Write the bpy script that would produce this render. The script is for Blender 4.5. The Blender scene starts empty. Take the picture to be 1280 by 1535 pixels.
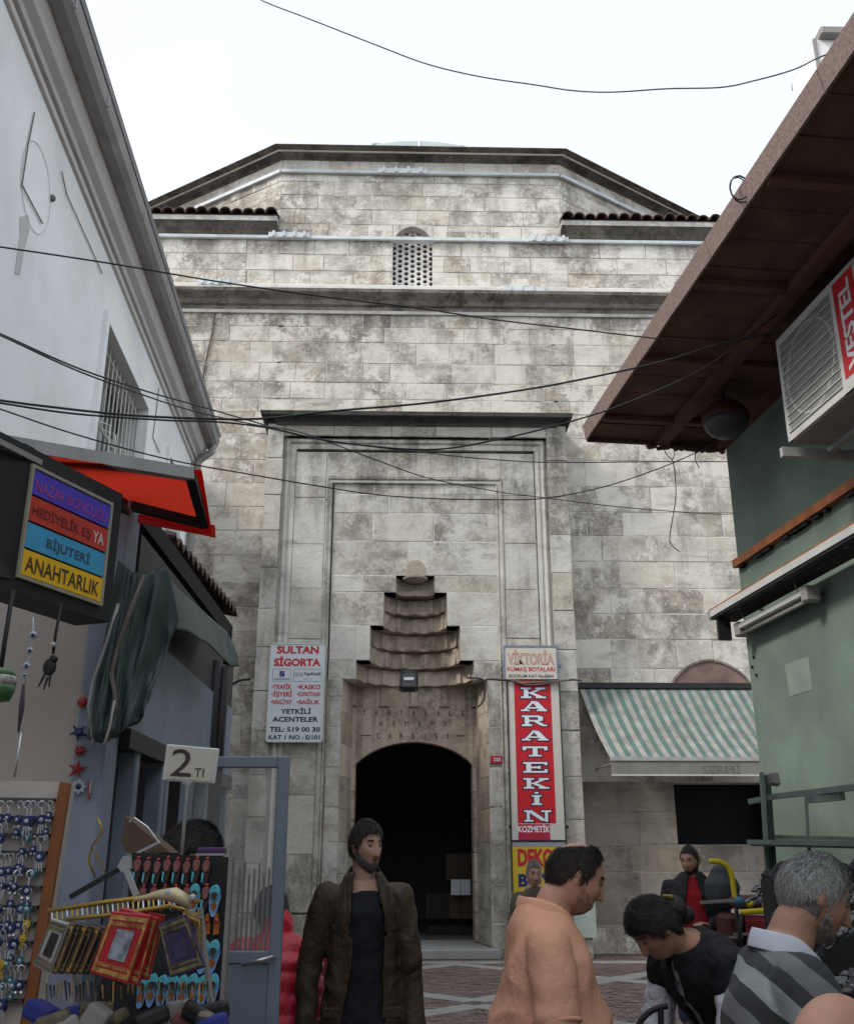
import bpy, bmesh, math, random
import numpy as np
from mathutils import Vector, Matrix, noise as mnoise
R = math.radians
rng = random.Random(7)
scene = bpy.context.scene
# ---------------------------------------------------------------- camera, sky, sun, exposure
PITCH, YAW, CAMZ, F = 19.2, 1.4, 1.65, 1500.0        # photograph: 1280 x 1535 px, focal 1500 px
camd = bpy.data.cameras.new('camera'); cam = bpy.data.objects.new('camera', camd)
scene.collection.objects.link(cam); scene.camera = cam
camd.sensor_fit = 'VERTICAL'; camd.sensor_height = 24; camd.lens = 24*F/1535
camd.clip_start = 0.05; camd.clip_end = 900
cam.location = (0, 0, CAMZ); cam.rotation_euler = (R(90+PITCH), 0, R(-YAW))
SUN_EL, SUN_AZ = 42.0, 243.0      # azimuth clockwise from +Y: the sun stands behind the camera, to the left
w = bpy.data.worlds.new('World'); scene.world = w; w.use_nodes = True
nt = w.node_tree; nt.nodes.clear()
out = nt.nodes.new('ShaderNodeOutputWorld'); bg = nt.nodes.new('ShaderNodeBackground')
sky = nt.nodes.new('ShaderNodeTexSky'); sky.sky_type = 'NISHITA'; sky.sun_disc = False
sky.sun_elevation = R(SUN_EL); sky.sun_rotation = R(SUN_AZ); sky.dust_density = 2.0
tc = nt.nodes.new('ShaderNodeTexCoord'); mp = nt.nodes.new('ShaderNodeMapping')
mp.inputs['Scale'].default_value = (1.0, 1.0, 1.8); mp.inputs['Location'].default_value = (0.9, 0.45, 0.2)
cn = nt.nodes.new('ShaderNodeTexNoise'); cn.inputs['Scale'].default_value = 1.5
cn.inputs['Detail'].default_value = 7; cn.inputs['Roughness'].default_value = 0.55
rp = nt.nodes.new('ShaderNodeValToRGB'); rp.color_ramp.elements[0].position = 0.44; rp.color_ramp.elements[1].position = 0.70
rp.color_ramp.elements[0].color = (0.46, 0.46, 0.46, 1)
mx = nt.nodes.new('ShaderNodeMix'); mx.data_type = 'RGBA'
mx.inputs[7].default_value = (9.8, 10.2, 10.6, 1)      # bright thin cloud
bg.inputs['Strength'].default_value = 0.10
L = nt.links.new
L(tc.outputs['Generated'], mp.inputs['Vector']); L(mp.outputs[0], cn.inputs['Vector']); L(cn.outputs['Fac'], rp.inputs[0])
L(rp.outputs[0], mx.inputs[0]); L(sky.outputs[0], mx.inputs[6]); L(mx.outputs[2], bg.inputs[0]); L(bg.outputs[0], out.inputs[0])
sund = bpy.data.lights.new('sun', 'SUN'); sun = bpy.data.objects.new('sun', sund); scene.collection.objects.link(sun)
sund.energy = 1.3; sund.angle = R(10); sund.color = (1.0, 0.95, 0.87)
sd = Vector((math.sin(R(SUN_AZ))*math.cos(R(SUN_EL)), math.cos(R(SUN_AZ))*math.cos(R(SUN_EL)), math.sin(R(SUN_EL))))
sun.rotation_euler = sd.to_track_quat('Z', 'Y').to_euler()
vs = scene.view_settings; vs.view_transform = 'Standard'; vs.look = 'None'; vs.gamma = 1; vs.use_curve_mapping = False
vs.exposure = 0.95
# ---------------------------------------------------------------- measuring from the photograph
_p, _y = R(PITCH), R(YAW)
def ray(px, py):
    dx, dy = (px-640)/F, (767.5-py)/F
    f = math.cos(_p)-dy*math.sin(_p); z = math.sin(_p)+dy*math.cos(_p)
    return Vector((dx*math.cos(_y)+f*math.sin(_y), f*math.cos(_y)-dx*math.sin(_y), z))
def at(px, py, Y):
    r = ray(px, py); return Vector((0, 0, CAMZ))+r*(Y/r.y)
def onplane(px, py, p0, n):
    r = ray(px, py); c = Vector((0, 0, CAMZ)); return c+r*((Vector(p0)-c).dot(Vector(n))/r.dot(Vector(n)))
def zz(py, Y): return at(620, py, Y).z
def xx(px, py, Y): return at(px, py, Y).x
# ---------------------------------------------------------------- object helpers
C = scene.collection
def tag(o, label=None, cat=None, group=None, kind=None):
    if label: o['label'] = label
    if cat: o['category'] = cat
    if group: o['group'] = group
    if kind: o['kind'] = kind
    return o
def thing(name, label, cat, loc=(0, 0, 0), group=None):
    o = bpy.data.objects.new(name, None); C.objects.link(o); o.location = loc; o.empty_display_size = .1
    return tag(o, label, cat, group)
def link(name, me, mat, parent=None):
    o = bpy.data.objects.new(name, me); C.objects.link(o)
    if mat is not None:
        me.materials.clear()
        for m in (mat if isinstance(mat, (list, tuple)) else [mat]): me.materials.append(m)
    if parent is not None:
        o.parent = parent
        if parent.type == 'EMPTY': o.matrix_parent_inverse = parent.matrix_basis.inverted()
    return o
def copy_tree(o, parent=None, label=None):
    c = o.copy(); C.objects.link(c)
    if parent is not None: c.parent = parent; c.matrix_parent_inverse = o.matrix_parent_inverse.copy()
    if label: c['label'] = label
    for ch in [k for k in KIDS(o)]: copy_tree(ch, c)
    return c
def KIDS(o): return [k for k in bpy.data.objects if k.parent == o]
class MB:
    def __init__(s): s.v = []; s.f = []; s.m = []; s.cur = 0
    def add(s, vs, fs):
        b = len(s.v); s.v += [tuple(v) for v in vs]
        for f in fs: s.f.append([b+i for i in f]); s.m.append(s.cur)
        return s
    def box(s, a, b, rot=None):
        x0, y0, z0 = a; x1, y1, z1 = b
        vs = [Vector(p) for p in ((x0,y0,z0),(x1,y0,z0),(x1,y1,z0),(x0,y1,z0),(x0,y0,z1),(x1,y0,z1),(x1,y1,z1),(x0,y1,z1))]
        if rot is not None: vs = [rot @ v for v in vs]
        return s.add(vs, [(0,3,2,1),(4,5,6,7),(0,1,5,4),(1,2,6,5),(2,3,7,6),(3,0,4,7)])
    def cbox(s, c, size, rot=None):
        h = Vector(size)/2
        M = Matrix.Translation(Vector(c))
        if rot is not None: M = M @ rot.to_4x4()
        return s.box(-h, h, M)
    def beam(s, a, b, wd, ht, up=(0, 0, 1)):
        a, b = Vector(a), Vector(b); d = (b-a).normalized(); u = Vector(up)
        sd_ = d.cross(u).normalized()*wd/2; u2 = sd_.cross(d).normalized()*ht/2
        vs = [a-sd_-u2, a+sd_-u2, a+sd_+u2, a-sd_+u2, b-sd_-u2, b+sd_-u2, b+sd_+u2, b-sd_+u2]
        return s.add(vs, [(0,1,2,3),(4,7,6,5),(0,4,5,1),(1,5,6,2),(2,6,7,3),(3,7,4,0)])
    def prism(s, pts, d):      # planar polygon pts, thickness vector d
        n = len(pts); pts = [Vector(p) for p in pts]; d = Vector(d)
        return s.add(pts+[p+d for p in pts], [tuple(range(n))[::-1], tuple(range(n, 2*n))]+[(i, (i+1) % n, n+(i+1) % n, n+i) for i in range(n)])
    def quad(s, a, b, c, d): return s.add([a, b, c, d], [(0,1,2,3)])
    def tube(s, pts, r, n=6, caps=True):
        pts = [Vector(p) for p in pts]; rr = r if isinstance(r, (list, tuple)) else [r]*len(pts)
        vs = []; ref = None
        for i, p in enumerate(pts):
            d = (pts[min(i+1, len(pts)-1)]-pts[max(i-1, 0)])
            d = d.normalized() if d.length > 1e-9 else Vector((0, 0, 1))
            if ref is None: ref = d.orthogonal().normalized()
            ref = (ref-d*ref.dot(d)); ref = ref.normalized() if ref.length > 1e-6 else d.orthogonal().normalized()
            b = d.cross(ref)
            for k in range(n):
                a = 2*math.pi*k/n; vs.append(p+(ref*math.cos(a)+b*math.sin(a))*rr[i])
        fs = [(i*n+k, i*n+(k+1) % n, (i+1)*n+(k+1) % n, (i+1)*n+k) for i in range(len(pts)-1) for k in range(n)]
        if caps: fs += [tuple(range(n))[::-1], tuple((len(pts)-1)*n+k for k in range(n))]
        return s.add(vs, fs)
    def lathe(s, prof, c=(0, 0, 0), n=16, M=None):
        vs = []
        for r, z in prof:
            for k in range(n):
                a = 2*math.pi*k/n; v = Vector((r*math.cos(a), r*math.sin(a), z))
                if M is not None: v = M @ v
                vs.append(v+Vector(c))
        m = len(prof)
        fs = [(i*n+k, i*n+(k+1) % n, (i+1)*n+(k+1) % n, (i+1)*n+k) for i in range(m-1) for k in range(n)]
        fs += [tuple(range(n))[::-1], tuple((m-1)*n+k for k in range(n))]
        return s.add(vs, fs)
    def ball(s, c, r, n=12, sc=(1, 1, 1), M=None):
        m = n//2+1; prof = [(math.sin(math.pi*i/m)*r+1e-5, -math.cos(math.pi*i/m)*r) for i in range(m+1)]
        S = Matrix.Diagonal(sc)
        return s.lathe(prof, c, n, (M @ S) if M is not None else S)
    def sweep(s, path, prof, closed=False):    # path: xy points, outward on the right of travel; prof: (out, z)
        n = len(path); P = [Vector(p).to_2d() for p in path]; offs = []
        for i in range(n):
            d1 = (P[i]-P[i-1]).normalized() if i > 0 else None
            d2 = (P[i+1]-P[i]).normalized() if i < n-1 else None
            if d1 is None: d1 = d2
            if d2 is None: d2 = d1
            n1 = Vector((d1.y, -d1.x)); n2 = Vector((d2.y, -d2.x)); m = (n1+n2).normalized(); m = m/max(.3, m.dot(n1)); offs.append(m)
        k = len(prof); vs = [(P[i].x+offs[i].x*o, P[i].y+offs[i].y*o, z) for i in range(n) for o, z in prof]
        fs = [(i*k+j, i*k+j+1, (i+1)*k+j+1, (i+1)*k+j) for i in range(n-1) for j in range(k-1)]
        fs += [(i*k, (i+1)*k, (i+1)*k+k-1, i*k+k-1) for i in range(n-1)]
        fs += [tuple(range(k))[::-1], tuple((n-1)*k+j for j in range(k))]
        return s.add(vs, fs)
    def build(s, name, mat, parent=None, bevel=0, smooth=False, seg=1, fixn=True):
        me = bpy.data.meshes.new(name); me.from_pydata(s.v, [], s.f)
        if isinstance(mat, (list, tuple)): me.polygons.foreach_set('material_index', s.m)
        if fixn or bevel:
            bm = bmesh.new(); bm.from_mesh(me)
            bmesh.ops.recalc_face_normals(bm, faces=bm.faces)
            bm.to_mesh(me); bm.free()
        me.update()
        idx = list(s.m)
        o = link(name, me, mat, parent)
        if isinstance(mat, (list, tuple)): me.polygons.foreach_set('material_index', idx)
        if bevel:
            b = o.modifiers.new('bevel', 'BEVEL'); b.width = bevel; b.segments = seg; b.limit_method = 'ANGLE'
        if smooth:
            me.polygons.foreach_set('use_smooth', [True]*len(me.polygons))
        return o
# ---------------------------------------------------------------- materials
MATS = {}
def principled(name):
    m = bpy.data.materials.new(name); m.use_nodes = True; t = m.node_tree
    return m, t, t.nodes['Principled BSDF']
def mat(name, col, rough=.7, var=.12, scale=6, bump=.15, bscale=60, metal=0, dirt=0, dcol=(.06, .05, .045), spec=.3, dscale=2.0, sss=0, fold=0, fs=(1, 1, 1)):
    if name in MATS: return MATS[name]
    m, t, b = principled(name); N = t.nodes; K = t.links.new
    g = N.new('ShaderNodeTexCoord')
    n = N.new('ShaderNodeTexNoise'); n.inputs['Scale'].default_value = scale; n.inputs['Detail'].default_value = 6
    K(g.outputs['Object'], n.inputs['Vector'])
    mr = N.new('ShaderNodeMapRange'); mr.inputs[1].default_value = .3; mr.inputs[2].default_value = .7
    mr.inputs[3].default_value = 1-var; mr.inputs[4].default_value = 1+var; K(n.outputs['Fac'], mr.inputs[0])
    mul = N.new('ShaderNodeVectorMath'); mul.operation = 'MULTIPLY'; mul.inputs[0].default_value = col; K(mr.outputs[0], mul.inputs[1])
    c = mul.outputs[0]
    if dirt:
        n2 = N.new('ShaderNodeTexNoise'); n2.inputs['Scale'].default_value = dscale; n2.inputs['Detail'].default_value = 9; n2.inputs['Roughness'].default_value = .68
        K(g.outputs['Object'], n2.inputs['Vector'])
        r2 = N.new('ShaderNodeMapRange'); r2.inputs[1].default_value = .48; r2.inputs[2].default_value = .72; r2.inputs[4].default_value = dirt; K(n2.outputs['Fac'], r2.inputs[0])
        mxx = N.new('ShaderNodeMix'); mxx.data_type = 'RGBA'; K(r2.outputs[0], mxx.inputs[0]); K(c, mxx.inputs[6]); mxx.inputs[7].default_value = (*dcol, 1); c = mxx.outputs[2]
    K(c, b.inputs['Base Color'])
    b.inputs['Roughness'].default_value = rough; b.inputs['Metallic'].default_value = metal; b.inputs['Specular IOR Level'].default_value = spec
    if sss: b.inputs['Subsurface Weight'].default_value = sss; b.inputs['Subsurface Radius'].default_value = (.01, .004, .002)
    if bump:
        n3 = N.new('ShaderNodeTexNoise'); n3.inputs['Scale'].default_value = bscale; n3.inputs['Detail'].default_value = 4; K(g.outputs['Object'], n3.inputs['Vector'])
        bp = N.new('ShaderNodeBump'); bp.inputs['Strength'].default_value = bump; bp.inputs['Distance'].default_value = .01
        K(n3.outputs['Fac'], bp.inputs['Height']); K(bp.outputs[0], b.inputs['Normal'])
        if fs != (1, 1, 1):
            mpp = N.new('ShaderNodeMapping'); mpp.inputs['Scale'].default_value = fs; K(g.outputs['Object'], mpp.inputs[0]); K(mpp.outputs[0], n3.inputs['Vector'])
        if fold:
            n4 = N.new('ShaderNodeTexNoise'); n4.inputs['Scale'].default_value = 4.5; n4.inputs['Detail'].default_value = 3; n4.inputs['Distortion'].default_value = 1.6; K(g.outputs['Object'], n4.inputs['Vector'])
            sb = N.new('ShaderNodeMath'); sb.operation = 'SUBTRACT'; K(n4.outputs['Fac'], sb.inputs[0]); sb.inputs[1].default_value = .5; ab_ = N.new('ShaderNodeMath'); ab_.operation = 'ABSOLUTE'; K(sb.outputs[0], ab_.inputs[0])
            pw = N.new('ShaderNodeMath'); pw.operation = 'POWER'; K(ab_.outputs[0], pw.inputs[0]); pw.inputs[1].default_value = .6
            b2 = N.new('ShaderNodeBump'); b2.inputs['Strength'].default_value = fold; b2.inputs['Distance'].default_value = .03; K(pw.outputs[0], b2.inputs['Height']); K(b2.outputs[0], bp.inputs['Normal'])
    MATS[name] = m; return m
def stone(name, light, mid, dark, stain=.5, wash=.5, seed=0, bump=.6, rnd=1.0, topstain=()):
    m, t, b = principled(name); N = t.nodes; K = t.links.new
    g = N.new('ShaderNodeNewGeometry'); oi_ = N.new('ShaderNodeObjectInfo')
    class _O: pass
    oi = _O(); ad = N.new('ShaderNodeMath'); ad.operation = 'ADD'; fr = N.new('ShaderNodeMath'); fr.operation = 'FRACT'
    K(oi_.outputs['Random'], ad.inputs[0]); K(g.outputs['Random Per Island'], ad.inputs[1]); K(ad.outputs[0], fr.inputs[0]); oi.outputs = {'Random': fr.outputs[0]}
    def nz(sc, det=8, ro=.6, s3=(1, 1, 1), off=0):
        mp_ = N.new('ShaderNodeMapping'); mp_.inputs['Scale'].default_value = s3; mp_.inputs['Location'].default_value = (off+seed, off*1.7, off*.6)
        n = N.new('ShaderNodeTexNoise'); n.inputs['Scale'].default_value = sc; n.inputs['Detail'].default_value = det; n.inputs['Roughness'].default_value = ro
        K(g.outputs['Position'], mp_.inputs[0]); K(mp_.outputs[0], n.inputs['Vector']); return n.outputs['Fac']
    def rg(x, a, b_, c=0, d=1):
        r = N.new('ShaderNodeMapRange'); r.interpolation_type = 'SMOOTHSTEP'
        for i, q in enumerate((a, b_, c, d)): r.inputs[i+1].default_value = q
        K(x, r.inputs[0]); return r.outputs[0]
    def ma(op, x, y):
        q = N.new('ShaderNodeMath'); q.operation = op
        for i, s_ in enumerate((x, y)):
            if isinstance(s_, (int, float)): q.inputs[i].default_value = s_
            else: K(s_, q.inputs[i])
        return q.outputs[0]
    def mix(f, a, c):
        q = N.new('ShaderNodeMix'); q.data_type = 'RGBA'; K(f, q.inputs[0])
        for i, s_ in ((6, a), (7, c)):
            if isinstance(s_, tuple): q.inputs[i].default_value = (*s_, 1)
            else: K(s_, q.inputs[i])
        return q.outputs[2]
    big = nz(.45, 4, .55, off=3); med = nz(2.2, 8, .65, off=11); fine = nz(13, 6, .7, off=5); spk = nz(45, 3, .7, off=9)
    strk = nz(1.0, 7, .6, (2.6, 2.6, .33), off=21)
    hor = nz(1.0, 6, .65, (1.1, 1.1, 6.0), off=31)
    # tone of each stone
    f0 = ma('ADD', ma('MULTIPLY', oi.outputs['Random'], .24*rnd), ma('ADD', ma('MULTIPLY', med, .6), ma('MULTIPLY', fine, .3)))
    c = mix(rg(f0, .42, .70), light, mid)
    warm = rg(ma('FRACT', ma('MULTIPLY', oi.outputs['Random'], 7.31), 0), .62, 1.0, 0, .26*rnd)
    c = mix(warm, c, (mid[0]*1.12, mid[1]*.97, mid[2]*.78))
    # weathering: grey-black crust, horizontal bedding lines, vertical streaks, all broken up
    mf = ma('ADD', ma('MULTIPLY', med, .55), ma('MULTIPLY', fine, .45))
    d1 = ma('MULTIPLY', rg(mf, .43, .60), rg(ma('ADD', ma('MULTIPLY', nz(.8, 5, .6, off=61), .85), ma('MULTIPLY', oi.outputs['Random'], .22*rnd)), .44, .64))
    d2 = ma('MULTIPLY', rg(hor, .49, .66), rg(nz(.7, 4, .5, off=71), .42, .60, .1, .9))
    d3 = ma('MULTIPLY', rg(strk, .50, .68), ma('MULTIPLY', rg(fine, .3, .6, .35, 1), rg(big, .4, .58, .2, 1)))
    dd = ma('MAXIMUM', ma('MAXIMUM', d1, ma('MULTIPLY', d2, .75)), ma('MULTIPLY', d3, .8))
    c = mix(ma('MULTIPLY', dd, stain), c, dark)
    sp = N.new('ShaderNodeSeparateXYZ'); K(g.outputs['Position'], sp.inputs[0])
    for (ztop, length, amt) in topstain:         # run-off marks hanging from a ledge at ztop
        h = rg(sp.outputs[2], ztop-length, ztop, 0, 1)
        ab = ma('LESS_THAN', sp.outputs[2], ztop+.02)
        q = ma('MULTIPLY', ma('MULTIPLY', h, ab), rg(ma('ADD', ma('MULTIPLY', strk, .75), ma('MULTIPLY', fine, .3)), .42, .62))
        c = mix(ma('MULTIPLY', q, amt), c, dark)
    wsh = ma('MULTIPLY', rg(ma('ADD', ma('MULTIPLY', nz(1.2, 9, .74, off=41), .7), ma('MULTIPLY', fine, .3)), .50, .57), wash)
    c = mix(wsh, c, (light[0]*1.08, light[1]*1.08, light[2]*1.1))
    pits = rg(spk, .34, .26, 0, .5)
    c = mix(pits, c, (dark[0]*.7, dark[1]*.7, dark[2]*.7))
    K(c, b.inputs['Base Color']); b.inputs['Roughness'].default_value = .92; b.inputs['Specular IOR Level'].default_value = .15
    hh = ma('ADD', ma('MULTIPLY', med, .5), ma('ADD', ma('MULTIPLY', fine, .35), ma('MULTIPLY', spk, .16)))
    bp = N.new('ShaderNodeBump'); bp.inputs['Strength'].default_value = bump; bp.inputs['Distance'].default_value = .05
    K(hh, bp.inputs['Height']); K(bp.outputs[0], b.inputs['Normal'])
    return m
def glass(name, tint=(.75, .8, .8), alpha=.25):
    m, t, b = principled(name); b.inputs['Base Color'].default_value = (*tint, 1); b.inputs['Roughness'].default_value = .05
    b.inputs['Alpha'].default_value = alpha; b.inputs['Specular IOR Level'].default_value = .6
    return m
# ---------------------------------------------------------------- flat lettering mapped to a frame
def text_mesh(body, bold=.0):
    cu = bpy.data.curves.new('t', 'FONT'); cu.body = body; cu.size = 1; cu.offset = bold; cu.resolution_u = 3
    o = bpy.data.objects.new('t', cu); C.objects.link(o)
    dg = bpy.context.evaluated_depsgraph_get(); dg.update(); me = bpy.data.meshes.new_from_object(o.evaluated_get(dg))
    v = np.array([p.co[:] for p in me.vertices]).reshape(-1, 3); f = [list(p.vertices) for p in me.polygons]
    bpy.data.objects.remove(o); bpy.data.curves.remove(cu); bpy.data.meshes.remove(me)
    return v, f
def text(body, o, u, v, w_, h_, mt, parent, name='lettering', bold=.015, x=0, y=0, n=None, off=.004, center=True):
    """lettering fitted to w_ x h_ with its lower left (or centre x) at o+u*x+v*y, lifted off along n"""
    vv, ff = text_mesh(body, bold)
    o, u, v = Vector(o), Vector(u).normalized(), Vector(v).normalized()
    n = Vector(n) if n is not None else u.cross(v)
    x0, x1, y0, y1 = vv[:, 0].min(), vv[:, 0].max(), vv[:, 1].min(), vv[:, 1].max()
    sx, sy = w_/(x1-x0), h_/(y1-y0)
    xs = x-(w_/2 if center else 0)
    mb = MB(); mb.add([o+u*((a[0]-x0)*sx+xs)+v*((a[1]-y0)*sy+y)+n*off for a in vv], ff)
    return mb.build(name, mt, parent, fixn=False)
# ================================================================ SETTING: ground
YP, YI, YW, YA = 19.4, 19.56, 20.15, 20.3          # portal front, portal field, main wall, attic wall
m_brick = mat('paving brick', (.15, .108, .098), .8, .35, 5, .5, 40, dirt=.45, dcol=(.07, .058, .055))
m_band = mat('paving band stone', (.27, .26, .245), .8, .2, 4, .3, 50, dirt=.5, dcol=(.10, .095, .09))
m_slab = mat('threshold stone', (.27, .27, .26), .7, .15, 4, .3, 40, dirt=.4, dcol=(.12, .11, .10))
m_asph = mat('far ground', (.09, .085, .08), .9, .2, 2, .3, 40)
ground = MB().quad((-300, -300, -.004), (300, -300, -.004), (300, 300, -.004), (-300, 300, -.004)).build('ground', m_asph, fixn=False)
tag(ground, kind='structure', label='grey street ground reaching past the buildings')
pave = MB().quad((-9, -10, 0), (9.5, -10, 0), (9.5, 20.1, 0), (-9, 20.1, 0)).build('pavement', m_brick, fixn=False)
tag(pave, kind='structure', label='dark red brick paving with pale diagonal bands in front of the portal')
# reddish paving bricks where they read singly are still under 10 px: joined as relief, laid in one sheet
mb = MB()
for j in range(0, 62):
    y = 9.5+j*.16
    for i in range(-26, 40):
        if rng.random() < .04: continue
        x = i*.16+(j % 2)*.08
        z = .004+rng.random()*.006
        mb.add([(x+.006, y+.006, z), (x+.152, y+.006, z), (x+.152, y+.152, z+rng.uniform(-.002, .002)), (x+.006, y+.152, z)], [(0, 1, 2, 3)])
o = mb.build('paving_brick', m_brick, pave, fixn=False); tag(o, kind='stuff')
def band(x0, y0, x1, y1, wd=.34, L_=.62):
    a, b = Vector((x0, y0)), Vector((x1, y1)); d = (b-a); n = max(1, int(d.length/L_)); d.normalize(); s_ = Vector((-d.y, d.x))*wd/2
    for i in range(n):
        p, q = a+(b-a)*(i/n)+d*.006, a+(b-a)*((i+1)/n)-d*.006
        z = .016+rng.random()*.003
        MB().prism([(p.x-s_.x, p.y-s_.y, z-.012), (q.x-s_.x, q.y-s_.y, z-.012), (q.x+s_.x, q.y+s_.y, z-.012), (p.x+s_.x, p.y+s_.y, z-.012)], (0, 0, .012)).build('paving_stone', m_band, pave)
def g2(px, py):
    r = ray(px, py); t = -CAMZ/r.z; return (r.x*t, r.y*t)
for a, b in (((610, 1434), (1040, 1512)), ((590, 1526), (810, 1474)), ((640, 1500), (860, 1560)), ((905, 1492), (1060, 1512)), ((905, 1428), (1100, 1462)), ((840, 1436), (1120, 1440))):
    pass
# a lattice of diagonal bands, with a straight band along the foot of the portal
band(-6.0, 18.55, 8.8, 18.55, .42)
for k in range(-3, 5):
    cx = .9+k*4.4
    band(cx, 18.3, cx+4.4, 13.6); band(cx, 18.3, cx-4.4, 13.6)
    band(cx+4.4, 13.2, cx, 8.6); band(cx-4.4, 13.2, cx, 8.6)
# ================================================================ THE BATH HOUSE
m_up = stone('stone upper', (.64, .615, .555), (.46, .428, .375), (.145, .13, .112), stain=.70, wash=.8, seed=0, topstain=((zz(348, YA), 1.3, .75), (zz(265, YA), 2.2, .5)))
m_wall = stone('stone wall', (.57, .54, .48), (.375, .342, .292), (.115, .102, .088), stain=.72, wash=.85, seed=7, topstain=((zz(468, YW), 1.2, .7),))
m_field = stone('stone portal', (.50, .485, .44), (.35, .33, .285), (.11, .10, .088), stain=.68, wash=.5, seed=13, bump=.9, topstain=((zz(655, YP), 1.6, .8), (zz(718, YI), 1.4, .6)))
m_niche = stone('stone niche', (.48, .41, .33), (.37, .31, .25), (.09, .076, .064), stain=.6, wash=.08, seed=23, bump=.5)
m_mort = stone('mortar', (.56, .54, .50), (.46, .44, .40), (.14, .13, .12), stain=.75, wash=.8, seed=3, bump=.5)
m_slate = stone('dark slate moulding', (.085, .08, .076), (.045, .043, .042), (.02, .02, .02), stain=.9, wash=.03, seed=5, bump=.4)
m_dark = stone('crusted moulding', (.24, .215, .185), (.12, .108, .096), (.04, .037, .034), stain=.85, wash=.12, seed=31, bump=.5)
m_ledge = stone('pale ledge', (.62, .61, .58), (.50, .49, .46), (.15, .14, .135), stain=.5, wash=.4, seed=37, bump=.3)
m_lead = mat('painted conduit', (.55, .58, .60), .5, .12, 3, .05, 20, dirt=.25, dcol=(.2, .19, .18))
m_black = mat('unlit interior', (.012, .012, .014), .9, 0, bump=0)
ham = thing('bath_house', 'old pale stone bath house with stepped portal niche, polygonal drum and low dome', 'building', (0, YP, 0))
def vis_px(P):
    d = P-Vector((0, 0, CAMZ))
    f = d.y*math.cos(_y)+d.x*math.sin(_y); xr = d.x*math.cos(_y)-d.y*math.sin(_y)
    zc = f*math.cos(_p)+d.z*math.sin(_p); yc = -f*math.sin(_p)+d.z*math.cos(_p)
    return 640+F*xr/zc, 767.5-F*yc/zc, F/zc
BL = []
def block(o, u, n, x0, x1, z0, z1, mt, proud=.006, g=.007, depth=.10):
    """one dressed stone on the frame origin o, direction u, outward normal n"""
    j = lambda a=.008: rng.uniform(-a, a)
    p = proud+rng.uniform(-.004, .008); gx = g*rng.uniform(.6, 1.6); b = .008
    fr = [(x0+gx+j(), z0+g+j()), (x1-gx+j(), z0+g+j()), (x1-gx+j(), z1-g+j()), (x0+gx+j(), z1-g+j())]
    cx, cz = (x0+x1)/2, (z0+z1)/2
    inn = [(a+(b if a < cx else -b), c+(b if c < cz else -b)) for a, c in fr]
    W = lambda a, c, d: o+u*a+n*d+Vector((0, 0, c))
    vs = [W(a, c, p+j(.003)) for a, c in inn]+[W(a, c, p-b) for a, c in fr]+[W(a, c, -depth) for a, c in fr]
    fs = [(0, 1, 2, 3)]+[(4+i, 4+(i+1) % 4, (i+1) % 4, i) for i in range(4)]+[(8+i, 8+(i+1) % 4, 4+(i+1) % 4, 4+i) for i in range(4)]
    c = W(cx, cz, 0); px, py, s_ = vis_px(c)
    lim_l = 95+.343*py if py < 670 else 300
    lim_r = (1280-.684*(py-70) if py < 655 else 1068+.133*(py-668))
    ok = lim_l-30 < px < min(1150, lim_r+30) and py < 1440
    if 420 < px < 640 and py > 1235: ok = False
    if 770 < px < 930 and py > 1280: ok = False
    if 868 < px < 1140 and 1030 < py < 1165: ok = False
    BL.append(((x1-x0)*(z1-z0)*s_*s_*(1 if ok else .001), vs, fs, mt))
def courses(o, u, n, X0, X1, Z, wr, mt, hole=None, **k):
    o, u, n = Vector(o), Vector(u), Vector(n)
    for i in range(len(Z)-1):
        x = X0; first = True
        while x < X1-1e-3:
            w_ = rng.uniform(*wr)*(rng.uniform(.4, .8) if first and i % 2 else 1); first = False
            x1 = x+w_
            if X1-x1 < wr[0]*.55: x1 = X1
            segs = [(x, x1)]
            if hole:
                segs = hole(x, x1, Z[i], Z[i+1])
            for a, b in segs:
                if b-a > .06: block(o, u, n, a, b, Z[i], Z[i+1], mt, **k)
            x = x1
def cut(rects):
    def f(x0, x1, z0, z1):
        segs = [(x0, x1)]
        for (a, b, c, d) in rects:
            if z1 > c+.02 and z0 < d-.02:
                ns = []
                for s0, s1 in segs:
                    if s1 <= a or s0 >= b: ns.append((s0, s1)); continue
                    if s0 < a: ns.append((s0, a))
                    if s1 > b: ns.append((b, s1))
                segs = ns
        return segs
    return f
U, NN = Vector((1, 0, 0)), Vector((0, -1, 0))
O0 = lambda Y: Vector((0, Y, 0))
def rows(pys, Y): return [zz(p, Y) for p in pys]
def even(z0, z1, h):
    n = max(1, round((z1-z0)/h)); r = [z0+(z1-z0)*i/n for i in range(n+1)]
    return [a if i in (0, n) else a+rng.uniform(-.04, .04) for i, a in enumerate(r)]
# --- portal coordinates
X = {k: xx(v, 1000, YP) for k, v in dict(oL=382, pL=409, mL=429, bL=479, tL=492, tR=753, bR=760, mR=812, pR=833, oR=865).items()}
Zc, Ze, Zm, Zb, Zt = zz(637, YP), zz(655, YP), zz(676, YP), zz(714, YP), zz(722, YP)
ZPL = .78
XW0, XW1 = -9.0, 9.0
# niche steps (half widths about the axis) measured on the field plane
axn = xx(622, 1000, YI)
NW = [(xx(622+h, 1000, YI)-axn, zz(t, YI)) for h, t in ((107.5, 1018), (88, 990), (67.5, 938), (48, 888), (29.5, 863))]
ZN = [zz(t, YI) for t in (1016, 990, 964, 938, 913, 888, 863)]
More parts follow.
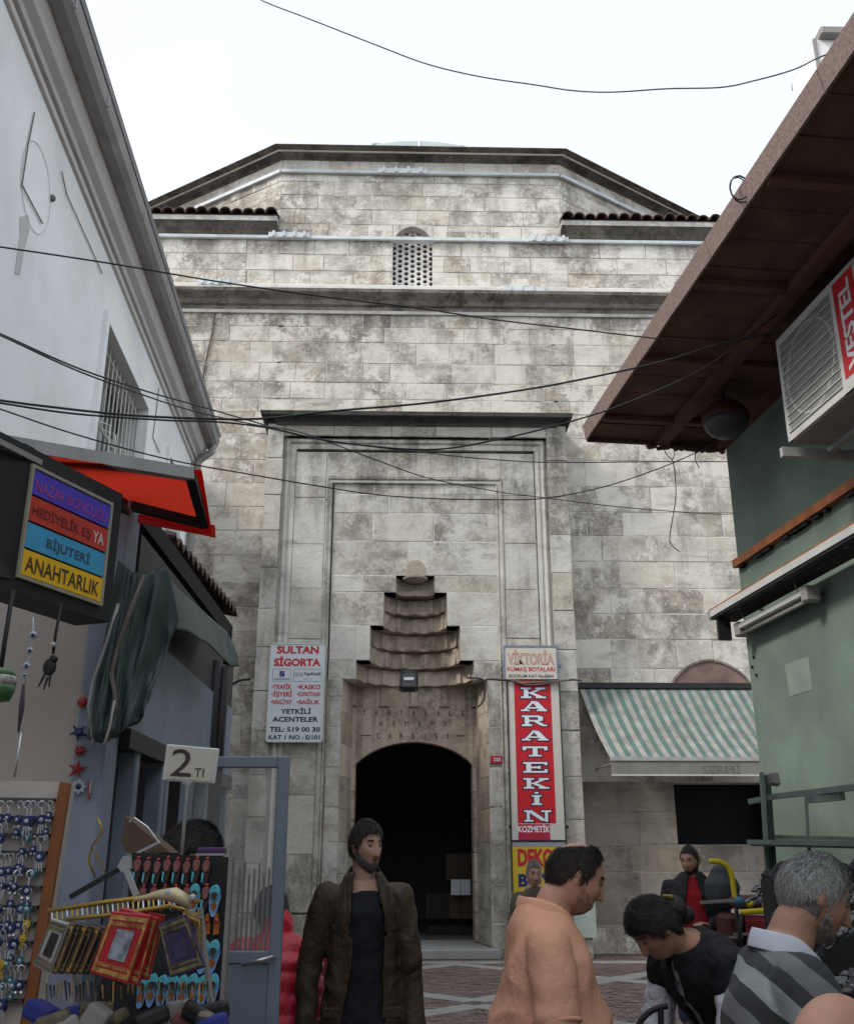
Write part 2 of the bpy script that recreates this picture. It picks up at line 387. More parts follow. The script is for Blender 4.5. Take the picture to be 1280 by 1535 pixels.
# field, stones cut round the stepped opening
fr = rows((1437, 1385, 1325, 1262, 1210, 1150, 1090, 1045, 1018, 990, 938, 888, 863, 812, 770, 742, 722), YI); fr[0] = .0
holes = []
prev = 0
for hw, zt in NW: holes.append((axn-hw, axn+hw, prev, zt)); prev = zt
courses(O0(YI), U, NN, X['tL'], X['tR'], fr, (.95, 1.75), m_field, hole=cut(holes))
# mortar bed behind: field
mb = MB()
def bed(x0, x1, z0, z1, Y, d=.5): mb.box((x0, Y, z0), (x1, Y+d, z1))
pz = 0
for hw, zt in NW:
    bed(X['tL'], axn-hw, pz, zt, YI, .45); bed(axn+hw, X['tR'], pz, zt, YI, .45); pz = zt
bed(X['tL'], X['tR'], pz, Zt, YI, .45)
# outer frame
for a, b in ((X['oL'], X['pL']), (X['pR'], X['oR'])):
    courses(O0(YP), U, NN, a, b, [0, ZPL]+even(ZPL, Zc, .78)[1:], (3, 3), m_field, g=.006, depth=.3)
    bed(a+.01, b-.01, 0, Zc, YP+.02, 1.2)
courses(O0(YP), U, NN, X['pL'], X['pR'], [Ze, Zc], (.9, 1.3), m_field, g=.006)
bed(X['pL'], X['pR'], Ze, Zc, YP+.02, .6)
YB = YP+.10
for a, b in ((X['mL'], X['bL']), (X['bR'], X['mR'])):
    courses(O0(YB), U, NN, a, b, [0, ZPL]+even(ZPL, Zm, .95)[1:], (3, 3), m_field, g=.006)
    bed(a, b, 0, Zm, YB+.01, .6)
courses(O0(YB), U, NN, X['bL'], X['bR'], [Zb, Zm], (1.1, 1.6), m_field, g=.006)
bed(X['bL'], X['bR'], Zt, Zm, YB+.01, .6)
portal_bed = mb.build('portal_bed', m_mort, ham)
# mouldings of the frame: three nested roll and fillet strips
def gate_strip(x0, x1, zt, Y, prof, name, mt):
    """prof: (distance inward from edge, proud) swept up the left side, over, and down the right"""
    m = MB(); k = len(prof)
    vs = []
    for a, p in prof: vs.append((x0+a, Y-p, 0))
    for a, p in prof: vs.append((x0+a, Y-p, zt-a))
    for a, p in prof: vs.append((x1-a, Y-p, zt-a))
    for a, p in prof: vs.append((x1-a, Y-p, 0))
    m.add(vs, [(s_*k+j, s_*k+j+1, (s_+1)*k+j+1, (s_+1)*k+j) for s_ in range(3) for j in range(k-1)])
    o = m.build(name, mt, ham, fixn=False); return o
wm = X['mL']-X['pL']
gate_strip(X['pL'], X['pR'], Ze, YB, [(0, .10), (0, -.02), (.035, -.02), (.05, .03), (.085, .05), (.115, .03), (.13, -.01), (.165, -.01), (.175, .015), (wm, .015), (wm, -.1)], 'frame_moulding', m_field)
gate_strip(X['bL'], X['bR'], Zb, YB, [(0, .0), (0, .022), (.03, .022), (.045, .0), (.08, -.02), (.11, .0), (.13, -.03), (.15, -.2)], 'inner_moulding', m_field)
# base mouldings on the piers
for a, b in ((X['oL']-.03, X['tL']), (X['tR'], X['oR']+.03)):
    MB().box((a, YP-.035, ZPL-.03), (b, YP+.2, ZPL+.02)).box((a, YP-.05, 0), (b, YP+.2, ZPL-.05)).build('plinth', m_field, ham, bevel=.015)
# portal cornice
zc0, zc1 = zz(636, YP), zz(617, YP-.35)
cp = [(0, zc0-.06), (.04, zc0-.06), (.05, zc0), (.10, zc0+.05), (.20, zc0+.13), (.30, zc1-.09), (.34, zc1-.08), (.36, zc1), (0, zc1+.03)]
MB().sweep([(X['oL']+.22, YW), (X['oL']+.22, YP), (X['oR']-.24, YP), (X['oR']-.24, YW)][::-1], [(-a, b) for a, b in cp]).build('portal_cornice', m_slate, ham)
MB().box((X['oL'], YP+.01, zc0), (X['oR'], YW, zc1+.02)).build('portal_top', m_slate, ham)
# --- muqarnas niche
DN = [1.12, 1.06, .97, .86, .74, .58, .36, .2]
HWt = [NW[0][0], NW[1][0], NW[2][0], NW[2][0], NW[3][0], NW[3][0], NW[4][0]]   # half width of tier k (k=0 lowest)
def curve(w_, d, n=64, sc=0, cells=7, x0=axn):
    P = []
    for i in range(n+1):
        t = -1+2*i/n; a = t*math.pi/2
        x = w_*math.copysign(abs(math.sin(a))**.9, a); y = d*max(0, math.cos(a))**.85
        s_ = abs(math.sin((t+1)/2*cells*math.pi))
        y -= (1-s_)*sc*min(1, math.cos(a)*3)
        P.append(Vector((x0+x, YI+max(0, y), 0)))
    return P
mb = MB(); NT = len(ZN)-1
for k in range(NT):
    hw, d = HWt[k+1] if k+1 < len(HWt) else HWt[-1], DN[k+1]
    hb = HWt[k+1]; z0, z1 = ZN[k], ZN[k+1]
    cells = (9, 7, 8, 6, 6, 2)[k]
    sc_ = min(.17, hb*.27)
    prof = [(0, d, sc_), (.22, d+.005, sc_), (.45, d+.02, sc_*.9), (.7, d+.035, sc_*.8), (.9, d+.055, sc_*.6), (1, d+.07, 0)]
    rws = []
    for (fz, dd, s2) in prof:
        rws.append([p+Vector((0, 0, z0+(z1-z0)*fz)) for p in curve(hb, max(.03, dd), sc=s2, cells=cells)])
    n = len(rws[0]); vs = [p for r_ in rws for p in r_]
    mb.add(vs, [(i*n+j, i*n+j+1, (i+1)*n+j+1, (i+1)*n+j) for i in range(len(rws)-1) for j in range(n-1)])
    # soffit under this tier, back to the tier below
    below = [p+Vector((0, 0, z0)) for p in (curve(HWt[k], max(.03, DN[k]+.07)) if k else curve(HWt[0], 1.9))]
    mb.add(rws[0]+below, [(j, j+1, n+j+1, n+j) for j in range(n-1)])
    # cap to the front plane at the top
    if k == NT-1:
        top = [p+Vector((0, 0, z1)) for p in curve(hb, max(.03, d+.07))]; fr_ = [Vector((p.x, YI-.002, p.z)) for p in top]
        mb.add(top+fr_, [(j, j+1, n+j+1, n+j) for j in range(n-1)])
    for sx in (-1, 1):   # side cheeks so that every step shows a cut face
        x = axn+sx*(hb+.001); mb.add([(x, YI-.01, z0), (x, YI+.46, z0), (x, YI+.46, z1), (x, YI-.01, z1)], [(0, 1, 2, 3)])
muq = mb.build('stalactite_niche', m_niche, ham, smooth=False)
tag(muq, label='stepped stalactite vault of scalloped tiers above the doorway')
# small rounded hood at the top
zt0, zt1 = zz(868, YI), zz(840, YI); hw = xx(637, 850, YI)-axn
pts = [(axn-hw, zt0), (axn-hw, zt0+(zt1-zt0)*.5)]+[(axn-hw*math.cos(a)*(1), zt0+(zt1-zt0)*(.5+.5*math.sin(a)**.85)) for a in [math.pi*i/12 for i in range(1, 12)]]+[(axn+hw, zt0+(zt1-zt0)*.5), (axn+hw, zt0)]
MB().prism([(a, YI-.028, b) for a, b in pts], (0, .06, 0)).build('hood_panel', m_niche, ham)
MB().prism([(axn+(a-axn)*.86, YI-.034, zt0+(b-zt0)*.9) for a, b in pts], (0, .02, 0)).lathe([(hw*.5, -.02), (hw*1.25, .03), (hw*1.3, .06), (.02, .08)], (axn, YI, zt0-.05), 16).build('hood', stone('hood stone', (.33, .30, .25), (.28, .25, .2), (.1, .09, .08), seed=51), ham, smooth=False)
# back wall of the recess with the inscription and the arched doorway
YR = YI+1.08; YD = YR+.62
hwR = NW[0][0]
xl, xr_ = xx(531, 1200, YR), xx(709, 1200, YR); zs, za = zz(1146, YR), zz(1112, YR); axd = (xl+xr_)/2
zt = ZN[0]+.05
arc = [(axd+(xr_-axd)*math.sin(t), zs+(za-zs)*(math.cos(t)-math.cos(1.0))/(1-math.cos(1.0))) for t in [-1+2*i/24 for i in range(25)]]
arc = [(axd+(xr_-axd)*math.sin(t)/math.sin(1.0), zs+(za-zs)*(math.cos(t)-math.cos(1.0))/(1-math.cos(1.0))) for t in [-1+2*i/24 for i in range(25)]]
mb = MB()
x0, x1 = axn-hwR-.02, axn+hwR+.02
for i in range(24):      # spandrel strips between arch and top
    a, b = arc[i], arc[i+1]
    mb.prism([(a[0], YR, a[1]), (b[0], YR, b[1]), (b[0], YR, zt), (a[0], YR, zt)], (0, .3, 0))
lint = mb.build('lintel', m_niche, ham)
mb = MB()
zj = even(.18, zs, .55)
for i in range(len(zj)-1):
    for a, b in ((x0, xl), (xr_, x1)):
        q = MB().box((a, YR-.01+rng.uniform(0, .008), zj[i]+.004), (b, YD, zj[i+1]-.004)); q.build('jamb_stone', m_niche, ham, bevel=.012)
for a, b in ((x0, xl), (xr_, x1)):
    MB().box((a, YR, zs), (b, YR+.3, zt)).build('jamb_stone', m_niche, ham)
# recess cheeks (splayed) and the moulded label round the arch
zc = even(.18, ZN[0]-.01, .6)
for i in range(len(zc)-1):
    for sx in (-1, 1):
        xo = axn+sx*hwR; xi = axn+sx*(hwR-.16)
        MB().prism([(xo+sx*.001, YI-.005, zc[i]+.004), (xo-sx*.07, YI+.30, zc[i]+.004), (xo-sx*.07, YI+.34, zc[i]+.004), (xi, YR, zc[i]+.004), (xo+sx*.3, YR, zc[i]+.004), (xo+sx*.3, YI+.02, zc[i]+.004)], (0, 0, zc[i+1]-zc[i]-.008)).build('cheek_stone', m_niche if i > 2 else m_field, ham)
mo = [(axd-(xr_-axd)-.12, zs-.02), (axd-(xr_-axd)-.12, zt-.42), (x0+.14, zt-.34)]
for q in (-1.02, -.5, 0, .5, 1.02):
    MB().box((axn+q*hwR*.87-.07, YR-.05, zt-.42), (axn+q*hwR*.87+.07, YR, zt-.05)).box((axn+q*hwR*.87-.11, YR-.07, zt-.46), (axn+q*hwR*.87+.11, YR, zt-.42)).build('niche_corbel', m_niche, lint, bevel=.008)
for sx in (-1, 1):
    xa = axd+sx*((xr_-axd)+.09)
    MB().tube([(axd+sx*(xr_-axd-.02), YR-.012, zs-.03), (xa, YR-.02, zs-.05), (xa, YR-.02, zs+.42), (xa-sx*.02, YR-.02, zs+.78)], .016, 6).build('label_moulding', m_niche, ham, smooth=True)
    for q in (.32, .75, 1.2):
        pass
m_ins = mat('inscription paint', (.055, .045, .04), .8, .1)
def zr(py): return zz(py, YR)
def tline(s_, px0, px1, py0, py1):
    """letters spread out one by one like the cut inscription"""
    n = len(s_); x0_, x1_ = xx(px0, py1, YR), xx(px1, py1, YR); z0_, z1_ = zr(py1), zr(py0)
    for i, ch in enumerate(s_):
        c = x0_+(x1_-x0_)*i/(n-1); h_ = (z1_-z0_); zb = z0_; wd = .62*h_
        if ch in 'ÇŞ': zb -= h_*.25; h_ *= 1.25
        if ch == 'I': wd = .16*h_
        if ch == 'M': wd = .8*h_
        text(ch, (c, YR, zb), (1, 0, 0), (0, 0, 1), wd, h_, m_ins, lint, 'inscription_letter', 0 if ch in 'MI' else .015, off=.004)
tline('TAHTAKALE', 546, 694, 1065, 1073)
tline('HAMAMI', 571, 668, 1081, 1089)
tline('ÇARŞISI', 567, 671, 1099, 1107)
for a, b in ((541, 556), (684, 697)):
    MB().box((xx(a, 1103, YR), YR-.006, zr(1103.6)), (xx(b, 1103, YR), YR, zr(1102))).build('inscription_dash', m_ins, lint)
# threshold, dark passage and what is stacked in it
MB().box((axn-hwR-.1, YP-.28, .0), (axn+hwR+.1, YD+.2, .17)).build('threshold', m_slab, ham, bevel=.02)
mb = MB()
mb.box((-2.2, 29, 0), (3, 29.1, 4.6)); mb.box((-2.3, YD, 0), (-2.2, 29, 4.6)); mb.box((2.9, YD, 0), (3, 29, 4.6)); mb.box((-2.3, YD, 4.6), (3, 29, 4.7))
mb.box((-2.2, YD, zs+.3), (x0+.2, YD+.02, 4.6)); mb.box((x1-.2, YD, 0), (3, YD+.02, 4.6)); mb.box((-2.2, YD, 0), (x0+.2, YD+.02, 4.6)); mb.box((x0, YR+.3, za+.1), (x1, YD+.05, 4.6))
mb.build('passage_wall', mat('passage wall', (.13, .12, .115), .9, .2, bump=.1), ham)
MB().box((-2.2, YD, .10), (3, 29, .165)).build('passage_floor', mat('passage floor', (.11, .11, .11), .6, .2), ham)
# --- main wall, attic wall, drum
zMW = zz(466, YW)
def opening(l, r, t, b, Y): return (xx(l, (t+b)/2, Y), xx(r, (t+b)/2, Y), zz(b, Y), zz(t, Y))
WR = opening(1012, 1160, 1172, 1266, YW)
zrows = even(0, zz(620, YW), .55)
zup = [zrows[-1]]+rows((600, 575, 546, 515, 492, 466), YW)
zr_ = even(0, WR[2], .55)+even(WR[2], WR[3], .6)[1:]+even(WR[3], zrows[-1], .55)[1:]
courses(O0(YW), U, NN, -5.6, X['oL'], zrows, (.55, 1.1), m_wall)
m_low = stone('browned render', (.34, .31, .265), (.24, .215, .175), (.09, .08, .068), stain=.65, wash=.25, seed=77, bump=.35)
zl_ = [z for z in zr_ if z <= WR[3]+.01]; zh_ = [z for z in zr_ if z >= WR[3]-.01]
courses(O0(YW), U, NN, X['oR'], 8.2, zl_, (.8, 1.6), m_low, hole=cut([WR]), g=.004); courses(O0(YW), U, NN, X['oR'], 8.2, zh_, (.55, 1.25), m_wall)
courses(O0(YW), U, NN, -5.9, 8.2, zup, (.5, 1.25), m_wall)
mb = MB()
mb.box((XW0, YW+.002, 0), (X['oL']+.1, 21.2, zMW)); mb.box((X['oL'], YW+.002, zc1-.2), (X['oR'], 21.2, zMW))
for a, b, c, d in ((X['oR']-.1, WR[0], 0, zMW), (WR[0], WR[1], 0, WR[2]), (WR[0], WR[1], WR[3], zMW), (WR[1], XW1, 0, zMW)): mb.box((a, YW+.002, c), (b, 21.2, d))
mb.build('wall_bed', m_mort, ham)
MB().box((X['oR']-.3, YW-.06, 0), (8.6, YW+.05, .45)).build('wall_plinth', m_wall, ham, bevel=.02)
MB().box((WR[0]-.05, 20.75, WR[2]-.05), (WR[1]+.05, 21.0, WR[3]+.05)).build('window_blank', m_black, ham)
# relieving arch above the awning
AR = (xx(1005, 1028, YW), xx(1125, 1028, YW), zz(1030, YW), zz(990, YW)); ac = (AR[0]+AR[1])/2
def pointed(c, hw_, z0, h_, n=16, pw=.75):
    P = []
    for i in range(n+1):
        t = -1+2*i/n; P.append((c+hw_*t, z0+h_*(1-abs(t)**1.9)**pw*(1-.0*abs(t))))
    return P
P = pointed(ac, (AR[1]-AR[0])/2, AR[2], AR[3]-AR[2])
mb = MB().prism([(a, YW-.03, b) for a, b in P], (0, .06, 0)); mb.build('arch_infill', mat('brick red infill', (.20, .13, .11), .9, .3, 3, .5, 30, dirt=.6, dcol=(.10, .09, .08)), ham)
for i in range(len(P)-1):
    a, b = Vector((P[i][0], 0, P[i][1])), Vector((P[i+1][0], 0, P[i+1][1])); cc = Vector((ac, 0, AR[2]-.2)); ea, eb = (a-cc).normalized()*.045, (b-cc).normalized()*.045
    MB().prism([a+Vector((0, YW-.055, 0)), b+Vector((0, YW-.055, 0)), b+eb+Vector((0, YW-.055, 0)), a+ea+Vector((0, YW-.055, 0))], (0, .06, 0)).build('arch_brick', m_dark, ham)
# string course on the main wall
za0, za1 = zz(467, YW), zz(437, YW-.4)
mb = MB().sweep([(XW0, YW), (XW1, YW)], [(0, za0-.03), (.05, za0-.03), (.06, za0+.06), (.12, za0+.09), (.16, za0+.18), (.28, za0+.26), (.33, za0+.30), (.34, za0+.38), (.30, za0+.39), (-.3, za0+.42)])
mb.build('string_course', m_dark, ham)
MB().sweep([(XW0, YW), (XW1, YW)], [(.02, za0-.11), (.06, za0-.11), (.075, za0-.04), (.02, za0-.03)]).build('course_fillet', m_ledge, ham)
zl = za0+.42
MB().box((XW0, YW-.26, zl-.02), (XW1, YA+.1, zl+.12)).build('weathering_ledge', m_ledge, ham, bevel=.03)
# attic wall
zlow = zz(432, YA)
zA = [zl+.1]+rows((408, 384, 361), YA)
win = opening(589, 648, 340, 432, YA)
XD0, XD1 = xx(424, 240, YA), xx(836, 240, YA)
zwt = zz(350, YA)
courses(O0(YA), U, NN, -7.6, 8.0, zA, (.6, 1.2), m_up, hole=cut([(win[0], win[1], 0, win[3]+1)]))
zD = rows((361, 338, 316, 295, 275, 258, 243), YA)
hole_u = cut([(win[0], win[1], 0, zz(343, YA))])
courses(O0(YA), U, NN, XD0, XD1, zD, (.65, 1.25), m_up, hole=hole_u)
mb = MB(); wz0, wz1 = zlow-.02, zz(361, YA); wm_ = (win[0]+win[1])/2; wh = (win[1]-win[0])/2; wzt = zz(340, YA)
mb.box((XW0, YA+.004, zl-.3), (win[0], 21.4, wz1)); mb.box((win[1], YA+.004, zl-.3), (XW1, 21.4, wz1))
mb.box((win[0], YA+.004, zl-.3), (win[1], 21.4, wz0))
mb.box((XD0, YA+.004, wz1), (win[0], 21.4, zD[-1])); mb.box((win[1], YA+.004, wz1), (XD1, 21.4, zD[-1]))
Pw = pointed(wm_, wh, wz1-.02, wzt-wz1+.02, 16, .7)
for i in range(16):
    a, b = Pw[i], Pw[i+1]; mb.prism([(a[0], YA-.012, a[1]), (b[0], YA-.012, b[1]), (b[0], YA-.012, zz(338, YA)), (a[0], YA-.012, zz(338, YA))], (0, .9, 0))
mb.box((win[0], YA+.004, zz(338, YA)), (win[1], 21.4, zD[-1]))
mb.build('attic_bed', stone('attic mortar', (.56, .545, .50), (.46, .44, .40), (.16, .15, .14), stain=.6, wash=.4, seed=3, bump=.5), ham)
# pierced window screen: a real plate with round holes
def screen():
    m = MB(); Yg = YA+.22; nx = 7; pitch = (win[1]-win[0]-.04)/6; r_ = pitch*.36; hp = pitch*.93
    z0 = wz0; nrow = int((wzt-wz0)/hp)+1
    for c in range(nx):
        for r0 in range(nrow+1):
            cx = win[0]+.02+pitch*c; cz = z0+hp*(r0+(.5 if c % 2 else 0))
            q = []
            for k in range(6):
                a = math.pi/3*k
                q.append((cx+math.cos(a)*pitch*.667, cz+math.sin(a)*hp*.577))
            # hexagon cell with a 12 sided hole
            n = 12; ring = [(cx+math.cos(2*math.pi*k/n)*r_, cz+math.sin(2*math.pi*k/n)*r_*1.0) for k in range(n)]
            hexo = []
            for k in range(n):
                a = 2*math.pi*k/n
                e = q[(k//2) % 6] if k % 2 == 0 else ((q[(k//2) % 6][0]+q[(k//2+1) % 6][0])/2, (q[(k//2) % 6][1]+q[(k//2+1) % 6][1])/2)
                hexo.append(e)
            cl = lambda p: (min(max(p[0], win[0]), win[1]), p[1])
            ring = [cl(p) for p in ring]; hexo = [cl(p) for p in hexo]
            vs = [(x, Yg, z) for x, z in ring]+[(x, Yg, z) for x, z in hexo]+[(x, Yg+.07, z) for x, z in ring]
            m.add(vs, [(k, (k+1) % n, n+(k+1) % n, n+k) for k in range(n)]+[(k, (k+1) % n, 2*n+(k+1) % n, 2*n+k) for k in range(n)])
    return m
scr = screen().build('window_screen', mat('screen plaster', (.62, .60, .57), .8, .1, 5, .2), ham)
tag(scr, label='white pierced screen with round holes in the pointed window')
MB().box((win[0]-.1, YA+.5, wz0-.1), (win[1]+.1, YA+.55, wzt+.1)).build('window_shade', mat('window dark', (.05, .045, .04), .9, 0, bump=0), ham)
MB().box((win[0]-.06, YA-.05, zz(365, YA)), (win[1]+.06, YA+.02, zz(360, YA))).build('window_bar', m_lead, ham)
# drum: front, slanting flanks, then further sides
FA = 33
ld = 5.6
pts = [(XD0, YA), (XD1, YA)]
fl = (XD0-ld*math.cos(R(FA)), YA+ld*math.sin(R(FA))); frr = (XD1+ld*math.cos(R(FA)), YA+ld*math.sin(R(FA)))
fl2 = (fl[0]-ld*math.cos(R(66)), fl[1]+ld*math.sin(R(66))); fr2 = (frr[0]+ld*math.cos(R(66)), frr[1]+ld*math.sin(R(66)))
fl3 = (fl2[0], fl2[1]+7); fr3 = (fr2[0], fr2[1]+7)
ring = [fl3, fl2, fl, (XD0, YA), (XD1, YA), frr, fr2, fr3]
ztd = zD[-1]
for (a, b, sgn) in ((fl, (XD0, YA), 1), ((XD1, YA), frr, 1)):
    a, b = Vector((*a, 0)), Vector((*b, 0)); u = (b-a).normalized(); n = Vector((u.y, -u.x, 0))
    courses(a, u, n, 0, ld, zD, (.7, 1.2), m_up, proud=.008)
    MB().prism([a+Vector((0, 0, zl)), b+Vector((0, 0, zl)), b+Vector((0, 0, zl))-n*.5, a+Vector((0, 0, zl))-n*.5], (0, 0, ztd-zl)).build('drum_bed', m_mort, ham)
mb = MB()
for i in (0, 1, 5, 6):
    if i in (0, 1, 5, 6):
        a, b = Vector((*ring[i], zl)), Vector((*ring[i+1], zl)); u = (b-a).normalized(); n = Vector((u.y, -u.x, 0)); mb.prism([a, b, b-n*.5, a-n*.5], (0, 0, ztd-zl))
mb.build('drum_wall', m_up, ham)
zdt = zz(218, YA-.45)
Hc = zdt-ztd; print('cornice', Hc)
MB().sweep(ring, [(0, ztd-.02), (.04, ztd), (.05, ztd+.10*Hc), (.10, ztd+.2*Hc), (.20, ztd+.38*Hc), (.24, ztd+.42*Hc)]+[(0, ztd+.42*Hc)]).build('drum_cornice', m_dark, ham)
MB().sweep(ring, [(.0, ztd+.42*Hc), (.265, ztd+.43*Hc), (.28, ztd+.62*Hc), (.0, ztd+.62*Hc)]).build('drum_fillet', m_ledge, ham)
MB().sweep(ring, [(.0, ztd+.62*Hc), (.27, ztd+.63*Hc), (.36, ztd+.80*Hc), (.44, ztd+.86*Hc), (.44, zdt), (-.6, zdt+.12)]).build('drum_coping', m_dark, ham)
ctr = Vector((.0, 29.5, 0))
mb = MB(); top = [Vector((*p, zdt+.10)) for p in ring]
mb.add(top+[Vector((p[0]*.5, p[1]*.5+15, zdt+.6)) for p in ring], [(i, i+1, 8+i+1, 8+i) for i in range(7)]); mb.build('drum_roof', m_dark, ham)
# conduit strips with their brackets
def strip(x0, x1, z, Y, h_=.09, name='conduit'):
    MB().box((x0, Y-.10, z-h_/2), (x1, Y-.02, z+h_/2)).build(name, m_lead, ham, bevel=.01)
strip(XD0, XD1, zz(262, YA), YA)
for a, b in ((fl, (XD0, YA)), ((XD1, YA), frr)):
    a, b = Vector((*a, zz(262, YA))), Vector((*b, zz(262, YA))); u = (b-a).normalized(); n = Vector((u.y, -u.x, 0))
    MB().beam(a+n*.06, b+n*.06, .08, .09).build('conduit', m_lead, ham)
strip(-7.6, win[0], zz(361, YA), YA); strip(win[1], 8, zz(361, YA), YA); strip(win[0]-.02, win[1]+.02, zz(361, YA), YA, .1)
strip(-7.6, 8, zz(431, YW-.1), YW, .08)
for (a, b, py, Y) in ((404, 465, 360, YA), (791, 850, 361, YA), (755, 821, 437, YW-.1), (566, 640, 262, YA), (300, 350, 432, YW-.1)):
    MB().box((xx(a, py, Y), Y-.17, zz(py+4, Y)), (xx(b, py, Y), Y-.10, zz(py-3, Y))).build('bracket', m_lead, ham)
    for k in range(4):
        x = xx(a+(b-a)*(k+.5)/4, py, Y); MB().box((x-.03, Y-.20, zz(py+3, Y)), (x+.03, Y-.06, zz(py-4.5, Y))).build('clip', m_lead, ham)
# wing eaves with barrel tiles
m_tile = mat('old roof tile', (.085, .055, .047), .85, .4, 6, .4, 30, dirt=.5, dcol=(.03, .028, .026))
zw0, zw1 = zz(357, YA), zz(333, YA-.3)
def wing(x0, x1, ends):
    path = [(x0, YA+1), (x0, YA), (x1, YA)] if ends == 'L' else [(x0, YA), (x1, YA), (x1, YA+1)]
    pr = [(0, zw0), (.05, zw0+.02), (.08, zw0+.1), (.2, zw0+.22), (.24, zw0+.25), (.25, zw0+.36), (0, zw0+.38)]
    MB().sweep([(x0, YA), (x1, YA)], pr[:5]+[(.20, zw0+.26), (0, zw0+.27)]).build('wing_cornice', m_dark, ham)
    MB().sweep([(x0, YA), (x1, YA)], [(0, zw0+.26), (.25, zw0+.26), (.26, zw0+.38), (0, zw0+.40)]).build('wing_fillet', m_ledge, ham)
    MB().prism([(x0, YA-.22, zw0+.39), (x1, YA-.22, zw0+.39), (x1, YA+3.2, zw0+1.5), (x0, YA+3.2, zw0+1.5)], (0, 0, .05)).build('wing_roof', m_tile, ham)
    n = round((x1-x0)/.27); pt = (x1-x0)/n
    for i in range(n):
        cx = x0+pt*(i+.5); m = MB(); vs = []; N_ = 8; r_ = pt*.52
        j = rng.uniform(-.04, .04); k_ = rng.uniform(-.012, .012)
        for (yy, dz) in ((YA-.36+j, k_), (YA+.25+j, .2+k_)):
            for rr in (r_, r_-.022):
                for q in range(N_+1):
                    a = math.pi*q/N_; vs.append((cx+rr*math.cos(a), yy, zw0+.40+dz+rr*math.sin(a)))
        M_ = N_+1
        fs = [(q, q+1, 2*M_+q+1, 2*M_+q) for q in range(N_)]+[(M_+q, M_+q+1, 3*M_+q+1, 3*M_+q) for q in range(N_)]+[(q, q+1, M_+q+1, M_+q) for q in range(N_)]+[(0, M_, 3*M_, 2*M_), (N_, M_+N_, 3*M_+N_, 2*M_+N_)]
        m.add(vs, fs); m.build('roof_tile', m_tile, ham)
wing(-7.6, xx(415, 340, YA-.25), 'L'); wing(xx(842, 340, YA-.25), 8.0, 'R')
# dome
m_dome = mat('lead dome', (.30, .34, .33), .5, .15, 1, .1, dirt=.3, dcol=(.2, .2, .19))
dcx, dcy, dr = xx(625, 215, 34), 34.0, 9.0
el = math.atan((zz(211, 34)-CAMZ)/34); lo = 0
zcn = 10.0
for it in range(60):
    rel = zcn-CAMZ; dd_ = math.hypot(rel, dcy); e = math.atan2(rel, dcy)+math.asin(dr/dd_)
    zcn += (el-e)*20
mb = MB(); prof = [(dr*math.cos(a), dr*math.sin(a)) for a in [R(20+70*i/14) for i in range(15)]]; mb.lathe([(max(r_, .01), z) for r_, z in prof], (dcx, dcy, zcn), 48); mb.build('dome', m_dome, ham, smooth=True)
for k in range(24):
    a = 2*math.pi*k/24; mb = MB().tube([(dcx+(dr+.02)*math.cos(e_)*math.cos(a), dcy+(dr+.02)*math.cos(e_)*math.sin(a), zcn+(dr+.02)*math.sin(e_)) for e_ in [R(30+58*i/10) for i in range(11)]], .045, 5); mb.build('dome_rib', m_lead, ham)
# upper body behind the walls so that nothing is hollow
MB().box((XW0, 21.0, 0), (-2.35, 32, zz(361, YA)-.2)).box((3.1, 21.4, 0), (XW1, 32, zz(361, YA)-.2)).box((-2.35, YD+.3, 4.75), (3.1, 32, zz(361, YA)-.2)).build('body_core', m_mort, ham)
# emit the stones: the 300 largest in view singly, the rest as one relief
BL.sort(key=lambda t_: -t_[0]); print('stones', len(BL))
for k, (_, vs_, fs, mt) in enumerate(BL[:296]):
    MB().add(vs_, fs).build('stone_block', mt, ham)
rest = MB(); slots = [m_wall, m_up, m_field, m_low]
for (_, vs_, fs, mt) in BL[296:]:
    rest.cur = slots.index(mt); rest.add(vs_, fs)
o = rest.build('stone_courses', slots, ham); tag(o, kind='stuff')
# ================================================================ LEFT SIDE
def pts_px(lst, Y0, Y1=None):
    Y1 = Y0 if Y1 is None else Y1; n = len(lst)-1
    return [at(px, py, Y0+(Y1-Y0)*i/max(1, n)) for i, (px, py) in enumerate(lst)]
SL = R(2.55)                                          # the street runs slightly left of straight ahead
sdir = Vector((-math.sin(SL), math.cos(SL), 0)); snr = Vector((math.cos(SL), math.sin(SL), 0))
m_plaster = mat('white render', (.80, .805, .80), .85, .06, 1.2, .12, 40, dirt=.22, dcol=(.36, .35, .33), dscale=1.1)
m_soff = mat('cornice render', (.60, .57, .55), .85, .08, 1.5, .1, 30, dirt=.4, dcol=(.22, .20, .19), dscale=1.5)
m_gut = mat('weathered gutter', (.27, .25, .24), .6, .2, 4, .15, 30, dirt=.5, dcol=(.10, .09, .085))
m_zinc = mat('pale zinc', (.36, .36, .36), .5, .15, 5, .1, dirt=.3, dcol=(.16, .15, .14))
YE = 14.0
Pc = at(290, 696, YE)                                  # foot of the cornice at the far corner
wb = thing('white_building', 'long white rendered building on the left with deep moulded cornice and gutter', 'building', (Pc.x, YE, 0))
def SP(s, h, o=0): return Pc+sdir*(-s)+snr*o+Vector((0, 0, h))     # s metres back towards the camera, h above the cornice foot, o out over the street
LW = 19
def sbox(s0, s1, h0, h1, o0, o1, name, mt, par, bevel=0, m=None):
    q = m or MB(); q.add([SP(s, h, o) for h in (h0, h1) for s, o in ((s0, o0), (s1, o0), (s1, o1), (s0, o1))], [(0,1,2,3),(7,6,5,4),(0,4,5,1),(1,5,6,2),(2,6,7,3),(3,7,4,0)])
    return q if m else q.build(name, mt, par, bevel=bevel)
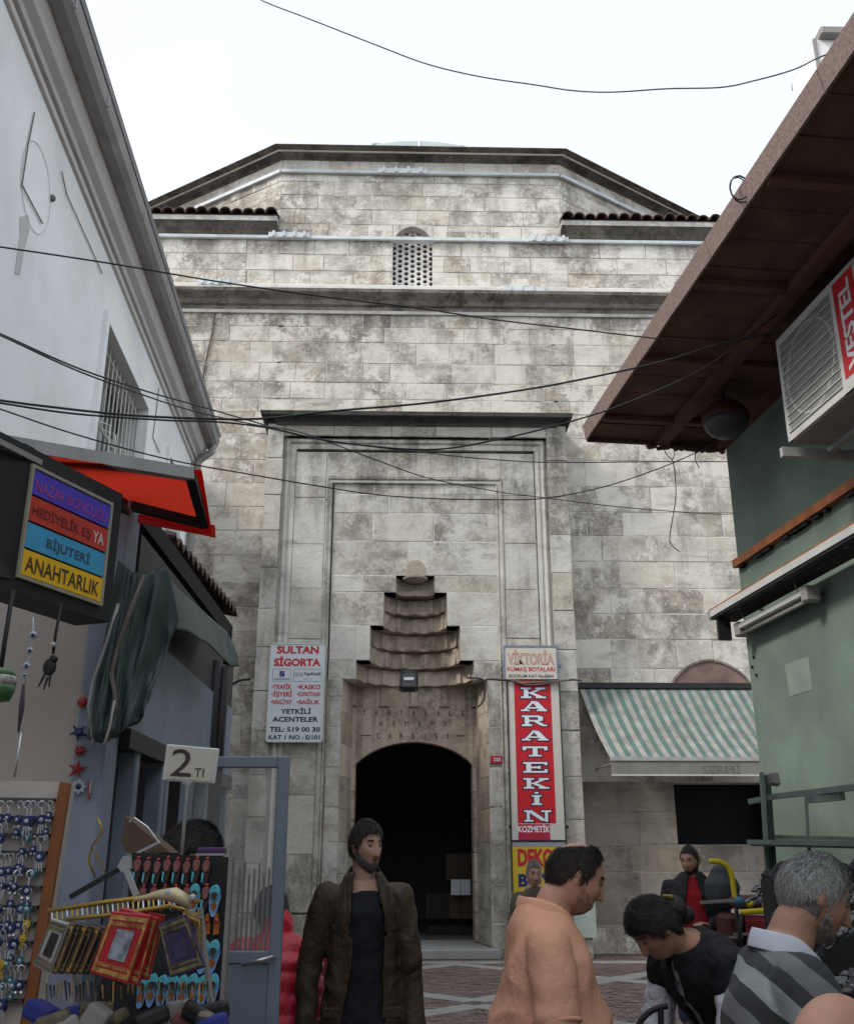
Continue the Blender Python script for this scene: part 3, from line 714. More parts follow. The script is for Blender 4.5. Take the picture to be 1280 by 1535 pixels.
# window opening of the white wall
def on_wall(px, py, o=0):
    p = onplane(px, py, Pc+snr*o, snr); d = p-Pc; return (-d.dot(sdir), d.z)
wa, wb_ = on_wall(158, 487), on_wall(218, 612)
s_near, s_far = wa[0], wb_[0]; ht = (wa[1]+wb_[1])/2; hb = ht-1.75
s2n, s2f = on_wall(251, 684)[0], on_wall(251, 684)[0]-1.15
wins = [(s_far, s_near), (max(.35, s2f), s2n), (s_near+2.4, s_near+2.4+(s_near-s_far))]
wins = [(s_far, s_near, ht, hb), (max(.3, s2n-1.1), s2n, on_wall(251, 684)[1], on_wall(251, 684)[1]-1.6)]
m = MB(); cuts = sorted(wins); s = 0
for a, b, t, bt in cuts:
    sbox(s, a, -Pc.z, .1, -.35, 0, '', None, None, m=m); sbox(a, b, -Pc.z, bt, -.35, 0, '', None, None, m=m); sbox(a, b, t, .1, -.35, 0, '', None, None, m=m); s = b
sbox(s, LW, -Pc.z, .1, -.35, 0, '', None, None, m=m)
sbox(0, .3, -Pc.z, .1, -6, -.35, '', None, None, m=m)
m.build('wall', m_plaster, wb)
sbox(.3, LW, -Pc.z, .1, -6.2, -6, 'rear_wall', m_plaster, wb)
def profile(prof, name, mt):      # prof (o, h) run along the whole eaves
    q = MB(); k = len(prof); vs = [SP(0, h, o) for o, h in prof]+[SP(LW, h, o) for o, h in prof]
    q.add(vs, [(i, i+1, k+i+1, k+i) for i in range(k-1)]+[tuple(range(k)), tuple(range(k, 2*k))[::-1]]); return q.build(name, mt, wb)
ov = 0
go = onplane(325, 672, SP(0, .30), Vector((0, 0, 1))); go_o = (go-Pc).dot(snr)
ov = max(.3, go_o)
print('eaves overhang', ov, 'corner', tuple(Pc))
profile([(0, -.02), (.03, -.02), (.035, .03), (0, .04)], 'architrave', m_soff)
profile([(0, .05), (.06, .06), (.075, .10), (.14, .13), (ov*.5, .175), (ov-.13, .225), (ov-.12, .27), (0, .30)], 'cornice', m_soff)
profile([(ov-.12, .25), (ov-.02, .25), (ov+.03, .30), (ov+.05, .40), (ov+.03, .40), (ov+.01, .32), (ov-.04, .28), (ov-.12, .28)], 'gutter', m_gut)
profile([(ov-.3, .42), (ov+.05, .44), (ov+.07, .47), (-3, 1.9), (-3, 1.85)], 'roof_edge', m_zinc)
for k in range(18):            # gutter joints
    s = .6+k*1.3+.2*math.sin(k*3)
    sbox(s, s+.02, .29, .403, ov-.02, ov+.052, 'gutter_clip', m_zinc, wb)
# downpipe elbow
MB().tube([SP(.10, .30, ov-.02), SP(.10, .16, ov-.05), SP(.1, .06, ov*.45), SP(.1, -.02, .08), SP(.1, -.6, .07), SP(.1, -4.5, .07)], .055, 10).build('downpipe', m_gut, wb, smooth=True)
# window with reveal frame, bars and lower basket
m_wf = mat('window paint', (.50, .50, .48), .6, .1); m_bar = mat('cream bars', (.55, .54, .50), .5, .12, dirt=.3, dcol=(.25, .22, .2))
for (a, b, t, bt) in wins:
    f = MB()
    for q in ((a-.10, a, bt, t+.10), (b, b+.10, bt, t+.10), (a, b, t, t+.10)): sbox(q[0], q[1], q[2], q[3], 0, .045, '', None, None, m=f)
    win_o = f.build('window', m_plaster, wb)
    sbox(a, b, bt, t, -.30, -.28, 'pane', mat('dim window pane', (.05, .055, .06), .15, .2, bump=0), win_o)
    f = MB()
    for q in ((a, a+.05), (b-.05, b), ((a+b)/2-.03, (a+b)/2+.03)): sbox(q[0], q[1], bt, t, -.27, -.20, '', None, None, m=f)
    sbox(a, b, t-.05, t, -.27, -.2, '', None, None, m=f); f.build('window_frame', m_wf, win_o)
    for k in range(13):
        s = a+.04+(b-a-.08)*k/12; MB().tube([SP(s, bt, -.06), SP(s, t-.02, -.06)], .010, 5).build('window_bar', m_bar, win_o)
    for h in (t-.12, (t+bt)/2, bt+.3): MB().tube([SP(a, h, -.06), SP(b, h, -.06)], .009, 5).build('window_bar', m_bar, win_o)
    f = MB(); h1 = bt+.72                                     # bellied basket below
    for k in range(10):
        s = a+(b-a)*k/9; f.tube([SP(s, h1, .02), SP(s, h1-.05, .16), SP(s, bt, .18)], .009, 5)
    for h in (h1, h1-.3, h1-.36): f.tube([SP(a, h, .02 if h == h1 else .17), SP(b, h, .02 if h == h1 else .17)], .012, 5)
    f.build('window_basket', m_bar, win_o)
# surface wiring and marks on the wall
m_wire = mat('surface wiring', (.16, .15, .14), .7, .1)
def wall_line(pl, r_=.006, name='surface_wire'):
    P = [SP(*on_wall(*q), .012) for q in pl]; MB().tube(P, r_, 5).build(name, m_wire, wb)
wall_line([(50, 168), (40, 218), (31, 277), (62, 335)]); wall_line([(237, 582), (233, 617), (228, 655), (238, 678)])
wall_line([(91, 257), (98, 290), (152, 410)], .005)
a = on_wall(54, 282); cc = [SP(a[0]+.34*math.cos(t), a[1]+.34*math.sin(t), .006) for t in [2*math.pi*i/28 for i in range(29)]]
MB().tube(cc, .0025, 4).build('painted_ring', mat('faint ring', (.55, .54, .53), .8, .05, bump=0), wb)
MB().ball(SP(*on_wall(77, 297), .01), .03, 8).build('anchor_hole', m_wire, wb)
mst = mat('flaked patch', (.40, .38, .36), .9, .1)
pl = [(30, 325), (42, 322), (44, 345), (37, 372), (30, 412), (22, 410), (26, 380), (30, 355)]
MB().prism([SP(*on_wall(*q), .001) for q in pl], snr*.004).build('flaked_patch', mat('flaked render', (.52, .50, .48), .9, .1), wb)
# ---- rear building (street continues behind the photographer) and added left shade block
m_back = mat('street render', (.34, .32, .30), .85, .1, 1, .1, dirt=.3)
def far_block(name, label, x0, y0, x1, y1, h, nwin, face='S', mt=None):
    t = thing(name, label, 'building', ((x0+x1)/2, (y0+y1)/2, 0)); MB().box((x0, y0, 0), (x1, y1, h)).build('wall', mt or m_back, t)
    MB().box((x0-.3, y0-.3, h), (x1+.3, y1+.3, h+.25)).build('roof', m_gut, t)
    for i in range(nwin):
        for j in range(int(h//3)):
            if face == 'N': x = x0+(x1-x0)*(i+.5)/nwin; MB().box((x-.5, y1-.02, 1+3*j), (x+.5, y1+.04, 2.4+3*j)).build('window', m_black, t)
    return t
far_block('rear_building', 'grey rendered building closing the street behind the viewer', -9, -26, 12, -20, 9.0, 6, 'N')
far_block('shade_block', 'hidden grey block added to shade the lower front of the bath house', -11, 14.6, -5.0, 19.7, 9.5, 0, 'N')  # hidden block, added to keep the sun off the lower facade
# ================================================================ SOUVENIR SHOP (left foreground)
m_blue = mat('blue grey paint', (.24, .275, .35), .6, .12, 3, .08, 25, dirt=.3, dcol=(.09, .10, .12))
m_beige = mat('stained beige panel', (.50, .45, .41), .8, .12, 2, .1, 30, dirt=.35, dcol=(.19, .17, .15))
m_lav = mat('lavender wall', (.33, .31, .36), .8, .1, 2, .1, dirt=.3, dcol=(.11, .10, .12))
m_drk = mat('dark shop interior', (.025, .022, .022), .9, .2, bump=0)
m_frm = mat('grey blue frame paint', (.20, .245, .30), .45, .12, 4, .05, dirt=.3, dcol=(.08, .09, .10))
m_blk = mat('black trim', (.018, .018, .02), .55, .15, bump=.05)
shop = thing('souvenir_shop', 'small blue grey souvenir shop with dark doorway and a corrugated roof edge', 'shop', (-1.9, 4.2, 0))
YS = 4.1
xe = xx(150, 1230, YS)                                 # street edge of the front pier
xb = xx(103, 1230, YS)
zsh = zz(800, YS+1)
bx = lambda a, b, nm, mt, par=shop, bv=0: MB().box(a, b).build(nm, mt, par, bevel=bv)
bx((-3.2, YS, 0), (xb, YS+.12, 3.3), 'front_wall', m_beige)
bx((xb, YS-.03, 0), (xe, YS+.16, 3.3), 'pier', m_blue, bv=.01)
xs = xx(205, 1230, 4.9)
bx((xe-.02, YS+.16, 2.15), (xe+.02, 6.9, 2.62), 'side_panel', m_blue)           # pale panel above the doorway
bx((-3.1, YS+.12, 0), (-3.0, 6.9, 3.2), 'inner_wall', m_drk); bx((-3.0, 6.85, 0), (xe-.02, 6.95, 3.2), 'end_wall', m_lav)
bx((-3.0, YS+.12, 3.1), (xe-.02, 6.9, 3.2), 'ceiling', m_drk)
bx((xe-.03, YS+.16, 2.62), (xe+.01, 6.9, 3.02), 'lintel_beam', m_blk)
for y in (4.45, 4.95, 5.05, 6.1, 6.8):
    bx((xe-.05, y, 0), (xe+.03, y+.07, 2.15), 'door_post', m_frm, bv=.006)
bx((xe-.05, YS+.16, 2.09), (xe+.045, 6.9, 2.17), 'door_head', m_blk)
# roof with corrugated edge and painted fascia
Zr = 3.30
ra, rb = onplane(262, 803, (0, 0, Zr), (0, 0, 1)), onplane(357, 918, (0, 0, Zr), (0, 0, 1))
rd = (rb-ra).normalized(); rn = Vector((rd.y, -rd.x, 0))
print('roof edge', tuple(ra), tuple(rb))
n = 60; L_ = (rb-ra).length; vs = []
for i in range(n+1):
    p = ra+rd*L_*i/n; dz = .028*math.sin(i/n*2*math.pi*15); a_ = math.sin(i/n*2*math.pi*15)
    vs += [p+Vector((0, 0, dz)), p-rn*1.9+Vector((0, 0, .35+dz)), p+Vector((0, 0, dz-.012)), p-rn*1.9+Vector((0, 0, .33+dz))]
MB().add(vs, [(4*i, 4*i+1, 4*i+5, 4*i+4) for i in range(n)]+[(4*i+2, 4*i+3, 4*i+7, 4*i+6) for i in range(n)]+[(4*i, 4*i+2, 4*i+6, 4*i+4) for i in range(n)]).build('corrugated_roof', m_tile, shop)
q = ra-rn*.10; e = rb-rn*.10+rd*-.05
MB().prism([q+Vector((0, 0, -.04)), e+Vector((0, 0, -.04)), e+Vector((0, 0, -.36)), q+Vector((0, 0, -.36))], -rn*.03).build('fascia', mat('pale blue fascia', (.33, .38, .45), .7, .12, 3, .05, dirt=.3, dcol=(.15, .15, .17)), shop)
MB().prism([q+Vector((0, 0, -.04)), q+Vector((0, 0, -.40)), q-rn*1.4+Vector((0, 0, -.40)), q-rn*1.4+Vector((0, 0, -.04))], rd*-.03).build('gable_board', m_lav, shop)
# green tarpaulin, gathered at the near post, slack over the doorway, hung from the roof edge
m_tarp = mat('dark green tarpaulin', (.030, .050, .048), .6, .35, 5, .35, 14, dirt=.35, dcol=(.06, .08, .075), spec=.5, dscale=4)
tp = thing('tarpaulin', 'dark green tarpaulin bunched beside the shop pier and slung under the corrugated roof', 'tarpaulin', (xe, 4.6, 2.2))
def sheet(name, mt, top, bot, nu, nv, amp, fr, par, seed=0, th=.006, push=(0, -1, 0)):
    """a sheet hung between an upper and a lower polyline, with folds running down it"""
    def ev(P, t):
        P = [Vector(p) for p in P]; x = t*(len(P)-1); i = min(int(x), len(P)-2); return P[i].lerp(P[i+1], x-i)
    vs = []; pv = Vector(push)
    for j in range(nv+1):
        for i in range(nu+1):
            u, v = i/nu, j/nv
            p = ev(top, u).lerp(ev(bot, u), v)
            k = math.sin(u*fr*2*math.pi+seed+1.3*mnoise.noise(Vector((u*3, v*2, seed))))
            k = .55*k+1.1*mnoise.noise(Vector((u*5+seed, v*4, 1.7)))+.5*mnoise.noise(Vector((u*11+seed, v*9, 4.7)))
            env = .35+.65*math.sin(min(1, v*1.3)*math.pi*.5)
            sag = -.0*math.sin(u*math.pi)
            vs.append(p+pv*(amp*k*env)+Vector((0, 0, sag)))
    q = MB().add(vs, [(j*(nu+1)+i, j*(nu+1)+i+1, (j+1)*(nu+1)+i+1, (j+1)*(nu+1)+i) for j in range(nv) for i in range(nu)])
    o = q.build(name, mt, par, smooth=True, fixn=False); s_ = o.modifiers.new('s', 'SOLIDIFY'); s_.thickness = th
    return o
sheet('hanging_fold', m_tarp, [at(180, 842, 4.02), at(200, 858, 3.97), at(228, 856, 4.0), at(250, 849, 4.05), at(268, 930, 4.12)], [at(134, 1110, 3.98), at(152, 1114, 3.93), at(178, 1104, 3.93), at(196, 1090, 3.95), at(216, 1074, 4.0)], 60, 30, .028, 3, tp, 1)
sheet('hanging_fold', m_tarp, [at(186, 850, 3.93), at(206, 862, 3.93)], [at(140, 1105, 3.88), at(172, 1100, 3.88)], 24, 24, .018, 1.5, tp, 6)
sheet('slung_cover', m_tarp, [at(240, 850, 4.2), at(262, 880, 4.5), at(290, 905, 5.1), at(340, 948, 5.9)], [at(255, 940, 4.15), at(285, 950, 4.5), at(312, 966, 5.0), at(346, 1000, 5.7)], 40, 16, .022, 3, tp, 9)
sheet('slung_cover', m_tarp, [at(338, 946, 5.9), at(348, 962, 5.85), at(356, 985, 5.85)], [at(335, 995, 5.7), at(346, 1000, 5.7), at(358, 999, 5.8)], 8, 6, .01, 1, tp, 2)
m_ply = mat('twisted clear plastic', (.30, .28, .27), .3, .3, 8, .3, 30, spec=.6)
MB().tube(pts_px([(216, 862), (196, 915), (180, 960), (168, 1010), (176, 1060), (163, 1112)], 3.88), [.006, .011, .008, .012, .008, .005], 7).build('plastic_roll', mat('brownish plastic', (.11, .085, .075), .35, .4, 8, .3, 30, spec=.6), tp, smooth=True)
MB().tube(pts_px([(178, 905), (160, 965), (140, 1020), (133, 1060), (141, 1117)], 3.9), .0075, 6).build('rope', m_ply, tp, smooth=True)
MB().tube(pts_px([(172, 1050), (165, 1090), (157, 1116)], 3.85), .006, 6).build('rope', m_ply, tp, smooth=True)
MB().tube(pts_px([(175, 1040), (178, 1080), (176, 1108)], 4.1), .004, 5).build('cord', m_ply, tp, smooth=True)
# black roller post right of doorway
rp_ = thing('rolled_blind', 'black bundle of rolled blinds strapped upright at the far door post', 'blind', (xe, 6.5, 1))
for k, (a, b) in enumerate((((300, 985), (280, 1250)), ((312, 985), (292, 1250)), ((325, 990), (305, 1260)), ((337, 1000), (318, 1260)))):
    MB().tube(pts_px([a, b], 6.1+k*.05), .035, 8).build('blind_roll', m_blk, rp_, smooth=True)
# ---- hanging shop sign (perpendicular light box)
TL, TR, BR, BL_ = (62, 705), (173, 762), (152, 903), (30, 862)
sa = at(*TL, 3.30); dirs = R(22.4); su = Vector((math.sin(dirs), math.cos(dirs), 0)); sn = Vector((su.y, -su.x, 0))
P = {k: onplane(*v, sa, sn) for k, v in dict(TL=TL, TR=TR, BR=BR, BL=BL_).items()}
wS = ((P['TR']-P['TL']).dot(su)+(P['BR']-P['BL']).dot(su))/2; zt_, zb_ = (P['TL'].z+P['TR'].z)/2, (P['BL'].z+P['BR'].z)/2
hS = zt_-zb_; so = Vector((P['BL'].x, P['BL'].y, zb_)); print('sign', wS, hS, [tuple(p) for p in P.values()])
sg = thing('shop_sign', 'hanging four colour shop sign in blue, red, light blue and yellow stripes', 'sign', tuple(so))
def SG(a, h, o=0): return so+su*a+Vector((0, 0, h))+sn*o
sgm = -1 if sn.dot(Vector((0, -1, 0))) < 0 else 1
sn = sn*sgm
def sgbox(a0, a1, h0, h1, o0, o1, nm, mt, par=sg):
    return MB().add([SG(a, h, o) for h in (h0, h1) for a, o in ((a0, o0), (a1, o0), (a1, o1), (a0, o1))], [(0,1,2,3),(7,6,5,4),(0,4,5,1),(1,5,6,2),(2,6,7,3),(3,7,4,0)]).build(nm, mt, par)
sgbox(-.5, wS+.07, -.06, hS+.07, -.16, -.006, 'sign_box', m_blk)
st = [('ANAHTARLIK', (.80, .46, .02), (.06, .05, .04)), ('BİJUTERİ', (.06, .32, .55), (.05, .07, .12)), ('HEDİYELİK EŞYA', (.50, .05, .035), (.12, .03, .03)), ('NAZAR BONCUĞU', (.08, .06, .48), (.36, .07, .30))]
for i, (t_, c1, c2) in enumerate(st):
    h0, h1 = hS*i/4+(.004), hS*(i+1)/4-.004
    o = sgbox(0, wS, h0, h1, -.006, .0, 'sign_stripe', mat('sign '+t_[:5].lower(), c1, .35, .05, bump=0, spec=.4))
    ml = mat('sign letter '+t_[:5].lower(), c2, .4, .05, bump=0)
    x0, x1 = (.04*wS, .96*wS) if i != 1 else (.25*wS, .80*wS)
    text(t_ if i != 2 else 'HEDİYELİK EŞ', SG(0, h0), su, (0, 0, 1), (x1-x0)*(1 if i != 2 else .80), (h1-h0)*.62, ml, o, 'lettering', .01, x=x0, y=(h1-h0)*.17, n=sn, off=.002, center=False)
    if i == 2: text('YA', SG(0, h0), su, (0, 0, 1), (x1-x0)*.16, (h1-h0)*.50, mat('sign white letter', (.6, .6, .6), .4, 0, bump=0), o, 'lettering', .01, x=x0+(x1-x0)*.83, y=(h1-h0)*.22, n=sn, off=.002, center=False)
for q in ((0, wS, hS, hS+.012), (0, wS, -.012, 0), (-.012, 0, -.012, hS+.012), (wS, wS+.012, -.012, hS+.012)): sgbox(*q, -.008, .004, 'sign_trim', mat('sign trim', (.30, .28, .22), .5, .1))
# ---- red awning above
m_red = mat('red awning cloth', (.42, .030, .018), .7, .12, 3, .08, 40)
_t = m_red.node_tree; _b = _t.nodes['Principled BSDF']; _tr = _t.nodes.new('ShaderNodeBsdfTranslucent'); _tr.inputs[0].default_value = (.80, .05, .025, 1)
_mx = _t.nodes.new('ShaderNodeMixShader'); _mx.inputs[0].default_value = .6; _t.links.new(_b.outputs[0], _mx.inputs[1]); _t.links.new(_tr.outputs[0], _mx.inputs[2]); _t.links.new(_mx.outputs[0], _t.nodes['Material Output'].inputs[0])
aw = thing('red_awning', 'bright red fabric awning with black frame over the souvenir shop', 'awning', (-1.5, 4.0, 3.3))
A_, B_, C_, D_ = at(45, 680, 3.3), at(284, 712, 4.0), at(306, 784, 4.35), at(186, 756, 4.1)
E_ = at(120, 745, 3.9)
MB().add([A_, B_, C_, D_, E_], [(0, 1, 2, 3, 4)]).build('awning_cloth', m_red, aw, fixn=False)
MB().beam(at(-10, 662, 3.25), at(285, 711, 3.98), .05, .05).build('awning_bar', m_zinc, aw)
MB().beam(at(-10, 668, 3.27), at(286, 716, 4.0), .04, .015).build('awning_rail', m_blk, aw)
for a, b, Y0, Y1 in (((287, 716), (307, 788), 3.99, 4.34), ((186, 756), (307, 786), 4.08, 4.34), ((30, 672), (186, 756), 3.3, 4.08)):
    MB().beam(at(*a, Y0), at(*b, Y1), .04, .035).build('awning_frame', m_blk, aw)
MB().prism([at(287, 704, 3.99), at(302, 704, 4.0), at(318, 802, 4.38), at(306, 796, 4.36)], (0, .02, 0)).build('awning_valance', m_red, aw)
MB().prism([at(160, 764, 4.12), at(322, 787, 4.42), at(323, 805, 4.42), at(300, 800, 4.40), at(160, 774, 4.12)], (0, .015, 0)).build('awning_valance', m_red, aw)
# black canopy box left of the sign
cb = thing('dark_canopy', 'black fabric canopy end at the left edge above the shop sign', 'canopy', (-1.6, 2.9, 2.9))
MB().prism([at(-60, 655, 3.0), at(0, 660, 3.1), at(62, 700, 3.4), at(186, 752, 3.85), at(186, 762, 3.85), at(60, 712, 3.36), at(28, 870, 3.28), at(-60, 850, 3.0)], (0, .10, 0)).build('canopy_side', m_blk, cb)
MB().beam(at(-20, 657, 3.05), at(66, 700, 3.36), .05, .02).build('canopy_rib', m_gut, cb)
# ---- glazed door standing open across the pavement
YD2 = 4.8
dr_ = thing('glass_door', 'open glazed shop door in grey blue metal frame beside the price card', 'door', (xx(424, 1300, YD2), YD2, 0))
dx0, dx1 = xx(262, 1300, YD2), xx(428, 1300, YD2); dzt = zz(1135, YD2); dzm = zz(1425, YD2)
st_ = .055
bx((dx1-st_, YD2-.02, .05), (dx1, YD2+.02, dzt), 'stile', m_frm, dr_, .004); bx((dx0, YD2-.02, .05), (dx0+st_, YD2+.02, dzt), 'stile', m_frm, dr_, .004)
bx((dx0+st_, YD2-.02, dzt-.05), (dx1-st_, YD2+.02, dzt), 'top_rail', m_frm, dr_, .004)
bx((dx0+st_, YD2-.02, dzm-.05), (dx1-st_, YD2+.02, dzm), 'middle_rail', m_frm, dr_, .004)
bx((dx0+st_, YD2-.012, .05), (dx1-st_, YD2+.012, dzm-.05), 'lower_panel', m_frm, dr_)
bx((dx0+st_, YD2-.003, dzm), (dx1-st_, YD2+.003, dzt-.05), 'pane', glass('door glass', (.5, .5, .48), .16), dr_)
m_strip = mat('frosted strip', (.20, .19, .20), .6, .2)
for k in range(9):
    x = xx(352+k*7.5, 1400, YD2-.02); bx((x, YD2-.008, dzm), (x+.010, YD2-.004, dzm+.34+.03*math.sin(k*2.1)), 'glass_strip', m_strip, dr_)
MB().tube([(dx1-.03, YD2-.03, dzm-.02), (dx1-.03, YD2-.07, dzm-.02), (dx1-.16, YD2-.075, dzm-.05)], .010, 6).build('handle', mat('steel', (.55, .55, .55), .3, .1, metal=.8), dr_, smooth=True)
# ---- price card on its stick
YC = 3.0
pc = thing('price_card', 'white plastic price card reading 2 TL above the slipper rack', 'sign', tuple(at(288, 1190, YC)))
c0, c1, c2, c3 = at(243, 1170, YC), at(322, 1175, YC), at(329, 1122, YC), at(250, 1115, YC)
def inset(P, t): c = sum(P, Vector())/len(P); return [p.lerp(c, t) for p in P]
m_card = mat('ivory card', (.52, .49, .42), .4, .06, bump=0); m_wp = mat('white plastic rim', (.55, .55, .55), .35, .05, bump=0)
MB().prism([c0, c1, c2, c3], (0, .012, 0)).build('card_frame', m_wp, pc, bevel=.003)
ins = inset([c0, c1, c2, c3], .12)
card = MB().prism([p+Vector((0, -.003, 0)) for p in ins], (0, .003, 0)).build('card', m_card, pc)
uu = (c1-c0).normalized(); vv_ = (c3-c0); vv_ = (vv_-uu*vv_.dot(uu)).normalized(); wd_ = (c1-c0).length; hd_ = (c3-c0).length
text('2', c0, uu, (c3-c0).normalized(), wd_*.40, hd_*.74, mat('card ink', (.05, .03, .035), .5, 0, bump=0), card, 'lettering', .0, x=wd_*.14, y=hd_*.14, n=(0, -1, 0), off=.005, center=False)
text('TI', c0, uu, (c3-c0).normalized(), wd_*.18, hd_*.24, mat('card ink', (.05, .03, .035), .5, 0, bump=0), card, 'lettering', .0, x=wd_*.60, y=hd_*.15, n=(0, -1, 0), off=.005, center=False)
MB().tube([at(282, 1172, YC+.01), at(282, 1178, YC+.01), at(272, 1290, YC+.02)], [.02, .006, .005], 8).build('card_stick', m_wp, pc, smooth=True)
# ---- pegboard with key rings
YK = 3.05
kb = thing('pegboard', 'beige pegboard with brown edge post and metal rails at far left', 'display board', tuple(at(50, 1535, YK)))
MB().prism([at(-80, 1168, YK), at(90, 1172, YK), at(30, 1540, YK), at(20, 1640, YK), at(-80, 1640, YK)], (0, .03, 0)).build('board', m_beige, kb)
MB().prism([at(90, 1172, YK-.02), at(105, 1174, YK-.02), at(46, 1545, YK-.02), at(28, 1700, YK-.02), at(10, 1700, YK-.02), at(31, 1540, YK-.02)], (0, .05, 0)).build('edge_post', mat('orange brown post', (.24, .085, .03), .6, .15), kb)
MB().prism([at(105, 1174, YK), at(109, 1174, YK), at(52, 1545, YK), at(46, 1545, YK)], (0, .03, 0)).build('edge_strip', m_beige, kb)
m_rail = mat('dull rail', (.09, .09, .10), .4, .2, metal=.4)
rail_px = [1199, 1226, 1252, 1278, 1303, 1330, 1360, 1384, 1413, 1445, 1472, 1500]
for py in rail_px:
    xr2 = 90-(py-1172)*.162; MB().beam(at(-60, py-2, YK-.015), at(xr2-2, py, YK-.015), .02, .008).build('rail', m_rail, kb)
# key ring prototypes
m_glassb = mat('evil eye blue', (.012, .022, .10), .15, .1, bump=0, spec=.6); m_wht = mat('bead white', (.42, .44, .47), .3, .05, bump=0)
m_sil = mat('silver trinket', (.55, .56, .60), .3, .2, metal=.7); m_gold = mat('gold trinket', (.45, .30, .08), .35, .2, metal=.6)
m_teal = mat('teal trinket', (.03, .13, .14), .3, .2); m_yel = mat('yellow tassel', (.40, .28, .03), .7, .2); m_rdt = mat('red trinket', (.35, .02, .02), .3, .2, spec=.6)
def keyring(kind):
    t = thing('keyring', 'key ring', 'keyring', (0, 0, 0))
    MB().tube([(.011*math.cos(a), 0, -.012+.011*math.sin(a)) for a in [2*math.pi*i/10 for i in range(11)]], .0022, 4).build('ring', m_sil, t)
    MB().tube([(0, 0, -.022), (.001, 0, -.045)], .0025, 4).build('chain', m_sil, t)
    mm = (m_glassb, m_teal, m_yel, m_glassb)[kind]
    e = MB().lathe([(.0001, -.004), (.014, -.004), (.016, 0), (.014, .005), (.0001, .006)], (0, 0, -.058), 12, Matrix.Rotation(R(90), 3, 'X')).build('pendant', mm, t)
    MB().lathe([(.0001, .0), (.0062, .0), (.0001, .003)], (0, -.0065, -.058), 10, Matrix.Rotation(R(90), 3, 'X')).build('pendant_eye', m_wht if kind != 2 else m_gold, e)
    if kind in (0, 2):
        for k in (-1, 0, 1): MB().tube([(k*.005, 0, -.072), (k*.009, 0, -.10)], [.003, .0018], 5).build('tassel', (m_sil, m_yel)[kind == 2], t)
    if kind == 3:
        for k in (-1, 1): MB().ball((k*.008, 0, -.08), .006, 6).build('drop', m_sil, t)
    return t
KP = [keyring(i) for i in range(4)]
kn = ['blue glass eye key ring with silver tassels hung on the pegboard', 'teal glass key ring hung on the pegboard', 'yellow tasselled key ring hung on the pegboard', 'dark blue eye key ring with two drops on the pegboard']
ORD = 'first second third fourth fifth sixth seventh eighth ninth tenth eleventh twelfth thirteenth fourteenth fifteenth sixteenth seventeenth eighteenth'.split()
used = [0]*4; r3 = random.Random(3)
for j, py in enumerate(rail_px):
    xr2 = 90-(py-1172)*.162
    px = 2+r3.uniform(0, 5); kcount = 0
    while px < xr2-8:
        if r3.random() < .8:
            kd = r3.choice((0, 1, 1, 3, 0, 3, 2, 1) if j not in (0, 4) else (0, 3)); o = KP[kd]
            if used[kd]: o = copy_tree(o)
            used[kd] += 1; o.location = at(px, py+1, YK-.035-r3.random()*.01); o.rotation_euler = (0, r3.uniform(-.15, .15), r3.uniform(-.5, .5)); sc = r3.uniform(.6, 1.0); o.scale = (sc,)*3
            o['label'] = ['silver tasselled', 'teal', 'yellow', 'two drop'][kd]+' key ring, '+ORD[kcount]+' from the left on the '+('top' if j == 0 else ORD[j])+' rail of the pegboard'; o['group'] = 'key rings on the pegboard'; kcount += 1
        px += r3.uniform(5, 14)
# ---- beads and charms hanging in front of the wall
def hang(name, label, cat, px, py, Y): return thing(name, label, cat, tuple(at(px, py, Y)))
def chain(pl, Y, r_, nm, mt, par): return MB().tube(pts_px(pl, Y), r_, 5).build(nm, mt, par, smooth=True)
h = hang('bead_string', 'string of blue and white eye beads ending in a long dark tassel', 'ornament', 50, 960, 3.2)
chain([(50, 925), (50, 950), (46, 980), (40, 1005), (37, 1030)], 3.2, .003, 'string', m_wht, h)
for (px, py, r_) in ((50, 952, .013), (45, 975, .011), (40, 998, .011), (37, 1012, .008)):
    b = MB().ball(at(px, py, 3.2), r_, 10).build('bead', m_wht, h, smooth=True); MB().ball(at(px, py, 3.19-r_*.6), r_*.5, 8).build('bead_eye', m_glassb, b, smooth=True)
chain([(36, 1026), (33, 1060), (28, 1098)], 3.2, [.004, .009, .003], 'tassel', mat('dark purple cord', (.06, .045, .07), .7, .2), h)
chain([(32, 1098), (27, 1135), (22, 1165)], 3.22, .0035, 'cord', m_sil, h)
h = hang('dream_charm', 'black knotted charm with feathers hung from a dark cord', 'ornament', 80, 960, 3.2)
chain([(92, 905), (84, 950), (80, 980)], 3.2, .005, 'cord', m_blk, h)
MB().ball(at(75, 1000, 3.2), .022, 10, (1, .5, 1.3)).ball(at(81, 988, 3.2), .014, 8).build('knot', m_blk, h, smooth=True)
for a, b in (((68, 1010), (58, 1030)), ((72, 1015), (66, 1034)), ((76, 1012), (74, 1030)), ((80, 968), (81, 975))): chain([a, b], 3.2, [.005, .002], 'feather', m_blk, h)
MB().ball(at(80, 966, 3.19), .009, 8).build('bead', m_wht, h)
h = hang('black_strap', 'black strap hanging at the far left above the lantern', 'strap', 12, 930, 2.9); chain([(20, 885), (8, 960), (2, 1000)], 2.9, .007, 'strap_band', m_blk, h)
h = hang('painted_lantern', 'green and white patterned ceramic lantern cut by the left edge', 'lantern', 3, 1028, 2.8)
MB().lathe([(.01, -.045), (.035, -.04), (.045, -.012), (.046, .0)], tuple(at(-2, 1028, 2.8)), 18).build('lower_band', mat('lantern green', (.07, .16, .07), .35, .3, 30), h, smooth=True)
MB().lathe([(.046, .0), (.0465, .022), (.045, .026)], tuple(at(-2, 1028, 2.8)), 18).build('pattern_band', mat('lantern pattern', (.36, .35, .33), .35, .8, 60), h, smooth=True)
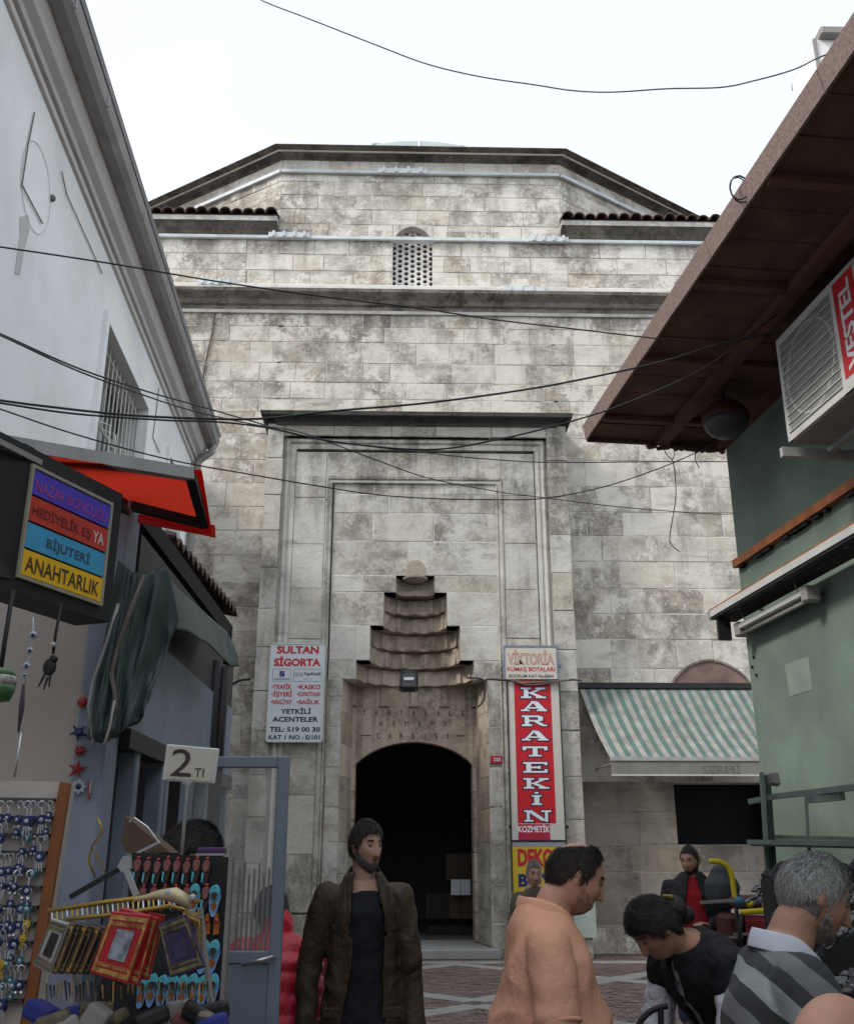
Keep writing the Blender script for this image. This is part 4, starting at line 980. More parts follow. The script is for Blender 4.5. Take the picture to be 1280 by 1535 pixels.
MB().lathe([(.045, .026), (.035, .045), (.012, .05)], tuple(at(-2, 1028, 2.8)), 18).build('upper_band', mat('lantern green', (.1, .2, .1)), h, smooth=True)
YJ = YS-.05
h = hang('red_bauble', 'red bauble with a bright highlight, upper one on the blue pier', 'ornament', 123, 1053, YJ); MB().ball(at(124, 1053, YJ), .021, 14).build('ball', m_rdt, h, smooth=True); MB().lathe([(.006, 0), (.005, .012), (.001, .014)], tuple(at(124, 1046, YJ)), 8).build('cap', m_gold, h)
h = hang('dark_tortoise_charm', 'small dark blue star shaped charm on the blue pier', 'ornament', 118, 1098, YJ); MB().ball(at(118, 1098, YJ), .019, 12, (1, .5, .9)).build('shell', m_glassb, h, smooth=True)
for k in range(5): a = 2*math.pi*k/5+.4; MB().tube([at(118, 1098, YJ), at(118+14*math.cos(a), 1098+12*math.sin(a), YJ)], [.008, .003], 5).build('flipper', m_glassb, h)
h = hang('ladybird_charm', 'round red charm between the dark star and the red starfish', 'ornament', 120, 1125, YJ); MB().ball(at(120, 1125, YJ), .021, 12, (1, .5, 1)).build('body', m_rdt, h, smooth=True)
for k in range(4): MB().ball(at(117+5*(k % 2), 1121+7*(k//2), YJ-.010), .004, 6).build('spot', m_blk, h)
h = hang('starfish', 'red starfish ornament on the blue pier', 'ornament', 116, 1152, YJ); q = MB()
for k in range(5):
    a = -math.pi/2+2*math.pi*k/5+.15; a2 = a+math.pi/5; a0 = a-math.pi/5; c = at(116, 1153, YJ); r1, r2 = .042, .015
    f = lambda an, r_, y=0: c+Vector((math.cos(an)*r_, y, -math.sin(an)*r_))
    q.add([f(a0, r2), f(a, r1), f(a2, r2), c+Vector((0, -.014, 0)), c+Vector((0, .004, 0))], [(0, 1, 3), (1, 2, 3), (1, 0, 4), (2, 1, 4)])
q.build('starfish_body', m_rdt, h)
h = hang('flower_magnet', 'white eight pointed flower magnet with a dark centre under the starfish', 'ornament', 118, 1178, YJ); c = at(119, 1179, YJ); P = []
for k in range(16): a = math.pi*k/8; r_ = .031 if k % 2 == 0 else .020; P.append(c+Vector((r_*math.cos(a), 0, r_*math.sin(a))))
MB().prism(P, (0, -.006, 0)).build('petals', m_wht, h); MB().lathe([(.0001, 0), (.012, 0), (.0001, .006)], tuple(c+Vector((0, -.007, 0))), 12, Matrix.Rotation(R(90), 3, 'X')).build('centre', m_glassb, h)
h = hang('red_magnet', 'slim red and cream magnet at the corner of the blue pier', 'ornament', 135, 1183, YJ); MB().cbox(at(135, 1184, YJ), (.012, .008, .07)).build('magnet_body', m_rdt, h, bevel=.003); MB().cbox(at(136, 1180, YJ-.006), (.005, .004, .045)).build('magnet_stripe', m_wht, h)
h = hang('red_tag', 'small red charm at the foot of the tarpaulin', 'ornament', 192, 1075, 4.2); MB().ball(at(192, 1074, 4.2), .014, 8, (1, 1, 1.6)).build('charm', m_rdt, h, smooth=True)
# ---- rack of miniature slippers
YL = 2.95
sr = thing('slipper_rack', 'black upright rack board full of miniature slippers', 'display rack', tuple(at(262, 1535, YL)))
MB().prism([at(200, 1278, YL), at(347, 1285, YL), at(330, 1540, YL), at(325, 1700, YL), at(170, 1700, YL), at(180, 1500, YL)], (0, .03, 0)).build('board', m_blk, sr)
MB().prism([at(343, 1285, YL-.01), at(349, 1285, YL-.01), at(333, 1540, YL-.01), at(327, 1540, YL-.01)], (0, .045, 0)).build('edge_strip', m_gut, sr)
m_pink = mat('dusty pink fabric', (.25, .10, .09), .7, .2, 30); m_brn = mat('dark brown sole', (.05, .032, .028), .7, .2, 30); m_cy = mat('cyan fabric', (.10, .42, .52), .6, .15, 20); m_or = mat('orange motif', (.30, .10, .02), .7, .3, 40); m_lb = mat('pale blue fabric', (.18, .36, .62), .55, .15, 20)
def slipper(kind):
    t = thing('miniature_slipper', 'slipper', 'slipper', (0, 0, 0)); n = 14
    def outline(w_, h_): return [(w_*math.sin(a)*(1 if math.cos(a) > 0 else .78), h_*math.cos(a)) for a in [2*math.pi*i/n for i in range(n)]]
    W_, H_ = (.0125, .034) if kind == 'pink' else (.016, .040)
    MB().prism([(x, 0, z) for x, z in outline(W_, H_)], (0, -.006, 0)).build('sole', m_brn if kind == 'pink' else m_lb, t)
    if kind == 'pink':
        MB().prism([(x*.85, -.006, z*.48+H_*.45) for x, z in outline(W_, H_)], (0, -.008, 0)).build('upper', m_pink, t, bevel=.003)
        MB().ball((0, -.006, H_*1.02), .0055, 8).build('pompom', m_rdt, t, smooth=True)
        MB().prism([(-W_*.75, -.0065, -H_*.05), (-W_*.25, -.0065, -H_*.05), (-W_*.35, -.0065, -H_*.85), (-W_*.65, -.0065, -H_*.7)], (0, -.003, 0)).build('lining', m_cy, t)
    else:
        MB().prism([(x*.93, -.006, z*.5+H_*.46) for x, z in outline(W_, H_)], (0, -.009, 0)).build('upper', m_cy, t, bevel=.003)
        MB().prism([(x*.55, -.0155, z*.24+H_*.30) for x, z in outline(W_, H_)], (0, -.001, 0)).build('opening', m_brn, t)
        MB().prism([(x*.55, -.0065, z*.25-H_*.35) for x, z in outline(W_, H_)], (0, -.002, 0)).build('motif', m_or, t)
    return t
SPR = {'pink': slipper('pink'), 'blue': slipper('blue')}; us = {'pink': 0, 'blue': 0}
def put(kind, px, py, rz=0, sc=1, lab=''):
    o = SPR[kind] if not us[kind] else copy_tree(SPR[kind]); us[kind] += 1
    o.location = at(px, py, YL-.012); o.rotation_euler = (0, rz, 0); o.scale = (sc,)*3
    o['label'] = lab; o['group'] = 'miniature slippers on the rack'
NTH = ['first', 'second', 'third', 'fourth', 'fifth', 'sixth', 'seventh', 'eighth', 'ninth']
for k in range(8): put('pink', 206+k*14.7, 1306+(k % 3)*1.5, .08, 1, NTH[k]+' pink slipper from the left in the top row of the rack')
for k, px in enumerate((214, 230, 246, 262, 279)): put('pink', px, 1348, .08, 1, NTH[k]+' pink slipper from the left in the second row of the rack')
put('blue', 292, 1347, .06, 1, 'single blue miniature slipper among the pink ones in the second row'); put('pink', 308, 1348, .08, 1.05, 'pink miniature slipper between two blue ones in the second row'); put('blue', 322, 1350, .06, 1.05, 'blue miniature slipper at the right end of the second row')
for k, px in enumerate((305, 320)): put('blue', px, 1434, .12, 1.1, ('left' if k == 0 else 'right')+' blue slipper of the pair beside the violet black notebook')
for k in range(8): put('blue', 213+k*15.2, 1486-(k % 2)*2, .1, 1.05, NTH[k]+' blue slipper from the left in the bottom row of the rack')
for k, px in enumerate((312, 326)):
    t = thing('orange_trinket', ('left' if k == 0 else 'right')+' one of the two orange trinkets between the slipper rows', 'ornament', tuple(at(px, 1385, YL-.01))); MB().prism([at(px-4, 1372, YL-.012), at(px+1, 1368, YL-.012), at(px+4, 1385, YL-.012), at(px+3, 1400, YL-.012), at(px-6, 1402, YL-.012)], (0, -.006, 0)).build('trinket_body', m_or, t, bevel=.001); MB().ball(at(px-1, 1380, YL-.02), .006, 8).build('trinket_bead', m_rdt, t)
# ---- notebooks and purses hung from a gilt rail in front
YN = 2.55
rl = thing('gilt_rail', 'gilt display rail with rows of small hooks in front of the slipper rack', 'display rail', tuple(at(160, 1360, YN)))
MB().tube(pts_px([(72, 1366), (160, 1352), (250, 1342), (300, 1352)], YN), .006, 6).build('rail_bar', m_gold, rl, smooth=True)
MB().tube(pts_px([(100, 1378), (180, 1370), (255, 1358), (300, 1372)], YN-.06), .005, 6).build('rail_bar', m_gold, rl, smooth=True)
for k in range(26):
    px = 78+k*7.6; py = 1366-.13*(px-72); MB().tube([at(px, py, YN), at(px+1, py+14, YN-.02), at(px+4, py+18, YN-.04)], .0022, 4).build('hook', m_gold if k % 3 else m_sil, rl)
MB().tube(pts_px([(150, 1600), (110, 1450), (80, 1370)], YN+.03), .008, 6).build('upright', m_gut, rl)
MB().tube(pts_px([(330, 1600), (310, 1450), (300, 1360)], YN+.1), .008, 6).build('upright', m_gut, rl)
br = thing('grey_bracket', 'grey metal bracket arm rising behind the gilt rail', 'bracket', tuple(at(195, 1320, YN+.1)))
MB().beam(at(190, 1303, YN+.1), at(205, 1343, YN+.1), .018, .012).build('arm', m_zinc, br); MB().prism(pts_px([(176, 1300), (184, 1284), (195, 1282), (196, 1302), (184, 1308)], YN+.1), (0, .02, 0)).build('clamp', m_zinc, br); MB().beam(at(105, 1345, YN+.08), at(178, 1303, YN+.12), .02, .012).build('arm', m_blk, br)
fish = thing('metal_fish', 'pale golden fish shaped ornament lying along the rail', 'ornament', tuple(at(260, 1345, YN-.08)))
MB().tube(pts_px([(200, 1350), (215, 1346), (240, 1341), (262, 1341), (278, 1350), (286, 1362)], YN-.08), [.003, .006, .011, .017, .014, .004], 10).build('fish_body', mat('pale gold', (.50, .42, .26), .35, .2, metal=.3), fish, smooth=True); MB().ball(at(252, 1338, YN-.09), .008, 8).ball(at(289, 1345, YN-.09), .008, 8).build('fin', m_wht, fish)
def notebook(name, label, quadpx, Y, cov, edge, pic, orn, th=.02, dY=0):
    t = thing(name, label, 'notebook', tuple(at(*quadpx[0], Y))); a, b, c, d = [at(*q, Y) for q in quadpx]
    MB().prism([a, b, c, d], (0, th, 0)).build('cover', cov, t, bevel=.002)
    L_ = lambda u, v: (a.lerp(b, u)).lerp(d.lerp(c, u), v)+Vector((0, -.0015, 0))
    q = MB()
    for (u0, v0, u1, v1) in ((.04, .05, .96, .12), (.04, .88, .96, .95), (.04, .12, .10, .88), (.90, .12, .96, .88)): q.prism([L_(u0, v0), L_(u1, v0), L_(u1, v1), L_(u0, v1)], (0, -.001, 0))
    q.build('border', edge, t)
    MB().prism([L_(.30, .26), L_(.74, .26), L_(.74, .72), L_(.30, .72)], (0, -.002, 0)).build('picture', pic, t)
    q = MB(); r5 = random.Random(len(name))
    for k in range(12):
        for v in (.18, .82):
            u = .12+.76*k/11; q.prism([L_(u-.02, v-.03), L_(u+.02, v-.03), L_(u+.025, v+.03), L_(u-.025, v+.03)], (0, -.0015, 0))
    q.build('embossing', orn, t)['kind'] = 'stuff'; return t
m_cr = mat('crimson cover', (.42, .012, .018), .35, .12, 8, .1, spec=.5); m_gt = mat('gilt edging', (.42, .24, .08), .4, .6, 60, metal=.4)
m_pic = mat('printed picture', (.22, .24, .28), .5, .7, 50); m_pur = mat('violet black cover', (.05, .035, .09), .4, .5, 20)
notebook('red_notebook', 'front red notebook with gilt border and square picture, hung from the rail', [(168, 1366), (228, 1372), (192, 1476), (134, 1458)], YN-.12, m_cr, m_gt, m_pic, m_gt)
notebook('red_notebook', 'second red notebook showing behind the front one', [(180, 1360), (238, 1376), (207, 1478), (180, 1470)], YN-.09, m_cr, m_gt, m_cr, m_gt)
notebook('red_notebook', 'hindmost of the red notebooks, mostly hidden', [(182, 1360), (246, 1372), (222, 1470), (180, 1462)], YN-.06, m_cr, m_gt, m_cr, m_gt)
m_bg = mat('antique gilt', (.16, .13, .06), .4, .7, 50, metal=.3)
notebook('dark_notebook', 'tilted violet black notebook with antique gilt border', [(237, 1386), (278, 1370), (308, 1450), (255, 1466)], YN-.12, m_pur, m_bg, m_pur, m_bg)
notebook('dark_notebook', 'second gilt bordered notebook behind the tilted one', [(275, 1362), (302, 1376), (300, 1446), (262, 1450)], YN-.09, m_bg, m_gt, m_pur, m_bg)
m_br1 = mat('worn olive cover', (.12, .10, .065), .5, .4, 20); m_br2 = mat('dark cover', (.035, .028, .024), .5, .4, 20)
for k in range(9):
    px = 78+k*9.5; notebook('brown_notebook', ['olive notebook with green and red print, widest of the brown row', 'grey spined notebook at the left end of the brown row'][k == 0] if k in (0, 1) else NTH[k]+' notebook from the left in the brown row, thin and dark', [(px, 1376+k*1.2), (px+26, 1384+k*1.5), (px-3, 1462), (px-29, 1446+k)], YN-.14+k*.014, (m_zinc, m_br1, m_br2)[min(k, 2)] if k < 3 else (m_br2, m_br1)[k % 2], m_gt if k % 2 else m_br1, m_br2, m_bg, .008)
    if k > 1: [o_ for o_ in bpy.data.objects if o_.name.startswith('brown_notebook') and o_.parent is None][-1]['group'] = 'thin dark notebooks in the brown row'
tk = thing('tissue_tray', 'tray of blue and pale cloth souvenirs at the bottom edge', 'tray', tuple(at(150, 1520, YN)))
MB().cbox(at(150, 1560, YN), (.5, .2, .04)).build('tray_base', m_blk, tk)
r6 = random.Random(5)
for k in range(16):
    px, py = r6.uniform(60, 330), r6.uniform(1496, 1534); mt_ = r6.choice((m_bg, m_blk, mat('cobalt cloth', (.03, .04, .22), .7, .3), m_br1, m_pink, m_gut))
    MB().cbox(at(px, py+14, YN+r6.uniform(-.08, .05)), (.05+.03*r6.random(), .05, .03+.03*r6.random()), Matrix.Rotation(r6.uniform(-.6, .6), 3, 'Y') @ Matrix.Rotation(r6.uniform(-.5, .5), 3, 'Z')).build('cloth_piece', mt_, tk, bevel=.010, seg=2)
fr_ = thing('cloth_fringe', 'row of hanging gold brown fringes below the notebooks', 'fringe', tuple(at(200, 1500, YN)))
for k in range(44):
    px = 70+k*5.6; MB().tube([at(px, 1474+4*math.sin(k), YN), at(px+r6.uniform(-3, 3), 1494+r6.uniform(-5, 12), YN-.01)], [.003, .0015], 4).build('strand', r6.choice((m_bg, m_br2, m_gt)), fr_)
# eyeglass / wire stands and brown bag inside the doorway
gw = thing('gold_wire_stand', 'thin gold wire display stand in the dark doorway', 'wire stand', tuple(at(155, 1300, 3.6)))
MB().tube(pts_px([(146, 1225), (152, 1238), (154, 1246), (138, 1268), (133, 1290), (143, 1315)], 3.6), .004, 5).build('wire', m_gold, gw, smooth=True); MB().tube(pts_px([(141, 1273), (158, 1307)], 3.6), .003, 5).build('wire', m_gold, gw)
bgp = thing('brown_box', 'open brown cardboard box tipped in the doorway behind the rack', 'box', tuple(at(220, 1270, 3.5)))
MB().prism(pts_px([(187, 1222), (236, 1262), (255, 1278), (190, 1278), (182, 1262)], 3.5), (0, .15, 0)).build('box_side', mat('brown card', (.13, .085, .06), .8, .2), bgp)
MB().beam(at(204, 1280, 3.45), at(240, 1262, 3.45), .012, .008).build('box_edge', m_wht, bgp)
MB().tube(pts_px([(194, 1232), (202, 1226), (222, 1240), (238, 1262)], 3.45), .003, 5).build('wire', m_sil, bgp)
pb = thing('purple_tin', 'flat purple tin lying on top of the slipper rack', 'tin', tuple(at(318, 1280, 3.05))); MB().cbox(at(318, 1276, 3.05), (.075, .06, .02)).build('tin_body', mat('purple tin', (.09, .03, .11), .4, .1), pb, bevel=.003); MB().cbox(at(318, 1281, 3.05), (.08, .065, .005)).build('tin_rim', m_wht, pb)
# ================================================================ RIGHT SIDE: green building
m_green = mat('green render', (.155, .205, .168), .85, .22, 1.3, .2, 30, dirt=.55, dcol=(.10, .135, .11), dscale=1.2)
m_brnw = mat('brown painted soffit board', (.12, .066, .05), .75, .35, 3, .2, 20, dirt=.5, dcol=(.030, .018, .015), dscale=1.6)
m_brn2 = mat('brown rafter paint', (.13, .065, .05), .75, .25, 4, .15, 20, dirt=.3, dcol=(.05, .03, .025))
m_fas = mat('mottled brown fascia', (.22, .155, .135), .7, .30, 45, .3, 60, dirt=.25, dcol=(.14, .08, .07), dscale=30)
gc = at(1110, 930, 9.5); fa, fb = at(880, 655, 9.6), onplane(1280, 70, (0, 0, at(880, 655, 9.6).z), (0, 0, 1))
gd = (Vector((fa.x, fa.y, 0))-Vector((fb.x, fb.y, 0))).normalized(); gn = Vector((-gd.y, gd.x, 0))    # gn points over the street
gc = onplane(1115, 930, fa, gd)
ZS = fa.z; ovh = (fa-gc).to_2d().dot(gn.to_2d()); print('soffit', ZS, 'overhang', ovh, 'gd', tuple(gd), tuple(gn))
g0 = Vector((gc.x, gc.y, 0)); g0 = g0+gd*((fa-gc).dot(gd))
def RP(s, h, o=0): return g0-gd*s+gn*o+Vector((0, 0, h))
gb = thing('green_building', 'green rendered building on the right with wide brown timber eaves', 'building', tuple(RP(0, 0)))
def rbox(s0, s1, h0, h1, o0, o1, nm=None, mt=None, par=gb, m=None, bv=0):
    q = m or MB(); q.add([RP(s, h, o) for h in (h0, h1) for s, o in ((s0, o0), (s1, o0), (s1, o1), (s0, o1))], [(0,1,2,3),(7,6,5,4),(0,4,5,1),(1,5,6,2),(2,6,7,3),(3,7,4,0)])
    return q if m else q.build(nm, mt, par, bevel=bv)
LG = 15
rbox(0, LG, 0, ZS, -.3, 0, 'wall', m_green); rbox(0, .3, 0, ZS, -6, -.3, 'end_wall', m_green)
rbox(LG-.3, LG, 0, ZS, -6, -.3, 'rear_wall', m_green)
# boards of the soffit, one by one, running out from the wall
nb = 40
for k in range(nb):
    s0, s1 = -.05+k*.36, -.05+(k+1)*.36
    rbox(s0+.006, s1-.006, ZS+.02+rng.uniform(0, .01), ZS+.045+rng.uniform(0, .01), -.02, ovh, 'soffit_board', m_brnw)
rbox(-.02, LG, ZS+.05, ZS+.09, -.05, ovh, 'roof_deck', m_blk)
rbox(-.02, LG, ZS-.05, ZS+.02, ovh*.42, ovh*.42+.13, 'purlin', m_brn2)
rbox(-.02, LG, ZS-.06, ZS+.02, .0, .10, 'wall_plate', m_brn2)
for k in range(12): rbox(.45+k*1.25, .53+k*1.25, ZS-.03, ZS+.02, .10, ovh-.03, 'rafter', m_brn2)
# fascia in lengths, slightly wavy lower edge
for k in range(9):
    s0, s1 = -.06+k*1.7, -.06+(k+1)*1.7-.008; n = 8
    m = MB(); vs = []
    for i in range(n+1):
        s = s0+(s1-s0)*i/n; dz = .012*mnoise.noise(Vector((s*2.2, 0, 3)))
        vs += [RP(s, ZS-.01+dz, ovh), RP(s, ZS+.15, ovh+.03), RP(s, ZS-.01+dz, ovh-.02), RP(s, ZS+.15, ovh)]
    m.add(vs, [(4*i, 4*i+1, 4*i+5, 4*i+4) for i in range(n)]+[(4*i+2, 4*i+3, 4*i+7, 4*i+6) for i in range(n)]+[(4*i, 4*i+2, 4*i+6, 4*i+4) for i in range(n)]+[(4*i+1, 4*i+3, 4*i+7, 4*i+5) for i in range(n)]+[(0, 1, 3, 2), (4*n, 4*n+1, 4*n+3, 4*n+2)])
    m.build('fascia', m_fas, gb)
m = MB(); m.prism([RP(-.06, ZS-.02, ovh-.02), RP(-.06, ZS+.12, ovh), RP(-.06, ZS+.12, 0), RP(-.06, ZS-.06, 0), RP(-.06, ZS-.06, .3), RP(-.06, ZS-.02, .5)], gd*.03); m.build('barge_board', m_brnw, gb)
MB().prism([RP(-.05, ZS+.15, ovh), RP(LG, ZS+.15, ovh), RP(LG, ZS+1.5, -3), RP(-.05, ZS+1.5, -3)], (0, 0, .04)).build('roof', m_tile, gb)
r8 = random.Random(8)
m = MB()
for k in range(26):                                   # ragged debris along the edge of the end board
    o = ovh*.55*(1-k/26); m.ball(RP(-.03, ZS-.05-r8.random()*.03, o), .02+.02*r8.random(), 6)
m.build('ragged_edge', m_brnw, gb)
# wooden batten, cable rail, pale patch, patch of dark holes
m_bat = mat('orange varnished batten', (.30, .105, .035), .5, .3, 6, .15, 20, dirt=.3, dcol=(.10, .045, .03))
def on_g(px, py, o=0):
    p = onplane(px, py, RP(0, 0, o), gn); q = p-g0; return (-q.dot(gd), p.z)
b1, b2 = on_g(1100, 848, .06), on_g(1285, 712, .06); hb_ = (b1[1]+b2[1])/2
rbox(b1[0]-.02, 12, b1[1]-.02, b1[1]+.06, 0, .07, 'timber_batten', m_bat)
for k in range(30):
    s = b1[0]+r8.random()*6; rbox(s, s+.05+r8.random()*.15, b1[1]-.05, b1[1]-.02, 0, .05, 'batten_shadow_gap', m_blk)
pp = [on_g(*q) for q in ((1176, 996), (1212, 984), (1218, 1034), (1184, 1044))]
MB().prism([RP(s, h, .0) for s, h in pp], gn*.004).build('pale_patch', mat('bare plaster patch', (.20, .245, .21), .9, .1, 5), gb)
for px, py in ((1130, 985), (1128, 1000), (1134, 1012)): MB().ball(RP(*on_g(px, py), .005), .018, 6).build('wall_hole', m_blk, gb)
# awning cassette: long pale rail proud of the wall, with the fluorescent fitting under it
m_whm = mat('off white aluminium', (.50, .50, .48), .45, .06, 3, .03, dirt=.2, dcol=(.3, .29, .27)); 
ac_ = thing('awning_rail', 'long pale aluminium awning rail fixed along the green wall', 'awning rail', tuple(RP(0, 3.2)))
oo = .42
c1 = onplane(1062, 925, RP(-.1, 0, 0), gd); oo = (c1-g0).dot(gn); s1 = -.1
print('rail offset', oo, c1.z)
hz = c1.z
def abox(*a, **k): return rbox(*a, par=ac_, **k)
abox(-.1, 12, hz-.01, hz+.055, oo-.06, oo, 'rail', m_whm); abox(-.1, 12, hz+.055, hz+.075, oo-.10, oo-.01, 'rail_lip', m_bat)
abox(-.08, 12, hz-.035, hz-.01, oo-.09, oo-.01, 'rail_groove', m_blk); abox(-.1, 12, hz-.045, hz-.02, oo-.28, oo-.10, 'rail_back', mat('dark fabric roll', (.04, .03, .03), .8, .2))
abox(-.1, -.07, hz-.03, hz+.06, oo-.10, oo+.004, 'end_cap', m_gut)
for s in (.4, 2.4, 4.4): abox(s, s+.05, hz-.04, hz+.03, 0, oo-.08, 'bracket', m_gut)
fx = thing('fluorescent_fitting', 'dusty fluorescent tube fitting slung under the awning rail', 'light fitting', tuple(RP(.5, hz-.2, oo-.2)))
fs0, fs1 = .18, 1.62
rbox(fs0, fs1, hz-.20, hz-.14, oo-.26, oo-.14, 'housing', m_whm, par=fx, bv=.01); MB().tube([RP(fs0, hz-.225, oo-.20), RP(fs1, hz-.225, oo-.20)], .022, 10).build('tube', mat('dusty tube', (.42, .40, .38), .3, .1), fx, smooth=True)
for s in (fs0-.02, fs1-.08): rbox(s, s+.10, hz-.26, hz-.12, oo-.27, oo-.13, 'end_holder', m_gut, par=fx, bv=.015)
for s in (.3, 1.4): MB().tube([RP(s, hz-.14, oo-.2), RP(s, hz-.03, oo-.16)], .006, 5).build('hanger', m_gut, fx)
fl_ = thing('small_floodlight', 'small dark lamp bracket at the near corner end of the awning rail', 'lamp', tuple(RP(0, hz-.2, oo-.1)))
rbox(.0, .04, hz-.26, hz-.03, oo-.16, oo-.03, 'bracket_frame', m_blk, par=fl_); rbox(-.005, .0, hz-.12, hz-.05, oo-.13, oo-.06, 'reflector', m_wht, par=fl_)
# ---- air conditioner on brackets
acu = thing('air_conditioner', 'white outdoor air conditioner unit on brackets under the brown eaves', 'air conditioner', tuple(at(1220, 560, 7)))
ao = .62                                              # face distance from the wall
qa = on_g(1162, 512, ao); qb = on_g(1181, 664, ao); sA = (qa[0]+qb[0])/2; zb0 = qb[1]; zt0_ = min(qa[1], ZS-.04)
print('AC', qa, qb, zb0, zt0_)
lenA = 1.25
m_acw = mat('ivory enamel', (.56, .56, .53), .4, .05, 2, .03, dirt=.18, dcol=(.30, .28, .25))
def cb_(*a, **k): return rbox(*a, par=acu, **k)
cb_(sA, sA+lenA, zb0, zt0_, ao-.36, ao-.02, 'casing', m_acw, bv=.012)
e_ = MB()
for q in ((sA, sA+.05, zb0, zt0_), (sA+.86, sA+lenA, zb0, zt0_), (sA, sA+lenA, zb0, zb0+.05), (sA, sA+lenA, zt0_-.06, zt0_)): rbox(*q, ao-.02, ao, m=e_)
e_.build('front_frame', m_acw, acu)
cb_(sA+.05, sA+.86, zb0+.05, zt0_-.06, ao-.022, ao-.014, 'coil', mat('dark coil', (.07, .068, .06), .6, .3, 30))
cs, cz = sA+.455, (zb0+zt0_)/2; rF = min(.36, (zt0_-zb0)/2-.07)
ri = [RP(cs+rF*math.cos(a), cz+rF*math.sin(a), ao-.012) for a in [2*math.pi*i/32 for i in range(33)]]
MB().tube(ri, .012, 5).build('fan_ring', m_acw, acu, smooth=True)
fan = MB()
for k in range(4):
    a = math.pi/2*k+.4; P = [RP(cs, cz, ao-.013)]+[RP(cs+rF*.9*math.cos(a+t), cz+rF*.9*math.sin(a+t), ao-.012-.001*i) for i, t in enumerate((0, .3, .6, .85))]; fan.add(P, [(0, 1, 2), (0, 2, 3), (0, 3, 4)])
fan.build('fan', mat('fan grey', (.16, .15, .14), .5, .1), acu)
gr = MB()
for k in range(12):
    z = zb0+.07+(zt0_-zb0-.14)*k/11; gr.tube([RP(sA+.04, z, ao+.004), RP(sA+.87, z, ao+.004)], .0055, 4)
gr.build('guard_rod', m_acw, acu)
gr = MB()
for k in range(48):
    s = sA+.06+.79*k/47; gr.tube([RP(s, zb0+.05, ao-.002), RP(s, zt0_-.06, ao-.002)], .0028, 4)
gr.build('guard_wire', m_acw, acu)
cb_(sA-.08, sA+lenA+.1, zb0-.05, zb0-.01, ao-.40, ao-.34, 'bracket', m_zinc); cb_(sA-.10, sA-.05, zb0-.09, zb0-.012, -.0, ao+.03, 'bracket', m_zinc); cb_(sA+lenA, sA+lenA+.05, zb0-.09, zb0-.012, 0, ao+.03, 'bracket', m_zinc)
cb_(sA+.02, sA+lenA-.02, zb0-.012, zb0-.002, ao-.35, ao-.03, 'base_tray', m_gut)
# red maker's panel with white letters, running up the right side of the front
lb = cb_(sA+.915, sA+1.19, zb0+.10, zt0_-.04, ao, ao+.004, 'name_panel', mat('red panel', (.50, .022, .03), .45, .06, bump=0))
text('VESTEL', RP(sA+1.135, zb0+.13, ao+.004), (0, 0, 1), gd, (zt0_-zb0)-.22, .155, mat('panel white', (.62, .60, .60), .45, .04, bump=0), lb, 'lettering', .03, n=gn, off=.003, center=False)
# red ventilation cowl under the eaves corner
cw = thing('round_lamp', 'dark round bowl lamp with red rim on the green wall under the eaves', 'lamp', tuple(RP(1, 5)))
pc_ = at(1088, 636, 8.55); 
MB().lathe([(.01, -.13), (.10, -.12), (.17, -.07), (.205, .0), (.21, .03)], tuple(pc_), 24).build('bowl', mat('dark bowl', (.06, .06, .068), .4, .1), cw, smooth=True)
MB().lathe([(.21, .03), (.225, .05), (.20, .12), (.14, .20), (.05, .24)], tuple(pc_), 24).build('shade', mat('dull red shade', (.055, .018, .017), .5, .2), cw, smooth=True)
MB().tube([pc_+Vector((0, 0, .2)), pc_+Vector((0, 0, ZS-pc_.z+.02))], .02, 6).build('stem', m_blk, cw)
# chimney behind the roof
ch = thing('chimney', 'pale rendered chimney with projecting cap rising beyond the brown roof edge', 'chimney', tuple(at(1265, 200, 13)))
YH = 13.0; a, b = at(1222, 200, YH), at(1300, 200, YH); zt_c = at(1240, 60, YH).z
MB().box((at(1228, 110, YH).x, YH, 5), (at(1330, 110, YH).x, YH+1.0, zt_c)).build('shaft', m_plaster, ch)
MB().box((at(1228, 110, YH).x-.03, YH-.03, 5), (at(1228, 110, YH).x+.02, YH+.02, zt_c)).build('corner_strip', m_gut, ch)
MB().box((at(1226, 50, YH).x-.02, YH-.15, zt_c), (at(1330, 110, YH).x+.2, YH+1.2, zt_c+.16)).build('cap', m_gut, ch, bevel=.02)
wl = thing('wire_coil', 'loose loop of wire on the brown fascia', 'wire', tuple(at(1115, 290, 6.5)))
sL = onplane(1115, 292, RP(0, 0, ovh), gn)
MB().tube([sL+Vector((-.00, 0, 0))+Vector((.07*math.cos(a)-.03, -.02, .11*math.sin(a)+.03)) for a in [2*math.pi*i/16*1.3 for i in range(17)]], .006, 5).tube([sL+Vector((.06*math.cos(a)-.05, -.04, .09*math.sin(a)+.02)) for a in [2*math.pi*i/16 for i in range(15)]], .005, 5).build('loop', m_blk, wl, smooth=True)
